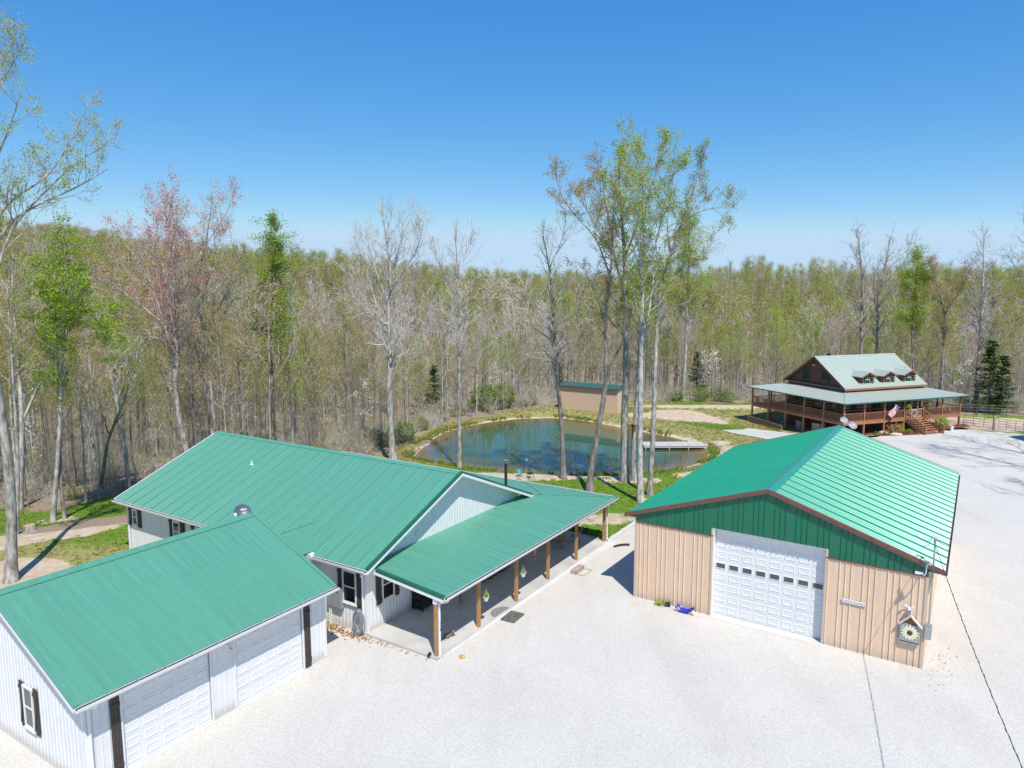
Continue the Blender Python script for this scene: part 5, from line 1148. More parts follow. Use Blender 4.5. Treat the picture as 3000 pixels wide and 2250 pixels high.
# lattice apron under the deck, left side
M_latt = mat('lattice_wood', (0.42, 0.22, 0.12), 0.7, var=0.1)
gz = ldz(-0.3, 13.5)
lat = thing('lattice_screen', LW(-0.5, 14.9, ldz(-0.5, 14.0)), LA + R(-97), 'brown lattice screen edging the gravel patch left of the log house', 'lattice')
g = MB(); Ll = 7.2
g.bx(0, Ll, -.03, .03, 0.72, 0.78); g.bx(0, Ll, -.03, .03, 0.0, 0.05); g.bx(0, .08, -.04, .04, 0, .8); g.bx(Ll - .08, Ll, -.04, .04, 0, .8); g.build('frame', M_latt, lat)
g = MB(); x = -0.7
while x < Ll:
    for s_ in (1, -1):
        a = (x, 0.02 * s_, 0.03 if s_ > 0 else 0.73); b_ = (x + 0.7, 0.02 * s_, 0.73 if s_ > 0 else 0.03)
        if a[0] >= 0 and b_[0] <= Ll: g.beam(a, b_, 0.012, 0.035)
    x += 0.16
tag(g.build('lattice_slats', M_latt, lat), kind='stuff')

# ------------------------------------------------------------------ tan shed behind the pond
sh0 = Vector((6.6, 95.4, -0.5)); sh1 = Vector((14.3, 90.4, -0.5)); sa = math.atan2(sh1.y - sh0.y, sh1.x - sh0.x); SLn = (sh1 - sh0).length - 0.7
shed = thing('tan_shed', sh0, sa, 'tan metal shed with green roof behind the pond', 'shed')
M_stan = mat('shed_tan', (0.60, 0.43, 0.30), 0.5, var=0.05); M_sroof = mat('shed_roof', (0.035, 0.11, 0.085), 0.4, var=0.08)
hs_ = 3.5; dsh = 3.4
ribbed(shed, 'front_wall', 'siding_panel', (0, 0, 0), (1, 0, 0), (0, 0, 1), [[(0, 0), (SLn, 0), (SLn, hs_), (0, hs_)]], M_stan, rh=0.025, rw=0.05, back=0.1)
ribbed(shed, 'right_wall', 'siding_panel', (SLn, 0, 0), (0, 1, 0), (0, 0, 1), [[(0, 0), (dsh, 0), (dsh, hs_), (dsh / 2, hs_ + 0.25), (0, hs_)]], M_stan, rh=0.025, rw=0.05, back=0.1)
ribbed(shed, 'left_wall', 'siding_panel', (0, dsh, 0), (0, -1, 0), (0, 0, 1), [[(0, 0), (dsh, 0), (dsh, hs_), (dsh / 2, hs_ + 0.25), (0, hs_)]], M_stan, rh=0.025, rw=0.05, back=0.1)
a_ = math.atan(0.25 / 1.7); c3, s3 = math.cos(a_), math.sin(a_); Lr = 2.0 / c3
ribbed(shed, 'front_roof', 'roof_panel', (-0.25, -0.3, hs_ - 0.1 + 0.08), (1, 0, 0), (0, c3, s3), [[(0, 0), (SLn + .5, 0), (SLn + .5, Lr), (0, Lr)]], M_sroof, back=0.1, rh=0.02)
ribbed(shed, 'rear_roof', 'roof_panel', (SLn + .25, dsh + 0.3, hs_ - 0.1 + 0.08), (-1, 0, 0), (0, -c3, s3), [[(0, 0), (SLn + .5, 0), (SLn + .5, Lr), (0, Lr)]], M_sroof, back=0.1, rh=0.02)
g = MB(); g.bx(-.25, SLn + .25, -0.33, -0.29, hs_ - 0.16, hs_ - 0.01); g.build('fascia', M_brown, shed)

# ------------------------------------------------------------------ dock
dk = thing('fishing_dock', (13.7, 71.6, -0.38), 0.02, 'pale weathered wooden dock standing in the right end of the pond', 'dock')
M_dockw = mat('weathered_grey_wood', (0.52, 0.48, 0.44), 0.85, var=0.12, vscale=3)
g = MB(); 
for y in (0.05, 2.1): g.beam((0, y, -0.12), (6.5, y, -0.12), 0.05, 0.16)
g.build('joist', M_dockw, dk)
pl = MB(); pl.box((0, 1.08, 0), (0.13, 2.2, 0.04)); plm = mesh_from('plank', pl.V, pl.F, M_dockw)
for k in range(46): o = bpy.data.objects.new('plank', plm); link(o, dk); o.location = (0.07 + k * 0.142, 0, -0.02)
for (x, y) in ((0.15, 0.02), (0.15, 2.15), (2.6, 0.02), (4.6, 0.02), (4.6, 2.15)): g = MB(); g.tube([(0, 0, -1.5), (0, 0, 0.18)], 0.05, 8); o = g.build('post', M_dockw, dk); o.location = (x, y, 0)
# far white house on the hill
fx, fy = 0.386 * 400, 400.0; fz = float(ground_z(np.array([fx]), np.array([fy]))[0])
fh = thing('far_house', (fx, fy, fz - 0.3), 0.2, 'tiny white house among trees on the far hill', 'house')
g = MB(); g.bx(-5, 5, -4, 4, -0.5, 4.5); w_ = g.build('wall', M_trim, fh)
g = MB(); g.prism([(-4.6, 4.4), (4.6, 4.4), (0, 7)], 'x', -5.4, 5.4); g.build('roof', M_grey, fh)
for k in (-3, 0, 3): g = MB(); g.bx(k - .6, k + .6, -4.08, -3.98, 1.5, 3.2); g.build('window', M_darkglass, fh)
# ------------------------------------------------------------------ individual trees of the place
CAMF = 2067.0; CP = R(7.244)
def at(px, py, Yd):
    """world point at distance Yd in front of the viewpoint that sits at photo pixel px,py"""
    u = (px - 1500) / CAMF; v = (py - 1125) / CAMF
    d = np.array([u, math.cos(CP) - v * math.sin(CP), -math.sin(CP) - v * math.cos(CP)]); return np.array([0, 0, 15.2]) + d * Yd / d[1]
def resample(P, n):
    P = np.asarray(P, float); s = np.concatenate([[0], np.cumsum(np.linalg.norm(np.diff(P, axis=0), axis=1))]); t = np.linspace(0, s[-1], n)
    Q = np.stack([np.interp(t, s, P[:, k]) for k in range(3)], -1)
    for _ in range(2): Q[1:-1] = 0.5 * Q[1:-1] + 0.25 * (Q[:-2] + Q[2:])
    return Q
def hero(name, label, seed, Yd, trunk, r0, limbs, crown0, nb, blen, leaf=None, per=0, lsize=0.1, lspread=0.25, lprob=1.0, bark=None, twig=None, kids=(4, 4, 3), dz=0.0, rmin=0.010, group=None, cone=1.0, rend=0.16, zmin=None, extra=None):
    T = Tree(seed); rng = T.r
    base = at(*trunk[0], Yd); gz = float(ground_z(np.array([base[0]]), np.array([base[1]]))[0]); org = np.array([base[0], base[1], gz - 0.05])
    P = [at(x, y, Yd) for x, y in trunk]; P[0] = org.copy()
    P = np.array(P); P[1:, 1] += np.cumsum(rng.normal(0, 0.18, len(P) - 1)); P = resample(P - org, max(10, 3 * len(P)))
    t = np.linspace(0, 1, len(P)); rad = r0 * (1 - (1 - rend) * t ** 0.95); rad[0] *= 1.4; rad[1] *= 1.1
    T.tube(P, rad, 9, False)
    axes = [(P, rad, crown0)]
    for L in limbs:
        pts = [at(x, y, Yd) - org for x, y in L]
        d2 = np.linalg.norm(P - pts[0], axis=1); j = int(np.argmin(d2)); pts[0] = P[j]
        drift = rng.choice([-1, 1]) * rng.uniform(0.25, 0.6); Lp = np.array(pts); ln = np.concatenate([[0], np.cumsum(np.linalg.norm(np.diff(Lp, axis=0), axis=1))]); Lp[:, 1] += drift * ln * 0.55
        Lp[:, 1] += (P[j][1] - Lp[0][1])
        Lp = resample(Lp, max(7, 3 * len(L))); tt = np.linspace(0, 1, len(Lp)); lr = rad[j] * 0.62 * (1 - 0.8 * tt)
        T.tube(Lp, np.maximum(lr, 0.02), 6, False); axes.append((Lp, lr, 0.22))
    cfg = dict(kids=kids, wig=0.22, trop=0.10, rmin=rmin)
    tot = sum(np.linalg.norm(np.diff(a[0], axis=0), axis=1).sum() * (1 - a[2]) for a in axes)
    for A, ar, f0 in axes:
        Ln = np.linalg.norm(np.diff(A, axis=0), axis=1).sum(); k = max(3, int(nb * Ln * (1 - f0) / tot)); ta = np.linspace(0, 1, len(A))
        for i in range(k):
            f = f0 + (1 - f0) * (i + rng.uniform(0, 1)) / k; f = min(f, 0.99)
            q = np.array([np.interp(f, ta, A[:, c]) for c in range(3)]); rr = np.interp(f, ta, ar); i0 = min(int(f * (len(A) - 1)), len(A) - 2)
            ax = A[i0 + 1] - A[i0]; ax /= np.linalg.norm(ax) + 1e-9
            a = rng.normal(0, 1, 3); a -= ax * (a @ ax); a /= np.linalg.norm(a) + 1e-9; th = rng.uniform(0.5, 1.05) if f < 0.93 else rng.uniform(0.1, 0.4)
            d = ax * math.cos(th) + a * math.sin(th) + np.array([0, 0, 0.15]); d /= np.linalg.norm(d)
            T.branch(q, d, blen * rng.uniform(0.6, 1.2) * (1.15 - 0.5 * f * cone), max(0.02, rr * rng.uniform(0.35, 0.6)), 1, 3, cfg)
    if leaf: T.leaves(per, lsize, lspread, prob=lprob, zmin=zmin)
    if extra:
        for (ex, ey, n, sp) in extra:
            C = at(ex, ey, Yd) - org
            for _ in range(max(3, n // 22)):
                cc_ = C + rng.normal(0, sp, 3); m_ = rng.integers(60, 130); T.quads(cc_ + rng.normal(0, 1, (m_, 3)) * np.array([.42, .42, .13]) * Yd / 48, lsize, up=1.2)
    m1, m2 = T.meshes(name, bark or M_bark_l, twig or M_twig, LEAF[leaf] if leaf else None)
    e = thing(name, org, 0, label, 'tree', group)
    link(bpy.data.objects.new('trunk', m1), e); link(bpy.data.objects.new('crown', m2), e)
    return e
hero('tulip_tree', 'huge pale trunk at left edge with leafy branches reaching into the sky', 201, 36.0, [(31, 1702), (22, 1500), (8, 1300), (-8, 1100), (-28, 900), (-45, 700), (-60, 500), (-60, 300), (-40, 120)], 0.28,
     [[(-40, 760), (0, 640), (80, 580), (136, 548), (190, 510), (236, 470)], [(-45, 700), (0, 590), (108, 499), (140, 420), (163, 347)], [(-55, 560), (0, 480), (70, 353), (100, 285)], [(-58, 400), (0, 206), (32, 150), (45, 90)], [(-30, 880), (0, 660), (150, 470), (225, 410), (262, 392)], [(-58, 330), (-10, 200), (10, 110)]], 0.55, 64, 2.2, 'lime', 9, 0.048, 0.12, 0.55, kids=(5, 5, 3), rmin=0.009, twig=M_twig_d)
hero('slim_tree', 'slim straight grey trunk just behind the huge tree at left edge', 202, 43.7, [(47, 1574), (44, 1400), (38, 1200), (30, 1000), (22, 800), (15, 640)], 0.13, [], 0.5, 16, 2.2, 'olive', 8, 0.055, 0.16)
hero('grey_tree', 'grey trunk with a forked top at the edge of the left woods', 203, 52.1, [(55, 1481), (66, 1340), (70, 1250), (58, 1150), (45, 1020), (30, 880), (22, 740)], 0.23, [[(66, 1240), (90, 1150), (120, 1050), (140, 960)]], 0.5, 24, 2.6, 'olive', 7, 0.055, 0.18, bark=M_bark_l)
hero('maple_tree', 'pale spotted trunk carrying the bright green crown beside left lawn', 204, 47.3, [(154, 1530), (160, 1400), (168, 1280), (162, 1100), (168, 960), (172, 800), (175, 720)], 0.17, [[(166, 1120), (230, 1010), (300, 985)], [(165, 1000), (210, 900), (260, 850)], [(168, 960), (120, 880), (90, 820)]], 0.42, 34, 2.4, 'green', 12, 0.075, 0.18, extra=[(180, 830, 900, 1.1), (215, 890, 500, .9), (150, 930, 350, .8), (303, 975, 300, .55), (180, 740, 350, .8)])
hero('dark_tree', 'dark leaning trunk paired with the spotted trunk on left lawn', 205, 47.8, [(189, 1524), (178, 1420), (168, 1300), (158, 1180), (150, 1050), (140, 900)], 0.13, [], 0.45, 18, 2.0, 'lime', 10, 0.055, 0.18, bark=M_bark_d, twig=M_twig_d)
hero('leaning_tree', 'thin dark leaning tree at grass edge left of the house', 206, 55.7, [(291, 1450), (303, 1361), (312, 1287), (343, 1212), (372, 1120), (380, 1010)], 0.17, [], 0.4, 16, 2.0, None, bark=M_bark_d)
hero('crooked_tree', 'crooked grey tree whose bough bends right near the house corner', 207, 58.4, [(375, 1424), (366, 1315), (343, 1166), (320, 1063), (303, 1000), (290, 900)], 0.2, [[(349, 1172), (378, 1109), (395, 1052), (469, 1000)]], 0.45, 18, 2.2, None)
hero('bent_tree', 'pale bent trunk deeper in the left woods', 208, 62.1, [(278, 1407), (280, 1315), (254, 1200), (246, 1120), (235, 1020), (225, 880)], 0.17, [], 0.45, 16, 2.4, 'tan', 6, 0.055, 0.18)
hero('red_maple', 'tall pink budded maple with three pale stems behind the house', 209, 64.0, [(562, 1400), (547, 1321), (527, 1235), (521, 1155), (517, 1029), (518, 857), (524, 740), (517, 660), (520, 600)], 0.30, [[(523, 1160), (498, 1052), (458, 943), (424, 869), (395, 800), (340, 740), (290, 680)], [(523, 1150), (541, 1029), (532, 857), (560, 740), (590, 670)], [(518, 900), (470, 790), (440, 710), (430, 650)], [(520, 800), (480, 720), (470, 640)], [(518, 900), (560, 760), (620, 640), (640, 600)], [(519, 1000), (590, 880), (640, 800)], [(470, 960), (380, 860), (300, 790)]], 0.40, 130, 3.5, 'pink', 8, 0.066, 0.17, 0.85, kids=(5, 4, 3))
hero('pale_maple', 'forked pale trunk right of the pink maple behind the roof', 210, 68.0, [(657, 1340), (633, 1258), (624, 1166), (612, 1075), (601, 989), (584, 914), (575, 834), (598, 720), (612, 620)], 0.27, [[(607, 1029), (635, 932), (675, 863), (744, 840)], [(618, 1200), (578, 1086), (550, 1000), (530, 900)], [(584, 900), (640, 780), (680, 690)], [(600, 980), (650, 860), (690, 780)]], 0.45, 70, 2.6, 'pale', 6, 0.05, 0.15, 0.7)
hero('green_maple', 'narrow tree with hanging bright green foliage left of the bare oak', 211, 72.0, [(800, 1350), (803, 1200), (798, 1050), (800, 900), (812, 760), (805, 665)], 0.2, [], 0.38, 30, 2.0, 'green', 14, 0.09, 0.22, bark=M_bark_d, extra=[(800, 760, 600, 1.2), (790, 860, 500, 1.0), (815, 690, 300, .8), (795, 940, 300, .9)])
hero('bare_oak', 'broad bare pale oak standing behind the house roof left of the pond', 212, 65.5, [(1152, 1362), (1148, 1300), (1141, 1130), (1143, 1010), (1136, 889), (1146, 793), (1131, 700), (1120, 640)], 0.31, [[(1136, 962), (1083, 918), (1045, 831), (1010, 790)], [(1146, 1029), (1184, 957), (1266, 880)], [(1150, 870), (1189, 793), (1237, 720), (1250, 660)], [(1140, 900), (1090, 780), (1060, 680)], [(1140, 830), (1170, 720), (1180, 620)], [(1136, 1000), (1080, 850), (1030, 720)]], 0.36, 150, 2.9, 'pale', 3, 0.035, 0.12, 0.4, kids=(5, 5, 3))
hero('straight_tree', 'straight single bare trunk in front of the left half of the pond', 213, 63.0, [(1346, 1385), (1346, 1260), (1346, 1130), (1346, 962), (1343, 889), (1341, 793), (1338, 730), (1334, 690)], 0.21, [[(1346, 894), (1382, 870), (1445, 855)], [(1341, 884), (1310, 822), (1286, 773), (1275, 720)], [(1343, 800), (1365, 740), (1382, 687)]], 0.48, 70, 2.2, None, kids=(4, 4, 3), bark=M_bark_l)
hero('curved_tree', 'curving trunk at near pond bank with a long bough reaching left', 214, 57.8, [(1650, 1406), (1652, 1370), (1645, 1227), (1633, 1106), (1623, 938), (1614, 817), (1607, 759), (1592, 690)], 0.24, [[(1623, 938), (1575, 899), (1479, 856), (1440, 815)], [(1628, 1020), (1570, 960), (1520, 930)], [(1610, 780), (1650, 700), (1660, 640)], [(1640, 1110), (1610, 1080), (1590, 1120)]], 0.40, 80, 2.4, 'tan', 3, 0.045, 0.12, 0.3, bark=M_bark_d)
hero('leaning_oak', 'tall oak leaning right with tan catkins beside the near pond bank', 215, 53.8, [(1727, 1440), (1723, 1425), (1751, 1272), (1779, 1098), (1772, 939), (1786, 807), (1793, 745), (1790, 640), (1800, 560)], 0.27, [[(1786, 790), (1751, 697), (1689, 627), (1640, 560), (1633, 500)], [(1782, 1091), (1815, 1020), (1835, 940)], [(1788, 740), (1720, 640), (1700, 560)], [(1772, 939), (1745, 850), (1720, 800)], [(1790, 660), (1760, 560), (1740, 500)]], 0.5, 70, 2.3, 'tan', 9, 0.055, 0.13, 0.75, twig=M_twig_d, bark=M_bark_d)
hero('thick_tree', 'thickest trunk of the clump, dappled grey, on the near pond bank', 216, 56.7, [(1832, 1414), (1831, 1380), (1831, 1251), (1838, 1043), (1838, 835), (1834, 731), (1827, 641), (1815, 520), (1822, 450)], 0.36, [[(1836, 860), (1800, 760), (1780, 660), (1760, 560)], [(1834, 740), (1870, 640), (1885, 540)], [(1838, 930), (1880, 850), (1900, 800)]], 0.44, 62, 2.4, 'lime', 13, 0.065, 0.16, 0.85, twig=M_twig_d)
hero('narrow_tree', 'narrow pale trunk touching the thickest trunk of the pond clump', 217, 57.3, [(1857, 1408), (1852, 1370), (1858, 1216), (1867, 1078), (1872, 950), (1885, 850), (1900, 760)], 0.22, [], 0.5, 24, 2.1, 'olive', 9, 0.055, 0.16)
hero('mottled_oak', 'tallest mottled trunk of the clump, forking into the sky', 218, 50.7, [(1877, 1470), (1876, 1430), (1876, 1251), (1879, 1043), (1883, 904), (1883, 821), (1885, 700), (1890, 560), (1872, 470), (1862, 425)], 0.25, [[(1883, 840), (1862, 697), (1855, 613), (1820, 516), (1810, 450)], [(1883, 830), (1910, 752), (1924, 669), (1945, 558), (1970, 470)], [(1886, 980), (1905, 920), (1924, 821), (1935, 760)], [(1890, 600), (1920, 500), (1930, 430)]], 0.46, 85, 2.2, 'lime', 10, 0.058, 0.14, 0.75, twig=M_twig_d, kids=(5, 4, 3))
hero('rightmost_oak', 'right hand trunk of the clump with boughs spreading far right', 219, 52.8, [(1902, 1460), (1902, 1420), (1910, 1285), (1917, 1112), (1928, 939), (1935, 835), (1966, 738), (2007, 627), (2045, 545), (2058, 480)], 0.23, [[(2000, 640), (2060, 612), (2135, 612)], [(1935, 850), (1990, 800), (2050, 760)], [(1960, 750), (1960, 640), (1980, 540)], [(1925, 950), (1970, 900), (2020, 880)]], 0.52, 66, 2.2, 'olive', 11, 0.055, 0.14, 0.75, twig=M_twig_d)
hero('green_poplar', 'tall straight poplar with fresh green top behind the far pond bank', 220, 103.0, [(2000, 1178), (2006, 1080), (2011, 960), (2014, 850), (2018, 740), (2020, 660)], 0.34, [], 0.42, 44, 3.6, 'green', 14, 0.085, 0.28, extra=[(2035, 690, 700, 1.9), (2010, 760, 500, 1.6)])
hero('bare_tree', 'tall bare dark tree rising over the log house chimney', 221, 101.0, [(2520, 1175), (2524, 1040), (2526, 937), (2528, 811), (2518, 760), (2513, 690)], 0.33, [[(2527, 930), (2490, 860), (2470, 800)], [(2528, 900), (2560, 840), (2575, 800)]], 0.35, 66, 3.2, None, kids=(5, 4, 3), bark=M_bark_d, twig=M_twig_d, rmin=0.016)
hero('bare_tree', 'bare tree just right of the tallest one above the log house ridge', 222, 103.0, [(2566, 1175), (2568, 1035), (2573, 938), (2577, 836), (2600, 769), (2606, 705)], 0.28, [[(2577, 840), (2630, 780), (2660, 720)], [(2573, 930), (2550, 860), (2545, 800)]], 0.35, 58, 3.2, None, kids=(5, 4, 3), bark=M_bark_d, rmin=0.016)
hero('lime_poplar', 'straight poplar with a lime green top right of the log house ridge', 223, 99.0, [(2676, 1180), (2674, 1064), (2670, 959), (2678, 874), (2682, 780)], 0.25, [], 0.45, 36, 3.0, 'lime', 14, 0.085, 0.26, bark=M_bark_d, extra=[(2682, 810, 900, 1.6)])
hero('forked_tree', 'dark forked tree with tan crown behind the log house right eave', 224, 97.0, [(2755, 1190), (2758, 1068), (2771, 916), (2740, 836), (2726, 780)], 0.25, [[(2768, 930), (2800, 850), (2820, 790)]], 0.4, 44, 3.0, 'tan', 8, 0.07, 0.22, bark=M_bark_d)
hero('bare_poplar', 'tallest bare tree near right edge behind the paddock', 225, 94.0, [(2860, 1200), (2864, 1149), (2872, 1001), (2872, 895), (2876, 769), (2876, 700)], 0.3, [[(2872, 980), (2840, 880), (2830, 820)], [(2872, 930), (2910, 850), (2930, 800)]], 0.35, 62, 3.0, None, kids=(5, 4, 3), bark=M_bark_l, rmin=0.015)
hero('bare_tree', 'bare crown poking in at the right edge above the hills', 226, 88.0, [(3080, 1215), (3060, 1060), (3050, 900), (3030, 780), (3010, 690), (3000, 640)], 0.3, [[(3040, 860), (2990, 790), (2970, 740)]], 0.35, 56, 3.0, None, bark=M_bark_d, rmin=0.015)
# trees standing right of the view whose shadows fall on the drive
for i, (x, y) in enumerate([(49.0, 50.0), (46.5, 41.0), (52.5, 57.0), (60, 66)]):
    place_tree(BARE[i % 4], x, y, 1.6, i * 1.7, 'bare_tree', 'tall bare tree beside the drive, right of the view', 'trees beside the drive')

# ------------------------------------------------------------------ the woods
rngF = np.random.default_rng(77)
def wood_points(n, ymin_off, ymax, minsep):
    pts = []; grid = {}
    tries = 0
    while len(pts) < n and tries < n * 30:
        tries += 1
        y = ymin_off + (ymax - ymin_off) * rngF.random(); x = rngF.uniform(-1, 1) * (0.80 * y + 14)
        d = y - edge_y(x)
        if d < 0.8: continue
        g = (int(x // minsep), int(y // minsep)); ok = True
        for a in (-1, 0, 1):
            for b_ in (-1, 0, 1):
                for q in grid.get((g[0] + a, g[1] + b_), ()):
                    if (q[0] - x) ** 2 + (q[1] - y) ** 2 < minsep ** 2: ok = False
        if not ok: continue
        grid.setdefault(g, []).append((x, y)); pts.append((x, y, d))
    return pts
def blocked(x, y):
    p = Vector((x, y, 0)) - LO; u, v = p.dot(LU), p.dot(LV)
    if -2 < u < 20 and -2 < v < 18: return True
    if 5 < x < 19 and 86 < y < 100: return True
    if 46 < x < 66 and 76 < y < 91: return True
    return False
near = [p for p in wood_points(640, 44, 150, 2.8) if not blocked(p[0], p[1])]
near.sort(key=lambda p: p[1])
def pick_near(x, y):
    px = 1500 + CAMF * x / y; r = rngF.random(); gn = fbm(np.array([x]), np.array([y]), 30, 55)[0]
    green = 0.34 + (0.18 if px < 700 else 0.0) + (0.10 if px > 1900 else 0) + (gn - 0.5) * 0.5
    if r < 0.008: return CONI[0]
    if r < 0.04 + green * 0.6: return OLIVE[rngF.integers(2)]
    if r < 0.04 + green * 0.9: return GREENS[rngF.integers(2)]
    if r < 0.20 + green: return TANS[rngF.integers(2)]
    if r < 0.24 + green: return PINK[0]
    if r < 0.36 + green: return SAPL[rngF.integers(2)]
    return BARE[rngF.integers(4)]
DESC = {'bare_tree': 'bare grey tree', 'olive_leaf_tree': 'olive leafed tree', 'tan_bud_tree': 'tan catkin tree', 'lime_leaf_tree': 'lime green tree', 'pink_bud_tree': 'pinkish budding tree', 'hemlock_tree': 'dark evergreen hemlock', 'sapling': 'thin sapling', 'dogwood_tree': 'white flowering dogwood', 'laurel_bush': 'glossy laurel bush'}
def zone(x, y):
    px = 1500 + CAMF * x / y
    for lim, nm in ((-50, 'left of the view'), (180, 'behind the huge trunk'), (420, 'beyond the left lawn'), (720, 'behind the house end'), (1000, 'behind the house roof'), (1230, 'behind the broad bare oak'), (1480, 'behind the left pond bank'), (1680, 'behind the far pond bank'), (1850, 'behind the tan shed'), (2150, 'behind the sandy patch'), (2420, 'behind the log house deck'), (2720, 'behind the log house roof'), (3050, 'behind the paddock')):
        if px < lim: return nm
    return 'outside the right edge of view'
def wood_tree(k, x, y, s, cat='tree'):
    nm = KINDS[k]['name']; zn = zone(x, y); d = y - edge_y(x)
    size = 'short' if s < 0.78 else ('tall' if s > 0.95 else 'middling')
    row = 'at the wood edge' if d < 5 else ('a few rows into the woods' if d < 16 else 'deep in the woods')
    lab = '%s %s %s %s' % (size, DESC[nm], row, zn)
    e = place_tree(k, x, y, s, rngF.uniform(0, 6.28), nm, lab, lab); e['category'] = cat; return e
NIND = 232
for x, y, d in near[:NIND]:
    k = pick_near(x, y); wood_tree(k, x, y, rngF.uniform(0.62, 1.05) * (1.12 if x < -18 else 0.80))
# flowering dogwoods and laurels along the edge of the woods
for px, yd in ((60, 60), (700, 84), (560, 78), (1010, 90), (1060, 82), (1450, 112), (1500, 108), (2065, 108), (2090, 105), (2790, 97), (2840, 93), (2715, 103)):
    x = (px - 1500) / CAMF * yd; wood_tree(DOGW[0], x, max(yd, edge_y(x) + 1), rngF.uniform(0.8, 1.1))
for px, yd, s in ((1180, 78, .9), (1230, 84, .7), (1290, 91, .8), (1340, 93, .7), (1420, 96, 1.5), (1470, 97, 1.5), (1390, 97, .8), (1560, 99, .6), (2060, 102, .9), (2110, 102, .8), (1990, 102, .7), (690, 74, 1.1), (760, 76, .9), (1080, 76, .8), (2940, 92, 1.0), (2140, 101, .7), (1130, 75, .7)):
    x = (px - 1500) / CAMF * yd; wood_tree(LAUR[0], x, max(yd, edge_y(x) + 0.5), s, 'bush')
for px, yd, s in ((2925, 90, 1.0), (2990, 88, 0.8), (2045, 108, .7)):
    x = (px - 1500) / CAMF * yd; wood_tree(CONI[0], x, max(yd, edge_y(x) + 1), s)
# the mass of the woods beyond, and the wooded hills
rest = near[NIND:]
ptsN, rzN, scN, kiN = [], [], [], []
used = BARE + OLIVE + TANS + GREENS + PINK + CONI + SAPL + LAUR + BRUSH; pos = {k: i for i, k in enumerate(used)}
for x, y, d in rest:
    k = pick_near(x, y); z = float(ground_z(np.array([x]), np.array([y]))[0]); ptsN.append((x, y, z - 0.1)); rzN.append(rngF.uniform(0, 6.28)); scN.append(rngF.uniform(0.6, 1.05) * (1.08 if x < -25 else 0.82)); kiN.append(pos[k])
for x, y, d in wood_points(1500, 46, 135, 1.15):      # saplings and underbrush between the trunks
    if blocked(x, y): continue
    rr0 = rngF.random(); k = LAUR[0] if rr0 < 0.07 else (BRUSH[rngF.integers(2)] if rr0 < 0.6 else SAPL[rngF.integers(2)]); z = float(ground_z(np.array([x]), np.array([y]))[0])
    ptsN.append((x, y, z - 0.1)); rzN.append(rngF.uniform(0, 6.28)); scN.append(rngF.uniform(0.4, 1.0) if k != LAUR[0] else rngF.uniform(0.3, 0.7)); kiN.append(pos[k])
for x, y, d in wood_points(1500, 46, 112, 0.9):      # brushy fringe along the edge of the woods
    if d > 13 or blocked(x, y): continue
    k = BRUSH[rngF.integers(2)] if rngF.random() < 0.8 else SAPL[rngF.integers(2)]; z = float(ground_z(np.array([x]), np.array([y]))[0])
    ptsN.append((x, y, z - 0.1)); rzN.append(rngF.uniform(0, 6.28)); scN.append(rngF.uniform(0.3, 0.85)); kiN.append(pos[k])
gn_scatter('forest', ptsN, rzN, scN, kiN, [KINDS[k]['whole'] for k in used], 'dense spring woods behind the pond and the houses', 'forest')
ptsH, rzH, scH, kiH = [], [], [], []
hp = wood_points(4300, 130, 440, 4.0)
hx = np.array([p[0] for p in hp]); hy = np.array([p[1] for p in hp]); hz = ground_z(hx, hy); hn = fbm(hx, hy, 45, 61); hg = fbm(hx, hy, 16, 67)
for (x, y, d), z, n_, g_ in zip(hp, hz, hn, hg):
    up_ = min(1, max(0, (y - 190) / 130)); r = rngF.random(); gr = 0.42 + 0.45 * up_ + (n_ - 0.5) * 1.0
    if abs(x - 0.3861 * y) < 8 and 365 < y < 412: continue
    if abs(x - (1460 - 1500) / CAMF * y) < 9 and 395 < y < 425: continue
    if r < 0.035: k = 6
    elif r < gr * 0.55: k = 1 if g_ < 0.5 else 5
    elif r < gr * 0.85: k = 3
    elif r < gr * 0.85 + 0.18: k = 2
    else: k = 0 if rngF.random() < 0.5 else 4
    ptsH.append((x, y, z - 0.2)); rzH.append(rngF.uniform(0, 6.28)); scH.append(rngF.uniform(0.65, 1.3)); kiH.append(k)
gn_scatter('hillside_forest', ptsH, rzH, scH, kiH, [KINDS[k]['whole'] for k in FARK], 'wooded hills in new leaf along the skyline', 'forest')

# ------------------------------------------------------------------ grass
def tuft(seed, n, h, lean, w=0.012):
    r = np.random.default_rng(seed); V = []; Fc = []
    for i in range(n):
        a = r.uniform(0, 6.28); d = np.array([math.cos(a), math.sin(a), 0]); s_ = np.array([-d[1], d[0], 0]) * w * r.uniform(.7, 1.4); o = np.array([r.normal(0, .07), r.normal(0, .07), -0.01]); hh = h * r.uniform(.5, 1.2); b0 = len(V)
        V += [o - s_, o + s_, o + d * hh * lean * .5 + s_ * .7 + np.array([0, 0, hh * .6]), o + d * hh * lean + np.array([0, 0, hh]), o + d * hh * lean * .5 - s_ * .7 + np.array([0, 0, hh * .6])]
        Fc += [(b0, b0 + 1, b0 + 2, b0 + 4), (b0 + 4, b0 + 2, b0 + 3)]
    return V, Fc
tm = []
for sd_, mm in ((1, 'blade'), (2, 'straw')):
    V, Fc = tuft(sd_, 16, 0.10, 0.6, 0.016); tm.append(mesh_from('tuft', V, Fc, LEAF[mm]))
for sd_, mm in ((3, 'blade'), (4, 'straw')):
    V, Fc = tuft(sd_, 18, 0.42, 0.45, 0.016); tm.append(mesh_from('tall_tuft', V, Fc, LEAF[mm]))
from mathutils.bvhtree import BVHTree
def interp_grid(A, x, y):
    ix = np.clip(np.searchsorted(GX, x) - 1, 0, nx - 2); iy = np.clip(np.searchsorted(GY, y) - 1, 0, ny - 2); return A[iy, ix]
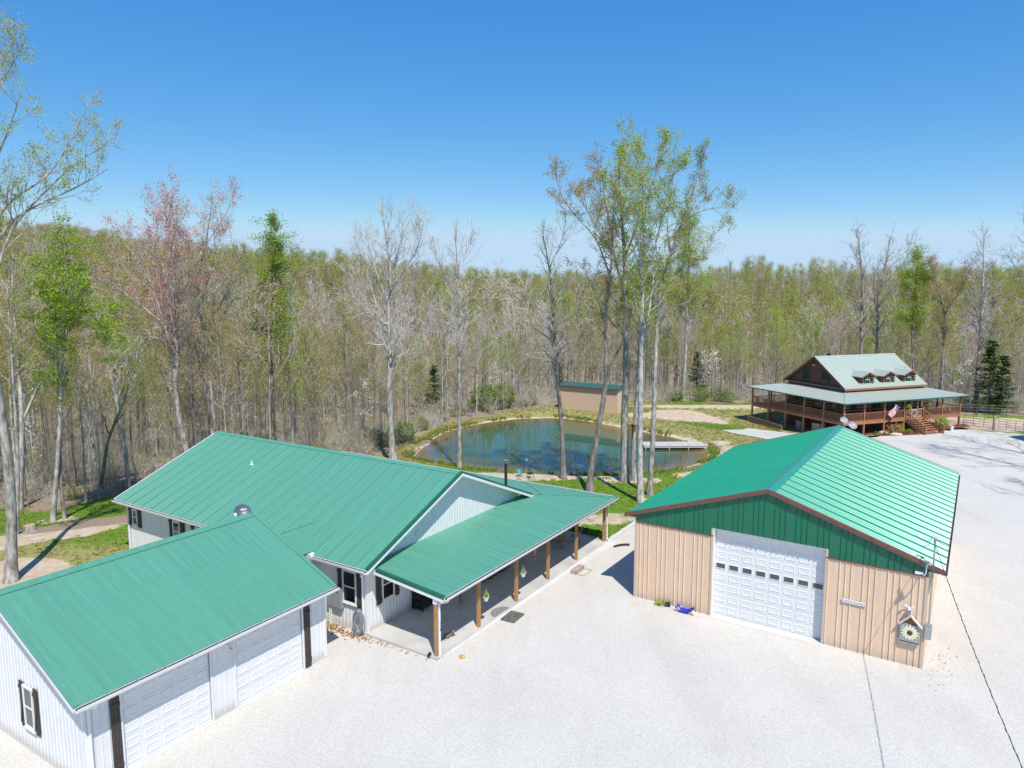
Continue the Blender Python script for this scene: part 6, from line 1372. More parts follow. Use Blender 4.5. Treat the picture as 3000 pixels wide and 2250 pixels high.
N = 52000; gx_ = rngF.uniform(-40, 40, N); gy_ = rngF.uniform(36, 102, N); vis = np.abs(gx_) < 0.76 * gy_ + 2
bareV, litV, freV, sdV = interp_grid(bare, gx_, gy_), interp_grid(litter, gx_, gy_), interp_grid(fresh, gx_, gy_), interp_grid(SDP, gx_, gy_)
def in_frame(O, U_, V_, x0, x1, y0, y1): 
    u = (gx_ - O.x) * U_.x + (gy_ - O.y) * U_.y; v = (gx_ - O.x) * V_.x + (gy_ - O.y) * V_.y; return (u > x0) & (u < x1) & (v > y0) & (v < y1)
gp_sd = poly_sd(gx_, gy_, np.array(gp)); path_sd = poly_sd(gx_, gy_, np.array(gpath))
ok = vis & (bareV < 0.5) & (litV < 0.5) & (sdV > 0.3) & (gp_sd > 0.1) & (path_sd > 0.1) & ~in_frame(HO, E2, E1, -0.3, 17.6, -5, 19.5) & ~in_frame(HO, E2, E1, -13, -1.5, -1, 10) & ~in_frame(GO, GU, GV, -0.3, 13, -0.3, 18.6) & ~in_frame(LO, LU, LV, -1, 19, -1, 16)
x_, y_ = gx_[ok], gy_[ok]; z_ = ground_z(x_, y_); k_ = np.where(rngF.random(len(x_)) < np.clip(freV[ok] * 1.1, 0.12, 0.95), 0, 1); s_ = rngF.uniform(0.6, 1.3, len(x_))
# taller fringe round the pond
t_ = rngF.random(1500) * len(PONDS); i_ = t_.astype(int); f_ = (t_ - i_)[:, None]; pe = PONDS[i_] * (1 - f_) + PONDS[(i_ + 1) % len(PONDS)] * f_
ctr = PONDS.mean(0); out = pe - ctr; out /= np.linalg.norm(out, axis=1)[:, None]; pe = pe + out * rngF.uniform(0.15, 1.3, (1500, 1))
pk = fbm(pe[:, 0], pe[:, 1], 4, 71) > 0.47; pe = pe[pk]
x_ = np.concatenate([x_, pe[:, 0]]); y_ = np.concatenate([y_, pe[:, 1]]); z_ = np.concatenate([z_, ground_z(pe[:, 0], pe[:, 1])]); k_ = np.concatenate([k_, np.where(rngF.random(len(pe)) < 0.65, 2, 3)]); s_ = np.concatenate([s_, rngF.uniform(0.5, 1.1, len(pe))])
gn_scatter('grass', np.stack([x_, y_, z_], -1), rngF.uniform(0, 6.28, len(x_)), s_, k_, tm, 'spring lawn grass around the pond and beside the houses', 'grass')
# ------------------------------------------------------------------ things on and around the porch
SZ = 0.12
def rz2(M): return M
# storage bench
bn = thing('storage_bench', HW(2.95, -0.08, SZ), H_RZ, 'black wooden storage bench against the house wall on the porch', 'bench')
g = MB(); g.bx(0.04, 1.56, -0.58, -0.04, 0.06, 0.40); g.build('box', M_blackw, bn)
for k in range(3): b_ = MB(); b_.bx(0.0, 1.6, -0.64, -0.0, 0, 0.05); b_.V = [(v[0], -0.02 - 0.21 * k + (v[1] * 0.3), 0.41 + v[2] * 0.7) for v in b_.V]; b_.build('seat_slat', M_blackw, bn)
for k in range(3): b_ = MB(); b_.bx(0.03, 1.57, -0.05, -0.02, 0.52 + k * 0.14, 0.63 + k * 0.14); b_.build('back_slat', M_blackw, bn)
for x in (0.0, 1.53):
    for y in (-0.66, -0.06): b_ = MB(); b_.bx(x, x + 0.07, y, y + 0.07, 0, 0.92 if y > -0.3 else 0.64); b_.build('leg', M_blackw, bn)
    b_ = MB(); b_.bx(x, x + 0.07, -0.66, -0.06, 0.60, 0.65); b_.build('armrest', M_blackw, bn)
# rocking chairs
def rocker(cush):
    e = thing('rocking_chair', (0, 0, 0), 0)
    for x in (-0.26, 0.26):
        b_ = MB(); b_.tube([(x, -0.46 + 0.92 * t, 0.03 + 0.16 * (2 * t - 1) ** 2) for t in [i / 8 for i in range(9)]], 0.022, 6); b_.build('rocker', M_blackw, e)
        for y in (-0.25, 0.2): b_ = MB(); b_.tube([(x, y, 0.06), (x, y + (0.1 if y > 0 else 0), 0.62 if y < 0 else 1.1)], 0.022, 6); b_.build('leg', M_blackw, e)
        b_ = MB(); b_.bx(x - 0.04, x + 0.04, -0.3, 0.25, 0.60, 0.63); b_.build('armrest', M_blackw, e)
    b_ = MB(); b_.bx(-0.27, 0.27, -0.27, 0.22, 0.38, 0.42); b_.build('seat', cush, e)
    for k in range(6): b_ = MB(); x = -0.22 + k * 0.088; b_.beam((x, 0.2, 0.42), (x, 0.32, 1.08), 0.045, 0.02); b_.build('back_slat', M_blackw, e)
    b_ = MB(); b_.beam((-0.27, 0.32, 1.08), (0.27, 0.32, 1.08), 0.04, 0.09); b_.build('crest_rail', M_blackw, e)
    return e
M_blue = mat('blue_fabric', (0.02, 0.10, 0.22), 0.8)
rk = []
for i, (x, lab) in enumerate(((7.6, 'black rocking chair nearest the hanging wind chime under the porch'), (8.5, 'middle black rocking chair with a blue seat under the porch'), (9.4, 'black rocking chair farthest along the porch wall'))):
    r_ = rocker(M_blue if i == 1 else M_blackw) if i < 2 else copy_tree(rk[0]); r_.location = HW(x, -1.05, SZ); r_.rotation_euler = (0, 0, H_RZ + R(-8 + 8 * i)); tag(r_, lab, 'chair', 'rocking chairs on the porch'); rk.append(r_)
# patio set
pt = thing('patio_table', HW(15.0, -1.55, SZ), H_RZ, 'round blue-grey patio table at the far end of the porch', 'table')
g = MB(); g.lathe([(0.0, 0.72), (0.60, 0.72), (0.62, 0.70), (0.60, 0.68), (0, 0.68)], n=24); g.build('table_top', mat('table_blue', (0.10, 0.17, 0.21), 0.3), pt)
for k in range(4): a = k * 1.571 + 0.4; b_ = MB(); b_.tube([(0.12 * math.cos(a), 0.12 * math.sin(a), 0.68), (0.42 * math.cos(a), 0.42 * math.sin(a), 0)], 0.018, 6); b_.build('leg', M_black, pt)
M_sling = mat('brown_sling', (0.20, 0.145, 0.11), 0.8, var=0.1); M_chf = mat('bronze_frame', (0.42, 0.38, 0.32), 0.5, metal=0.2)
def sling_chair():
    e = thing('patio_chair', (0, 0, 0), 0)
    b_ = MB(); b_.add([(-0.25, -0.24, 0.43), (0.25, -0.24, 0.43), (0.25, 0.22, 0.40), (-0.25, 0.22, 0.40), (-0.25, -0.24, 0.415), (0.25, -0.24, 0.415), (0.25, 0.22, 0.385), (-0.25, 0.22, 0.385)], [(0, 1, 2, 3), (4, 7, 6, 5), (0, 4, 5, 1), (2, 6, 7, 3), (1, 5, 6, 2), (0, 3, 7, 4)]); b_.build('seat', M_sling, e)
    b_ = MB(); b_.beam((0, 0.22, 0.42), (0, 0.42, 0.98), 0.5, 0.015, up=(0, 1, 0)); b_.build('backrest', M_sling, e)
    for x in (-0.27, 0.27):
        b_ = MB(); b_.tube([(x, -0.26, 0.0), (x, -0.26, 0.62), (x, 0.30, 0.64)], 0.014, 6); b_.build('armrest', M_chf, e)
        b_ = MB(); b_.tube([(x, 0.36, 0.0), (x, 0.20, 0.42), (x, 0.43, 1.0)], 0.014, 6); b_.build('leg', M_chf, e)
    b_ = MB(); b_.tube([(-0.27, 0.43, 1.0), (0.27, 0.43, 1.0)], 0.014, 6); b_.tube([(-0.27, 0.3, 0.14), (0.27, 0.3, 0.14)], 0.012, 6); b_.tube([(-0.27, 0.27, 0.62), (0.27, 0.27, 0.62)], 0.012, 6); b_.build('stretcher', M_chf, e)
    return e
c0_ = sling_chair()
for i, (x, y, a, lab) in enumerate(((14.1, -2.2, 125, 'brown sling patio chair nearest the driveway, its back to it'), (14.6, -0.6, 35, 'brown sling patio chair on the house side of the blue table'), (15.9, -1.0, -60, 'brown sling patio chair at the lawn end of the blue table'), (15.3, -2.55, 200, 'brown sling patio chair between blue table and last posts'))):
    c = c0_ if i == 0 else copy_tree(c0_); c.location = HW(x, y, SZ); c.rotation_euler = (0, 0, H_RZ + R(a)); tag(c, lab, 'chair', 'patio chairs round the blue table')
# hanging baskets
def hanging(loc, label, group, bowl, leafm, n=140, r=0.14, ht=0.55, name='hanging_basket', drop=0.1, size=0.05):
    e = thing(name, loc, 0, label, 'plant', group)
    g = MB(); g.lathe([(r * .62, 0), (r * .95, 0.16), (r * 1.08, 0.17), (r * 1.08, 0.20), (r * .9, 0.20), (r * .8, 0.15), (0, 0.15)], n=14); g.add([(r * .62 * math.cos(k * .628), r * .62 * math.sin(k * .628), 0) for k in range(10)], [tuple(range(10))]); g.build('pot', bowl, e)
    g = MB()
    for k in range(3): a = k * 2.094; g.tube([(r * math.cos(a), r * math.sin(a), 0.19), (0, 0, ht)], 0.006, 4)
    g.tube([(0, 0, ht), (0.0, 0, ht + 0.06)], 0.01, 4); g.build('hanger', bowl, e)
    T = Tree(int(loc[0] * 100) % 997); rn = T.r; u = rn.normal(0, 1, (n, 3)); u /= np.linalg.norm(u, axis=1)[:, None]; C = u * rn.uniform(.4, 1, (n, 1)) * np.array([r * 1.25, r * 1.25, r * 0.9]) + np.array([0, 0, 0.24]); T.quads(C, size)
    me = bpy.data.meshes.new('foliage'); fill(me, T.lv, T.lf, leafm, False); link(bpy.data.objects.new('foliage', me), e)
    return e
hanging(HW(3.42, -4.1, 1.32), 'white hanging basket with yellow flowers nearest the corner post', 'white hanging baskets', M_trim, LEAF['lime'])
hanging(HW(6.66, -4.1, 1.34), 'white hanging basket with pale leaves farther along the porch', 'white hanging baskets', M_trim, LEAF['pale'])
def chime(loc, label, m, L, n=5):
    e = thing('wind_chime', loc, 0, label, 'wind chime', 'wind chimes under the eave')
    g = MB(); g.lathe([(0, 0.0), (0.06, 0.0), (0.06, -0.02), (0, -0.02)], n=10); g.tube([(0, 0, 0), (0, 0, 0.25)], 0.004, 4); g.build('top_disc', m, e)
    for k in range(n): a = k * 6.283 / n; g = MB(); g.tube([(0.045 * math.cos(a), 0.045 * math.sin(a), -0.06), (0.045 * math.cos(a), 0.045 * math.sin(a), -0.06 - L * (0.8 + 0.2 * k / n))], 0.013, 6); g.build('chime_tube', m, e)
    g = MB(); g.tube([(0, 0, -0.02), (0, 0, -L - 0.2)], 0.004, 4); g.lathe([(0, -L - 0.2), (0.03, -L - 0.25), (0, -L - 0.33)], n=6); g.build('clapper', m, e)
chime(HW(1.6, -4.0, 2.35), 'black tubular wind chime by the corner post', M_black, 0.5); chime(HW(7.98, -4.0, 2.4), 'bamboo wind chime hanging between two posts', mat('bamboo', (0.5, 0.32, 0.13), 0.6), 0.34)
# string lights
sl_ = thing('string_lights', HW(0.4, -4.15, 2.6), H_RZ, 'string of small white globe lights along the porch eave', 'string lights')
g = MB(); pts = []
for k in range(41): t = k / 40; pts.append((16.2 * t, 0, -0.07 * math.sin((t * 16) % 1 * math.pi)))
g.tube(pts, 0.006, 4); g.build('cord', M_black, sl_)
bm_ = MB(); bm_.lathe([(0, 0.0), (0.02, -0.01), (0.032, -0.045), (0.02, -0.075), (0, -0.085)], n=8); bme = mesh_from('bulb', bm_.V, bm_.F, M_trim)
for k in range(32): o = bpy.data.objects.new('bulb', bme); link(o, sl_); o.location = (0.25 + k * 0.5, 0, -0.06)
# mats
M_mat = mat('rubber_mat', (0.075, 0.075, 0.07), 0.9, col2=(0.15, 0.14, 0.12), vscale=6, bump=0.5, bscale=30)
M_mat2 = mat('grey_mat', (0.24, 0.24, 0.23), 0.9, col2=(0.15, 0.15, 0.145), vscale=9, bump=0.5, bscale=25)
g = MB(); P = [(0.62 * math.cos(math.pi * k / 16), 0.52 * math.sin(math.pi * k / 16)) for k in range(17)]; g.prism(P, 'z', 0, 0.015); o = g.build('half_round_mat', M_mat2); o.location = HW(4.95, -3.98, SZ + 0.004); o.rotation_euler = (0, 0, H_RZ); tag(o, 'grey half-round door mat on the porch slab edge', 'mat')
g = MB()
def rrect(w, h, r, n=4):
    P = []
    for cx, cy, a0 in ((w - r, h - r, 0), (-w + r, h - r, 90), (-w + r, -h + r, 180), (w - r, -h + r, 270)):
        for k in range(n + 1): a = R(a0 + 90 * k / n); P.append((cx + r * math.cos(a), cy + r * math.sin(a)))
    return P
g.prism(rrect(0.55, 0.38, 0.08), 'z', 0, 0.02); g.prism(rrect(0.49, 0.32, 0.05), 'z', 0.02, 0.024); o = g.build('rubber_mat', M_mat); o.location = HW(4.98, -4.55, 0.03); o.rotation_euler = (0.0, 0, H_RZ + 0.05); tag(o, 'black rectangular rubber mat lying on the gravel by the porch', 'mat')
# wooden step
ws = thing('wooden_step', HW(11.1, -4.45, 0.016), H_RZ, 'low weathered wooden step beside the porch slab', 'step'); M_stepw = mat('grey_step_wood', (0.42, 0.34, 0.27), 0.85, var=0.15, vscale=5)
g = MB(); g.bx(0, 0.06, -0.32, 0, 0, 0.2); g.bx(0.94, 1.0, -0.32, 0, 0, 0.2); g.bx(0, 1.0, -0.32, -0.28, 0.0, 0.2); g.build('frame', M_stepw, ws)
for k in range(6): b_ = MB(); b_.bx(0.17 * k, 0.17 * k + 0.15, -0.34, 0.0, 0.2, 0.235); b_.build('slat', M_stepw, ws)
g = MB(); g.bx(0.1, 1.15, -0.78, -0.74, 0, 0.04); g.bx(0.1, 0.15, -0.74, -0.34, 0, 0.035); g.bx(1.0, 1.05, -0.74, -0.34, 0, 0.035); g.build('base_frame', M_stepw, ws)
# cat lying on the slab
ct = thing('cat', HW(1.62, -3.3, SZ), H_RZ + R(-20), 'brown and white patched cat lying in the sun on the porch slab', 'cat')
g = MB()
def ell(mb, c, r, n=10, m=7):
    P = [(math.sin(math.pi * i / m), -math.cos(math.pi * i / m)) for i in range(m + 1)]; b0 = len(mb.V)
    for s_, z in P:
        for k in range(n): a = 6.2832 * k / n; mb.V.append((c[0] + r[0] * s_ * math.cos(a), c[1] + r[1] * s_ * math.sin(a), c[2] + r[2] * z))
    for i in range(m):
        for k in range(n): mb.F.append((b0 + i * n + k, b0 + i * n + (k + 1) % n, b0 + (i + 1) * n + (k + 1) % n, b0 + (i + 1) * n + k))
ell(g, (0, 0, 0.10), (0.20, 0.10, 0.10)); ell(g, (-0.13, 0.0, 0.105), (0.12, 0.115, 0.105)); ell(g, (0.14, -0.01, 0.13), (0.10, 0.085, 0.10)); ell(g, (0.21, -0.02, 0.19), (0.07, 0.06, 0.07)); ell(g, (0.27, -0.04, 0.225), (0.062, 0.06, 0.055)); ell(g, (0.325, -0.05, 0.212), (0.028, 0.03, 0.024))
for s_ in (-1, 1):
    g.tube([(0.265, -0.04 + s_ * 0.038, 0.255), (0.262, -0.04 + s_ * 0.048, 0.30), (0.26, -0.04 + s_ * 0.052, 0.325)], [0.026, 0.017, 0.004], 5)
    g.tube([(0.15, s_ * 0.055, 0.07), (0.24, s_ * 0.06, 0.03), (0.34, s_ * 0.055, 0.025)], [0.034, 0.026, 0.022], 6); g.tube([(-0.12, s_ * 0.09, 0.07), (-0.03, s_ * 0.13, 0.04), (-0.13, s_ * 0.14, 0.026), (-0.05, s_ * 0.15, 0.022)], [0.05, 0.04, 0.024, 0.02], 6)
g.tube([(-0.24, 0.0, 0.07), (-0.33, -0.04, 0.03), (-0.32, -0.14, 0.025), (-0.22, -0.19, 0.024)], [0.026, 0.022, 0.018, 0.012], 6)
cb2 = g.build('body', mat('calico_fur', (0.30, 0.20, 0.14), 0.9, col2=(0.05, 0.04, 0.035), vscale=14), ct, smooth=True)
rm = cb2.modifiers.new('remesh', 'REMESH'); rm.mode = 'VOXEL'; rm.voxel_size = 0.013; rm.use_smooth_shade = True
g = MB()
for s_ in (-1, 1): ell(g, (0.318, -0.05 + s_ * 0.024, 0.240), (0.008, 0.008, 0.008), 6, 4)
g.build('eyes', M_black, ct)
# lantern at the post foot, grass clump, drain pipe, hose, meter boxes
ln = thing('black_lantern', HW(-0.05, -3.62, SZ), H_RZ + 0.3, 'small black lantern lying at the foot of the corner post', 'lantern')
g = MB(); g.tube([(-0.16, 0, 0.07), (0.02, 0, 0.07)], 0.07, 8); g.build('body', M_black, ln); g = MB(); g.tube([(0.02, 0, 0.07), (0.09, 0, 0.07)], 0.05, 8); g.build('lens', M_trim, ln); g = MB(); g.tube([(-0.17, 0, 0.07), (-0.2, 0, 0.12), (-0.1, 0, 0.17), (0.0, 0, 0.14)], 0.012, 5); g.build('handle', M_black, ln)
rk_ = MB(); rr_ = random.Random(5)
bm = bmesh.new(); bmesh.ops.create_icosphere(bm, subdivisions=2, radius=0.13)
for v in bm.verts: v.co = Vector((v.co.x * 1.25, v.co.y * 0.9, v.co.z * 0.55)) * (1 + rr_.uniform(-.18, .18))
me = bpy.data.meshes.new('sandstone'); bm.to_mesh(me); bm.free(); me.materials.append(mat('yellow_sandstone', (0.50, 0.31, 0.11), 0.95, var=0.35, vscale=9)); o = bpy.data.objects.new('sandstone', me); link(o); o.location = HW(0.68, -4.78, 0.05); tag(o, 'yellowish rock on the gravel in front of the porch corner', 'rock')
dp = thing('drain_pipe', HW(16.1, -4.75, 0.05), H_RZ - 0.35, 'black ribbed drain pipe lying on the gravel at the downspout', 'pipe')
g = MB()
pts = [(0.0, 0, 0.02), (0.3, -0.06, 0.06), (0.65, -0.2, 0.08), (0.95, -0.4, 0.06)]; g.tube(resample(np.array(pts), 20), [0.05 + 0.008 * (i % 2) for i in range(20)], 10); g.build('pipe', M_black, dp)
hs = thing('garden_hose', HW(-0.14, 0.30, 0.0), H_RZ, 'coiled grey garden hose hanging on the house corner', 'hose')
g = MB(); M_hose = mat('grey_hose', (0.22, 0.25, 0.28), 0.45, var=0.15)
for k in range(9):
    rn = random.Random(k); ry, rzz = 0.27 + rn.uniform(-.05, .06), 0.52 + rn.uniform(-.07, .08); dx = -0.03 - 0.022 * k; P = [(dx + rn.uniform(-.01, .01), ry * math.cos(a), 0.62 + (0.04 if k % 2 else 0) + rzz * math.sin(a)) for a in [6.2832 * i / 22 for i in range(23)]]; g.tube(P, 0.014, 6, cap=False)
g.build('coils', M_hose, hs); g = MB(); g.bx(-0.12, 0.12, -0.1, 0.1, 0.98, 1.08); g.build('hanger', M_grey, hs)
mb_ = thing('electric_meter_boxes', HW(-0.25, 1.85, 0.0), H_RZ, 'two grey electric boxes on the wall between garage and house', 'electric box')
g = MB(); g.bx(0.02, 0.2, 0.06, 0.47, 0.98, 1.6); g.build('meter_box', M_grey, mb_); g = MB(); g.bx(0.0, 0.2, -0.48, 0.02, 1.0, 1.95); g.build('breaker_box', M_grey, mb_)
for y in (0.3, 0.4): g = MB(); g.tube([(0.12, y, 0.0), (0.12, y, 0.98)], 0.03, 7); g.build('conduit', M_trim, mb_)
g = MB(); g.bx(-0.006, 0.0, -0.3, -0.12, 1.72, 1.8); g.build('warning_label', M_black, mb_)
# dead leaves
def leaf_patch(name, label, centre, rx, ry, n, seed, m, size=0.05, z=0.03, rz=0):
    T = Tree(seed); rn = T.r; C = rn.normal(0, 1, (n, 3)) * np.array([rx, ry, 0]); C[:, 2] = rn.uniform(0.0, 0.03, n); c_, s_ = math.cos(rz), math.sin(rz); C = np.stack([C[:, 0] * c_ - C[:, 1] * s_, C[:, 0] * s_ + C[:, 1] * c_, C[:, 2]], -1); T.quads(C, size, up=2.0)
    me = bpy.data.meshes.new(name); fill(me, T.lv, T.lf, m, False); o = bpy.data.objects.new(name, me); link(o); o.location = (centre[0], centre[1], z); tag(o, label, 'leaves', kind='stuff'); return o
M_dead = leaf_mat('dead_leaves', (0.22, 0.07, 0.03), (0.45, 0.22, 0.10), 0.2)
leaf_patch('fallen_leaves', 'reddish dead leaves under the electric boxes', HW(-0.35, 1.9), 0.25, 0.45, 170, 7, M_dead, rz=H_RZ); leaf_patch('fallen_leaves', 'reddish dead leaves around the hose at house corner', HW(-0.4, 0.6), 0.15, 0.55, 150, 8, M_dead, rz=H_RZ)
leaf_patch('fallen_leaves', 'thin line of dead leaves along the slab edge', HW(-0.25, -1.4), 0.08, 1.1, 60, 9, M_dead, rz=H_RZ); leaf_patch('fallen_leaves', 'scattered dead leaves along the right side of the workshop', GW(13.3, 1.2), 0.25, 1.5, 50, 10, M_dead, size=0.035, rz=GA)
# cameras
def camera_unit(loc, rz, label, arms=True):
    e = thing('security_camera', loc, rz, label, 'camera', 'white security cameras')
    g = MB(); g.bx(-0.06, 0.06, -0.05, 0, -0.06, 0.06); g.build('mount', M_trim, e); g = MB(); g.tube([(0, -0.05, 0), (0, -0.2, -0.06)], [0.045, 0.05], 8); g.build('body', M_trim, e); g = MB(); g.tube([(0, -0.2, -0.06), (0, -0.21, -0.064)], 0.032, 8); g.build('lens', M_black, e)
    for s_ in (-1, 1): g = MB(); g.tube([(s_ * 0.05, -0.03, 0.05), (s_ * 0.13, -0.1, 0.12)], 0.02, 6); g.tube([(s_ * 0.13, -0.1, 0.12), (s_ * 0.16, -0.18, 0.09)], [0.04, 0.06], 8); g.build('lamp', M_trim, e)
camera_unit(HW(-7.0, 0.122 - 0.03, 2.58), H_RZ, 'white security camera between the two garage doors'); camera_unit(GW(12.07, -0.05, 2.5), GA, 'white security camera above the sunflower picture')
# house dish with lettering
def dish(loc, rz, tilt, r, m, label, text=None, post=0.6, group='satellite dishes'):
    e = thing('satellite_dish', loc, rz, label, 'satellite dish', group)
    Mt = Matrix.Translation((0, 0, post)) @ Matrix.Rotation(R(90 - tilt), 4, 'X')
    g = MB(); prof = [(r * k / 6, 0.28 * r * (k / 6) ** 2) for k in range(7)]; g.lathe(prof, n=24); g.lathe([(r, 0.28 * r), (r * 1.0, 0.28 * r - 0.025), (0.01, -0.025)], n=24); o = g.build('reflector', m, e, smooth=True); o.matrix_local = Mt
    g = MB(); g.tube([(0, 0.1, -0.05 - post * 0.0), (0, 0.12, -post)], 0.03, 8); g.V = [(v[0], v[1], v[2] + post) for v in g.V]; g.build('mast', M_grey, e)
    g = MB(); p1 = Mt @ Vector((-r * .55, -r * 0.75, 0.1)); p2 = Mt @ Vector((-r * .85, -r * 0.5, r * 0.8)); g.tube([p1, p2], 0.018, 6); g.build('feed_arm', M_grey, e); g = MB(); p3 = p2 + (Mt.to_3x3() @ Vector((0, 0.1, -0.12))); g.tube([p2, p3], [0.06, 0.075], 8); g.build('feed_horn', M_trim, e)
    if text: text_obj(text, r * 0.44, M_trim, 'lettering', o, Matrix.Translation((r * 0.15, r * 0.36, 0.28 * r * 0.42 + 0.03)))
    return e
dish(HW(-2.6, 4.9, 5.12), R(28), 36, 0.37, mat('dish_grey', (0.075, 0.10, 0.14), 0.4), 'dark grey satellite dish behind the garage roof ridge', 'dish', post=0.42)
dish(GW(6.55, 18.75, 6.25), R(2), 42, 0.27, mat('dish_pale', (0.26, 0.28, 0.30), 0.5), 'upper grey satellite dish at the rear peak of the workshop', None, post=0.62); dish(GW(7.05, 18.95, 5.95), R(2), 42, 0.29, MATS['dish_pale'], 'lower white satellite dish at the rear peak of the workshop', None, post=0.6)
g = MB(); g.tube([GW(6.55, 18.6, 5.4), GW(6.55, 18.78, 6.35)], 0.03, 8); g.tube([GW(7.05, 18.6, 5.2), GW(7.05, 18.98, 6.05)], 0.03, 8); o = g.build('dish_bracket', M_grey); tag(o, 'grey pipe bracket holding two dishes behind the workshop peak', 'bracket')

# ------------------------------------------------------------------ around the workshop
sg_ = thing('wall_sign', GW(9.55, -0.05, 2.14), GA, 'small white plank sign on the tan wall right of the overhead door', 'sign')
g = MB(); g.bx(0, 0.94, -0.03, 0, 0, 0.15); g.build('board', M_trim, sg_)
text_obj("DAD'S GARAGE", 0.105, mat('sign_ink', (0.22, 0.24, 0.26), 0.7), 'lettering', sg_, Matrix.Translation((0.47, -0.033, 0.075)) @ Matrix.Rotation(R(90), 4, 'X'), depth=0.002)
for x in (0.03, 0.91): g = MB(); g.bx(x - .02, x + .02, -0.036, -0.03, 0.03, 0.12); g.build('scroll_mark', M_grey, sg_)
sf = thing('sunflower_picture', GW(11.77, -0.06, 1.02), GA, 'house-shaped wooden picture box with a pale sunflower', 'wall decoration')
M_barn = mat('barnwood', (0.26, 0.13, 0.06), 0.85, var=0.3, vscale=8); M_wgrey = mat('weathered_white', (0.55, 0.53, 0.50), 0.85, var=0.15, vscale=8)
g = MB(); g.bx(0.03, 0.73, -0.10, 0, 0.0, 0.82); g.build('backboard', mat('canvas_grey', (0.33, 0.36, 0.37), 0.9, var=0.2, vscale=5), sf)
g = MB(); g.prism([(0.03, 0.82), (0.73, 0.82), (0.38, 1.15)], 'y', -0.06, 0); g.build('gable', M_barn, sf)
for a, b_ in (((-0.04, 0.76), (0.38, 1.2)), ((0.8, 0.76), (0.38, 1.2))): g = MB(); g.beam((a[0], -0.09, a[1]), (b_[0], -0.09, b_[1]), 0.2, 0.04, up=(0, 0, 1)); g.build('roof_board', M_wgrey, sf)
g = MB(); g.bx(0.03, 0.73, -0.115, -0.1, 0.06, 0.09); g.build('bottom_rail', M_black, sf)
pet = MB(); pet.add([(0.02, 0, 0.06), (0.06, -0.012, 0.17), (0.035, -0.006, 0.30), (0.0, 0, 0.335), (-0.035, -0.006, 0.30), (-0.06, -0.012, 0.17), (-0.02, 0, 0.06)], [(0, 1, 2, 3, 4, 5, 6)]); pem = mesh_from('petal', pet.V, pet.F, mat('cream_petals', (0.78, 0.70, 0.46), 0.8, var=0.08))
for k in range(14): o = bpy.data.objects.new('petal', pem); link(o, sf); o.location = (0.38, -0.112 - 0.004 * (k % 2), 0.47); o.rotation_euler = (0, k * 6.2832 / 14, 0)
g = MB(); g.tube([(0.38, -0.118, 0.47), (0.38, -0.14, 0.47)], [0.105, 0.09], 16); g.build('flower_centre', mat('flower_centre', (0.06, 0.055, 0.07), 0.9, var=0.4, vscale=30), sf)
pf = thing('nursery_pot', GW(1.62, -0.28, 0.02), GA + 0.3, 'tipped black nursery pot with a yellow green plant at the workshop foot', 'plant')
g = MB(); g.tube([(0.12, 0, 0.10), (0.36, 0, 0.12)], [0.10, 0.125], 10); g.build('pot', M_black, pf)
T = Tree(31); C = T.r.normal(0, 1, (150, 3)) * np.array([.13, .11, .07]) + np.array([-.12, 0, .14]); T.quads(C, 0.05); me = bpy.data.meshes.new('foliage'); fill(me, T.lv, T.lf, LEAF['lime'], False); link(bpy.data.objects.new('foliage', me), pf)
bt = thing('blue_toy_glider', GW(2.75, -0.35, 0.02), GA - 0.05, 'blue toy rocker with a yellow ball lying by the workshop wall', 'toy'); M_blp = mat('blue_plastic', (0.015, 0.02, 0.42), 0.35); M_yel = mat('yellow_plastic', (0.75, 0.62, 0.18), 0.4)
for y in (-0.14, 0.16): g = MB(); g.tube([(-0.40 + 0.8 * k / 8, y, 0.05 + 0.20 * (2 * k / 8 - 1) ** 2) for k in range(9)], 0.06, 8); g.build('runner', M_blp, bt)
g = MB(); g.bx(-0.12, 0.2, -0.14, 0.16, 0.05, 0.10); g.build('seat', M_blp, bt)
g = MB(); ell(g, (0.46, -0.08, 0.1), (0.1, 0.1, 0.1)); g.build('ball', M_yel, bt, smooth=True)
# overhead service cable to the pole outside the right edge
cb = MB(); p0 = GW(W_ + 0.08, -0.06, 5.5); pE = Vector((4.8, -0.7, 5.8)); pts = []
for k in range(25): t = k / 24; p = p0.lerp(pE, t); p.z -= 0.9 * 4 * t * (1 - t); pts.append(p)
org = pts[0].copy(); cb.tube([p - org for p in pts], 0.010, 6); cb.tube([p - org + Vector((0.02 * math.sin(i * 2.2), 0.02 * math.cos(i * 2.2), 0.0)) for i, p in enumerate(resample(np.array([list(q) for q in pts]), 120)) for p in [Vector(p)]], 0.008, 5)
o = cb.build('service_cable', M_black); o.location = org; tag(o, 'twisted black service cable running from the workshop mast to lower right', 'cable')
up_ = thing('utility_pole', (4.8, -0.85, 0), 0, 'wooden utility pole below the viewpoint holding the service cable', 'pole'); g = MB(); g.tube([(0, 0, 0), (0, 0, 6.1)], [0.16, 0.11], 10); g.build('shaft', M_stepw, up_)
# timber kerb beside the lawn
kb = thing('lawn_kerb', HW(16.9, -4.1, 0.0), H_RZ, 'pale concrete kerb between the lawn and the gravel beside the workshop', 'kerb')
g = MB(); g.bx(0.0, 11.5, -0.12, 0.18, -0.1, 0.10); g.build('kerb_strip', M_concw, kb)
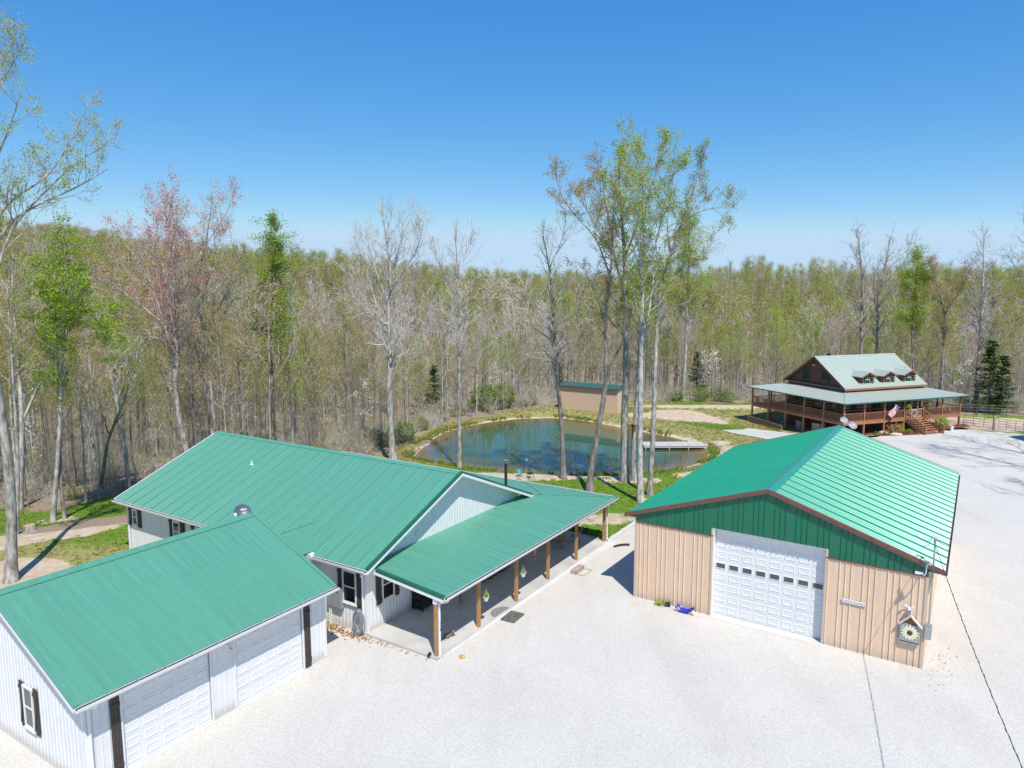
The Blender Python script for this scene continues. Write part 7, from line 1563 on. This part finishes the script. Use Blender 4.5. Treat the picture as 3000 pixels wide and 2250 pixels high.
# irises at the porch end
for i in range(7):
    T = Tree(300 + i)
    for k in range(12):
        a = T.r.uniform(0, 6.28); d = np.array([math.cos(a) * .25, math.sin(a) * .25, 1]); T.tube(np.array([[0, 0, 0], d * .25, d * .42 + np.array([d[0] * .2, d[1] * .2, 0])]), [0.014, 0.012, 0.003], 3, True)
    T.quads(T.r.normal(0, .1, (40, 3)) + np.array([0, 0, .25]), 0.06); m1, m2 = T.meshes('iris', M_bark_d, LEAF['dark'], LEAF['laurel']); e = thing('iris_clump', HW(17.3 - 0.08 * i, -1.4 - 0.36 * i, 0.0), 0, 'dark green iris clump along the far end of the porch slab', 'plant', 'iris clumps at the porch end'); link(bpy.data.objects.new('leaves', m2), e)

# ------------------------------------------------------------------ pond side
fd = thing('bird_feeder', (1.0, 59.7, float(ground_z(np.array([1.0]), np.array([59.7]))[0])), 0.3, 'blue bird feeder on a hooked iron pole at the near pond bank', 'bird feeder')
g = MB(); g.tube([(0, 0, 0), (0, 0, 1.6), (0.1, 0, 1.75), (0.25, 0, 1.7)], 0.012, 6); g.build('pole', M_black, fd); g = MB(); g.bx(0.13, 0.37, -0.1, 0.1, 1.15, 1.42); g.build('box', mat('feeder_blue', (0.18, 0.30, 0.42), 0.6), fd); g = MB(); g.prism([(0.08, 1.42), (0.42, 1.42), (0.25, 1.58)], 'y', -0.14, 0.14); g.build('roof', M_blue, fd)
tl = thing('teal_chair', (0.7, 58.5, float(ground_z(np.array([.7]), np.array([58.5]))[0])), 0.6, 'teal plastic lawn chair on the bank behind the house', 'chair'); tl.scale = (.62, .62, .62); M_teal = mat('teal_plastic', (0.05, 0.38, 0.36), 0.4)
g = MB(); g.bx(-.25, .25, -.25, .25, .38, .42); g.build('seat', M_teal, tl); g = MB(); g.beam((0, .25, .4), (0, .42, .95), .5, .03, up=(0, 1, 0)); g.build('backrest', M_teal, tl)
for x in (-.22, .22):
    for y in (-.22, .22): g = MB(); g.bx(x - .025, x + .025, y - .025, y + .025, 0, .38); g.build('leg', M_teal, tl)
ft = thing('fire_pit_grill', (1.5, 58.0, float(ground_z(np.array([1.5]), np.array([58.0]))[0])), 0, 'small black tripod grill on bare soil near the pond bank', 'grill'); 
for k in range(3): g = MB(); a = k * 2.094 + .3; g.tube([(0.4 * math.cos(a), 0.4 * math.sin(a), 0), (0, 0, 0.9)], 0.02, 6); g.build('leg', M_black, ft)
g = MB(); g.lathe([(0, .30), (.2, .34), (.26, .42), (.24, .42), (.18, .36), (0, .33)], n=12); g.build('bowl', M_black, ft)
bh = thing('tree_birdhouse', (9.92, 56.55, 4.1), 0.2, 'dark brown birdhouse fixed to the thickest trunk of the clump', 'birdhouse')
g = MB(); g.bx(-.12, .12, -.12, .12, 0, .5); g.build('box', M_brown, bh); g = MB(); g.prism([(-.17, .5), (.17, .5), (.17, .56), (-.17, .62)], 'y', -.18, .16); g.build('roof', M_brown, bh)
sp_ = thing('tree_stump', (-31.5, 44.5, float(ground_z(np.array([-31.5]), np.array([44.5]))[0]) - .05), 0, 'low cut tree stump among wood chips on the left lawn', 'stump')
g = MB(); g.lathe([(.55, 0), (.4, .12), (.36, .42), (.34, .46)], n=12); g.build('stump', M_bark_d, sp_); g = MB(); g.add([(.34 * math.cos(k * .5236), .34 * math.sin(k * .5236), .46) for k in range(12)], [tuple(range(12))]); g.build('cut_face', mat('cut_wood', (.42, .30, .18), .9), sp_)
fg = thing('fallen_log', (-33.0, 61.0, float(ground_z(np.array([-33.0]), np.array([61.0]))[0]) + .25), 0.35, 'thin fallen trunk leaning across the edge of the left woods', 'log'); g = MB(); g.tube([(-3.2, 0, 0), (0, .2, .35), (3.5, .3, 1.4), (6, .2, 2.5)], [.13, .11, .08, .04], 7); g.build('trunk', M_bark_l, fg)

# ------------------------------------------------------------------ around the log house
fl = thing('flag', LW(6.95, -0.05, 2.2), LA, 'stars and stripes flag slung from a porch post of the log house', 'flag')
g = MB(); g.tube([(0.02, 0.05, -0.25), (0.32, -0.56, 0.64), (-0.2, -0.43, 1.0)], 0.018, 6); g.build('pole', M_wgrey, fl)
M_fr, M_fw, M_fb = mat('flag_red', (0.45, 0.04, 0.05), 0.8), mat('flag_white', (0.75, 0.74, 0.72), 0.8), mat('flag_blue', (0.04, 0.06, 0.22), 0.8)
Hh, Wd = 1.0, 1.5; ns, nu = 13, 18; V = []; Fc = []; fm = []
hp0, hp1 = Vector((0.32, -0.55, 0.62)), Vector((-0.18, -0.42, 0.98))
for i in range(ns + 1):
    for j in range(nu + 1):
        t, u = i / ns, j / nu; p = hp0.lerp(hp1, t); p = p + Vector((-0.72 * u * Wd * 0.85, 0.10 * u + 0.07 * math.sin(u * 7 + t * 3), -0.86 * u * Wd * 0.85 + 0.03 * math.sin(u * 6 + t * 4))); V.append(p)
for i in range(ns):
    for j in range(nu): a = i * (nu + 1) + j; Fc.append((a, a + 1, a + nu + 2, a + nu + 1)); fm.append(2 if (i < 7 and j < 7) else (0 if i % 2 == 0 else 1))
me = mesh_from('cloth', V, Fc, [M_fr, M_fw, M_fb], fm, smooth=True); link(bpy.data.objects.new('cloth', me), fl)
T = MB()
for r_ in range(4):
    for c in range(5):
        i, j = 0.8 + r_ * 1.7, 0.8 + c * 1.25; a = int(i) * (nu + 1) + int(j); p = V[a]; T.box(p + Vector((0, -0.012, 0)), (0.035, 0.012, 0.035))
tag(T.build('stars', M_fw, fl), kind='stuff')
hanging(LW(9.05, -0.05, 2.55), 'lush green fern hanging left of the log house stairs', 'hanging ferns', M_black, LEAF['lime'], 420, 0.3, 0.75, 'hanging_fern', size=0.09); hanging(LW(12.05, -0.05, 2.6), 'lush green fern hanging right of the log house stairs', 'hanging ferns', M_black, LEAF['lime'], 420, 0.3, 0.75, 'hanging_fern', size=0.09)
M_adk = mat('cedar_chair', (0.25, 0.11, 0.05), 0.7, var=0.15)
def adirondack():
    e = thing('adirondack_chair', (0, 0, 0), 0)
    g = MB(); g.beam((0, -0.35, 0.38), (0, 0.3, 0.24), 0.52, 0.03, up=(0, 0, 1)); g.V = g.V; g.build('seat', M_adk, e)
    for k in range(5): b_ = MB(); x = -0.22 + k * .11; b_.beam((x, 0.22, 0.28), (x * 1.2, 0.55, 1.0 - abs(k - 2) * .06), 0.09, 0.02); b_.build('back_slat', M_adk, e)
    for x in (-.3, .3): b_ = MB(); b_.bx(x - .06, x + .06, -.42, .3, .56, .585); b_.build('armrest', M_adk, e); b_ = MB(); b_.bx(x - .03, x + .03, -.38, -.3, 0, .56); b_.beam((x, .45, .02), (x, -.3, .36), .04, .1); b_.build('leg', M_adk, e)
    return e
ad0 = adirondack()
for i, (x, lab) in enumerate(((4.4, 'wooden porch chair nearest the log house corner'), (6.2, 'wooden porch chair behind the flag on the log house deck'), (7.5, 'wooden porch chair beside the log house stairs'))):
    a = ad0 if i == 0 else copy_tree(ad0); a.location = LW(x, 1.9, zdt); a.rotation_euler = (0, 0, LA + R(6 * i - 6)); tag(a, lab, 'chair', 'wooden chairs on the log house deck')
def bush(loc, H, Wd_, leafm, label, n=500, size=0.07, seed=1, name='shrub'):
    T = shrub(seed, H, Wd_, n, size); m1, m2 = T.meshes(name, M_bark_d, M_twig_d, leafm); e = thing(name, loc, 0, label, 'shrub'); link(bpy.data.objects.new('foliage', m2), e); return e
bush(LW(6.5, -0.9, 0.02), 1.15, 1.7, LEAF['tan'], 'round tan leafless shrub in the log house bed', 700, 0.06, 401); bush(LW(13.2, -1.15, 0.02), 1.55, 1.5, LEAF['green'], 'tall bright green shrub right of the log house stairs', 1500, 0.07, 402)
bush(LW(3.6, -1.2, 0.02), 0.5, 0.8, LEAF['laurel'], 'low dark green plant at left end of the mulch bed', 260, 0.06, 403); bush(LW(4.9, -1.2, 0.02), 0.55, 0.7, LEAF['tan'], 'small tan plant left of the round shrub', 220, 0.06, 404); bush(LW(7.7, -1.3, 0.02), 0.45, 0.75, LEAF['laurel'], 'spiky green plant right of the round shrub', 260, 0.07, 405); bush(LW(8.6, -0.9, 0.02), 0.4, 0.6, LEAF['green'], 'small green plant by the foot of the stairs', 200, 0.05, 406); bush(LW(8.3, -0.1, 0.02), 0.9, 0.6, LEAF['lime'], 'pale green plant under the stair railing', 260, 0.05, 407)
wp = thing('white_planter', LW(13.75, -1.95, 0.015), LA, 'white planter pot right of the log house stairs', 'planter'); g = MB(); g.lathe([(.16, 0), (.19, .5), (.22, .52), (.22, .58), (.17, .58), (.16, .5), (0, .5)], n=12); g.build('pot', M_trim, wp)
# boulders in the bed
for i, (x, y, s_) in enumerate(((5.7, -1.5, .35), (6.1, -1.7, .28), (5.2, -0.5, .4))):
    bm = bmesh.new(); bmesh.ops.create_icosphere(bm, subdivisions=2, radius=s_); rr_ = random.Random(i)
    for v in bm.verts: v.co = Vector((v.co.x * 1.3, v.co.y, v.co.z * .6)) * (1 + rr_.uniform(-.12, .12))
    me = bpy.data.meshes.new('boulder'); bm.to_mesh(me); bm.free(); me.materials.append(M_stone); o = bpy.data.objects.new('boulder', me); link(o); o.location = LW(x, y, 0.1); tag(o, ['tan boulder in front of the round tan shrub', 'smallest tan boulder at the mulch bed edge', 'tan boulder behind the low plants of the bed'][i], 'rock', 'boulders in the mulch bed')
# basement clutter
bx_ = thing('grey_bin', LW(1.9, 8.3, ldz(1.5, 8.3)), LA, 'grey storage bin under the log house deck', 'bin'); g = MB(); g.bx(-.35, .35, -.4, .4, 0, .95); g.build('body', M_grey, bx_); g = MB(); g.bx(-.38, .38, -.43, .43, .95, 1.0); g.build('lid', M_grey, bx_)
tr = thing('hung_tire', LW(-0.02, 9.25, ldz(0, 9.2) + 0.95), LA + R(90), 'grey tyre hanging on a deck post of the log house', 'tyre'); g = MB(); g.tube([(0.38 * math.cos(a), 0, 0.38 * math.sin(a)) for a in [6.2832 * k / 20 for k in range(21)]], 0.1, 8, cap=False); g.build('tyre', mat('grey_rubber', (.14, .14, .145), .8), tr); tr.location = LW(-0.22, 8.89, ldz(0, 8.9) + 0.6)
ap = thing('white_cooler', LW(1.6, 5.2, ldz(1.6, 5.2)), LA, 'pale box freezer under the log house deck', 'freezer'); g = MB(); g.bx(-.35, .35, -.6, .6, 0, .8); g.build('body', M_wgrey, ap); g = MB(); g.bx(-.37, .37, -.62, .62, .8, .88); g.build('lid', M_trim, ap)
# paddock gates and posts
fpA, fpB, fpC = Vector((52.6, 81.2, 0)), Vector((54.7, 78.8, 0)), Vector((56.4, 76.4, 0)); M_pipe = mat('gate_pipe', (0.10, 0.115, 0.115), 0.5, metal=0.3)
def pgate(p, q, label):
    d = (q - p); L = d.length; e = thing('pipe_gate', p, math.atan2(d.y, d.x), label, 'gate', 'pipe gates of the paddock')
    for z in (0.15, 0.42, 0.7, 0.98, 1.25): g = MB(); g.tube([(0.12, 0, z), (L - .12, 0, z)], 0.022, 6); g.build('rail', M_pipe, e)
    for t in (0.04, 0.35, 0.68, 0.96): g = MB(); g.tube([(L * t, 0, 0.1), (L * t, 0, 1.3)], 0.024, 6); g.build('upright', M_pipe, e)
pgate(fpA, fpB, 'pipe gate nearest the log house corner'); pgate(fpB + (fpC - fpB).normalized() * .3, fpC, 'pipe gate at the right edge of the paddock')
for p, lab in ((fpB, 'stout wooden gate post between the two pipe gates'), (fpC + Vector((.1, -.1, 0)), 'wooden gate post at the right edge of view')):
    e = thing('gate_post', p, .2, lab, 'post', 'wooden gate posts'); g = MB(); g.tube([(0, 0, -.1), (0, 0, 1.55)], 0.15, 10); g.build('shaft', M_stepw, e)
fe = thing('wire_fence', (57, 92, float(ground_z(np.array([57.]), np.array([88.]))[0])), 0, 'thin dark wire fence along the back of the paddock', 'fence')
for k in range(7): g = MB(); g.tube([(-7 + k * 3.2, -0.9 * k, 0), (-7 + k * 3.2, -0.9 * k, 1.5)], 0.04, 6); g.build('post', M_pipe, fe)
for z in (.4, .75, 1.1, 1.45): g = MB(); g.tube([(-7, 0, z), (12.2, -5.4, z)], 0.012, 4); g.build('wire', M_pipe, fe)
# weather mast behind the log house right eave
wmst = thing('antenna_mast', LW(14.3, 4.2, 5.7), LA, 'thin antenna mast on the right end of the log house roof', 'antenna'); g = MB(); g.tube([(0, 0, 0), (0, 0, 2.6)], 0.025, 6); g.build('mast', M_galv, wmst); g = MB(); g.tube([(-1.4, 0.2, 2.9), (0, 0, 2.3), (0.5, -.1, 2.1)], 0.018, 5); g.build('boom', M_galv, wmst)
for k in range(5): g = MB(); x = -1.2 + k * .35; z = 2.83 - k * .17; g.tube([(x, -.35, z), (x, .4, z)], 0.01, 4); g.build('element', M_galv, wmst)
# low building outside the right edge whose shadow falls on the drive
ob = thing('open_shed', (57.4, 69.4, 0), 0, 'low shed outside the right edge of view', 'shed')
g = MB(); g.bx(-3, 3, -3, 3, 0, 3.0); g.build('wall', M_tan, ob); g = MB(); g.prism([(-3.5, 3.0), (3.5, 3.0), (0, 4.6)], 'y', -3.4, 3.4); g.build('roof', M_wroof, ob)
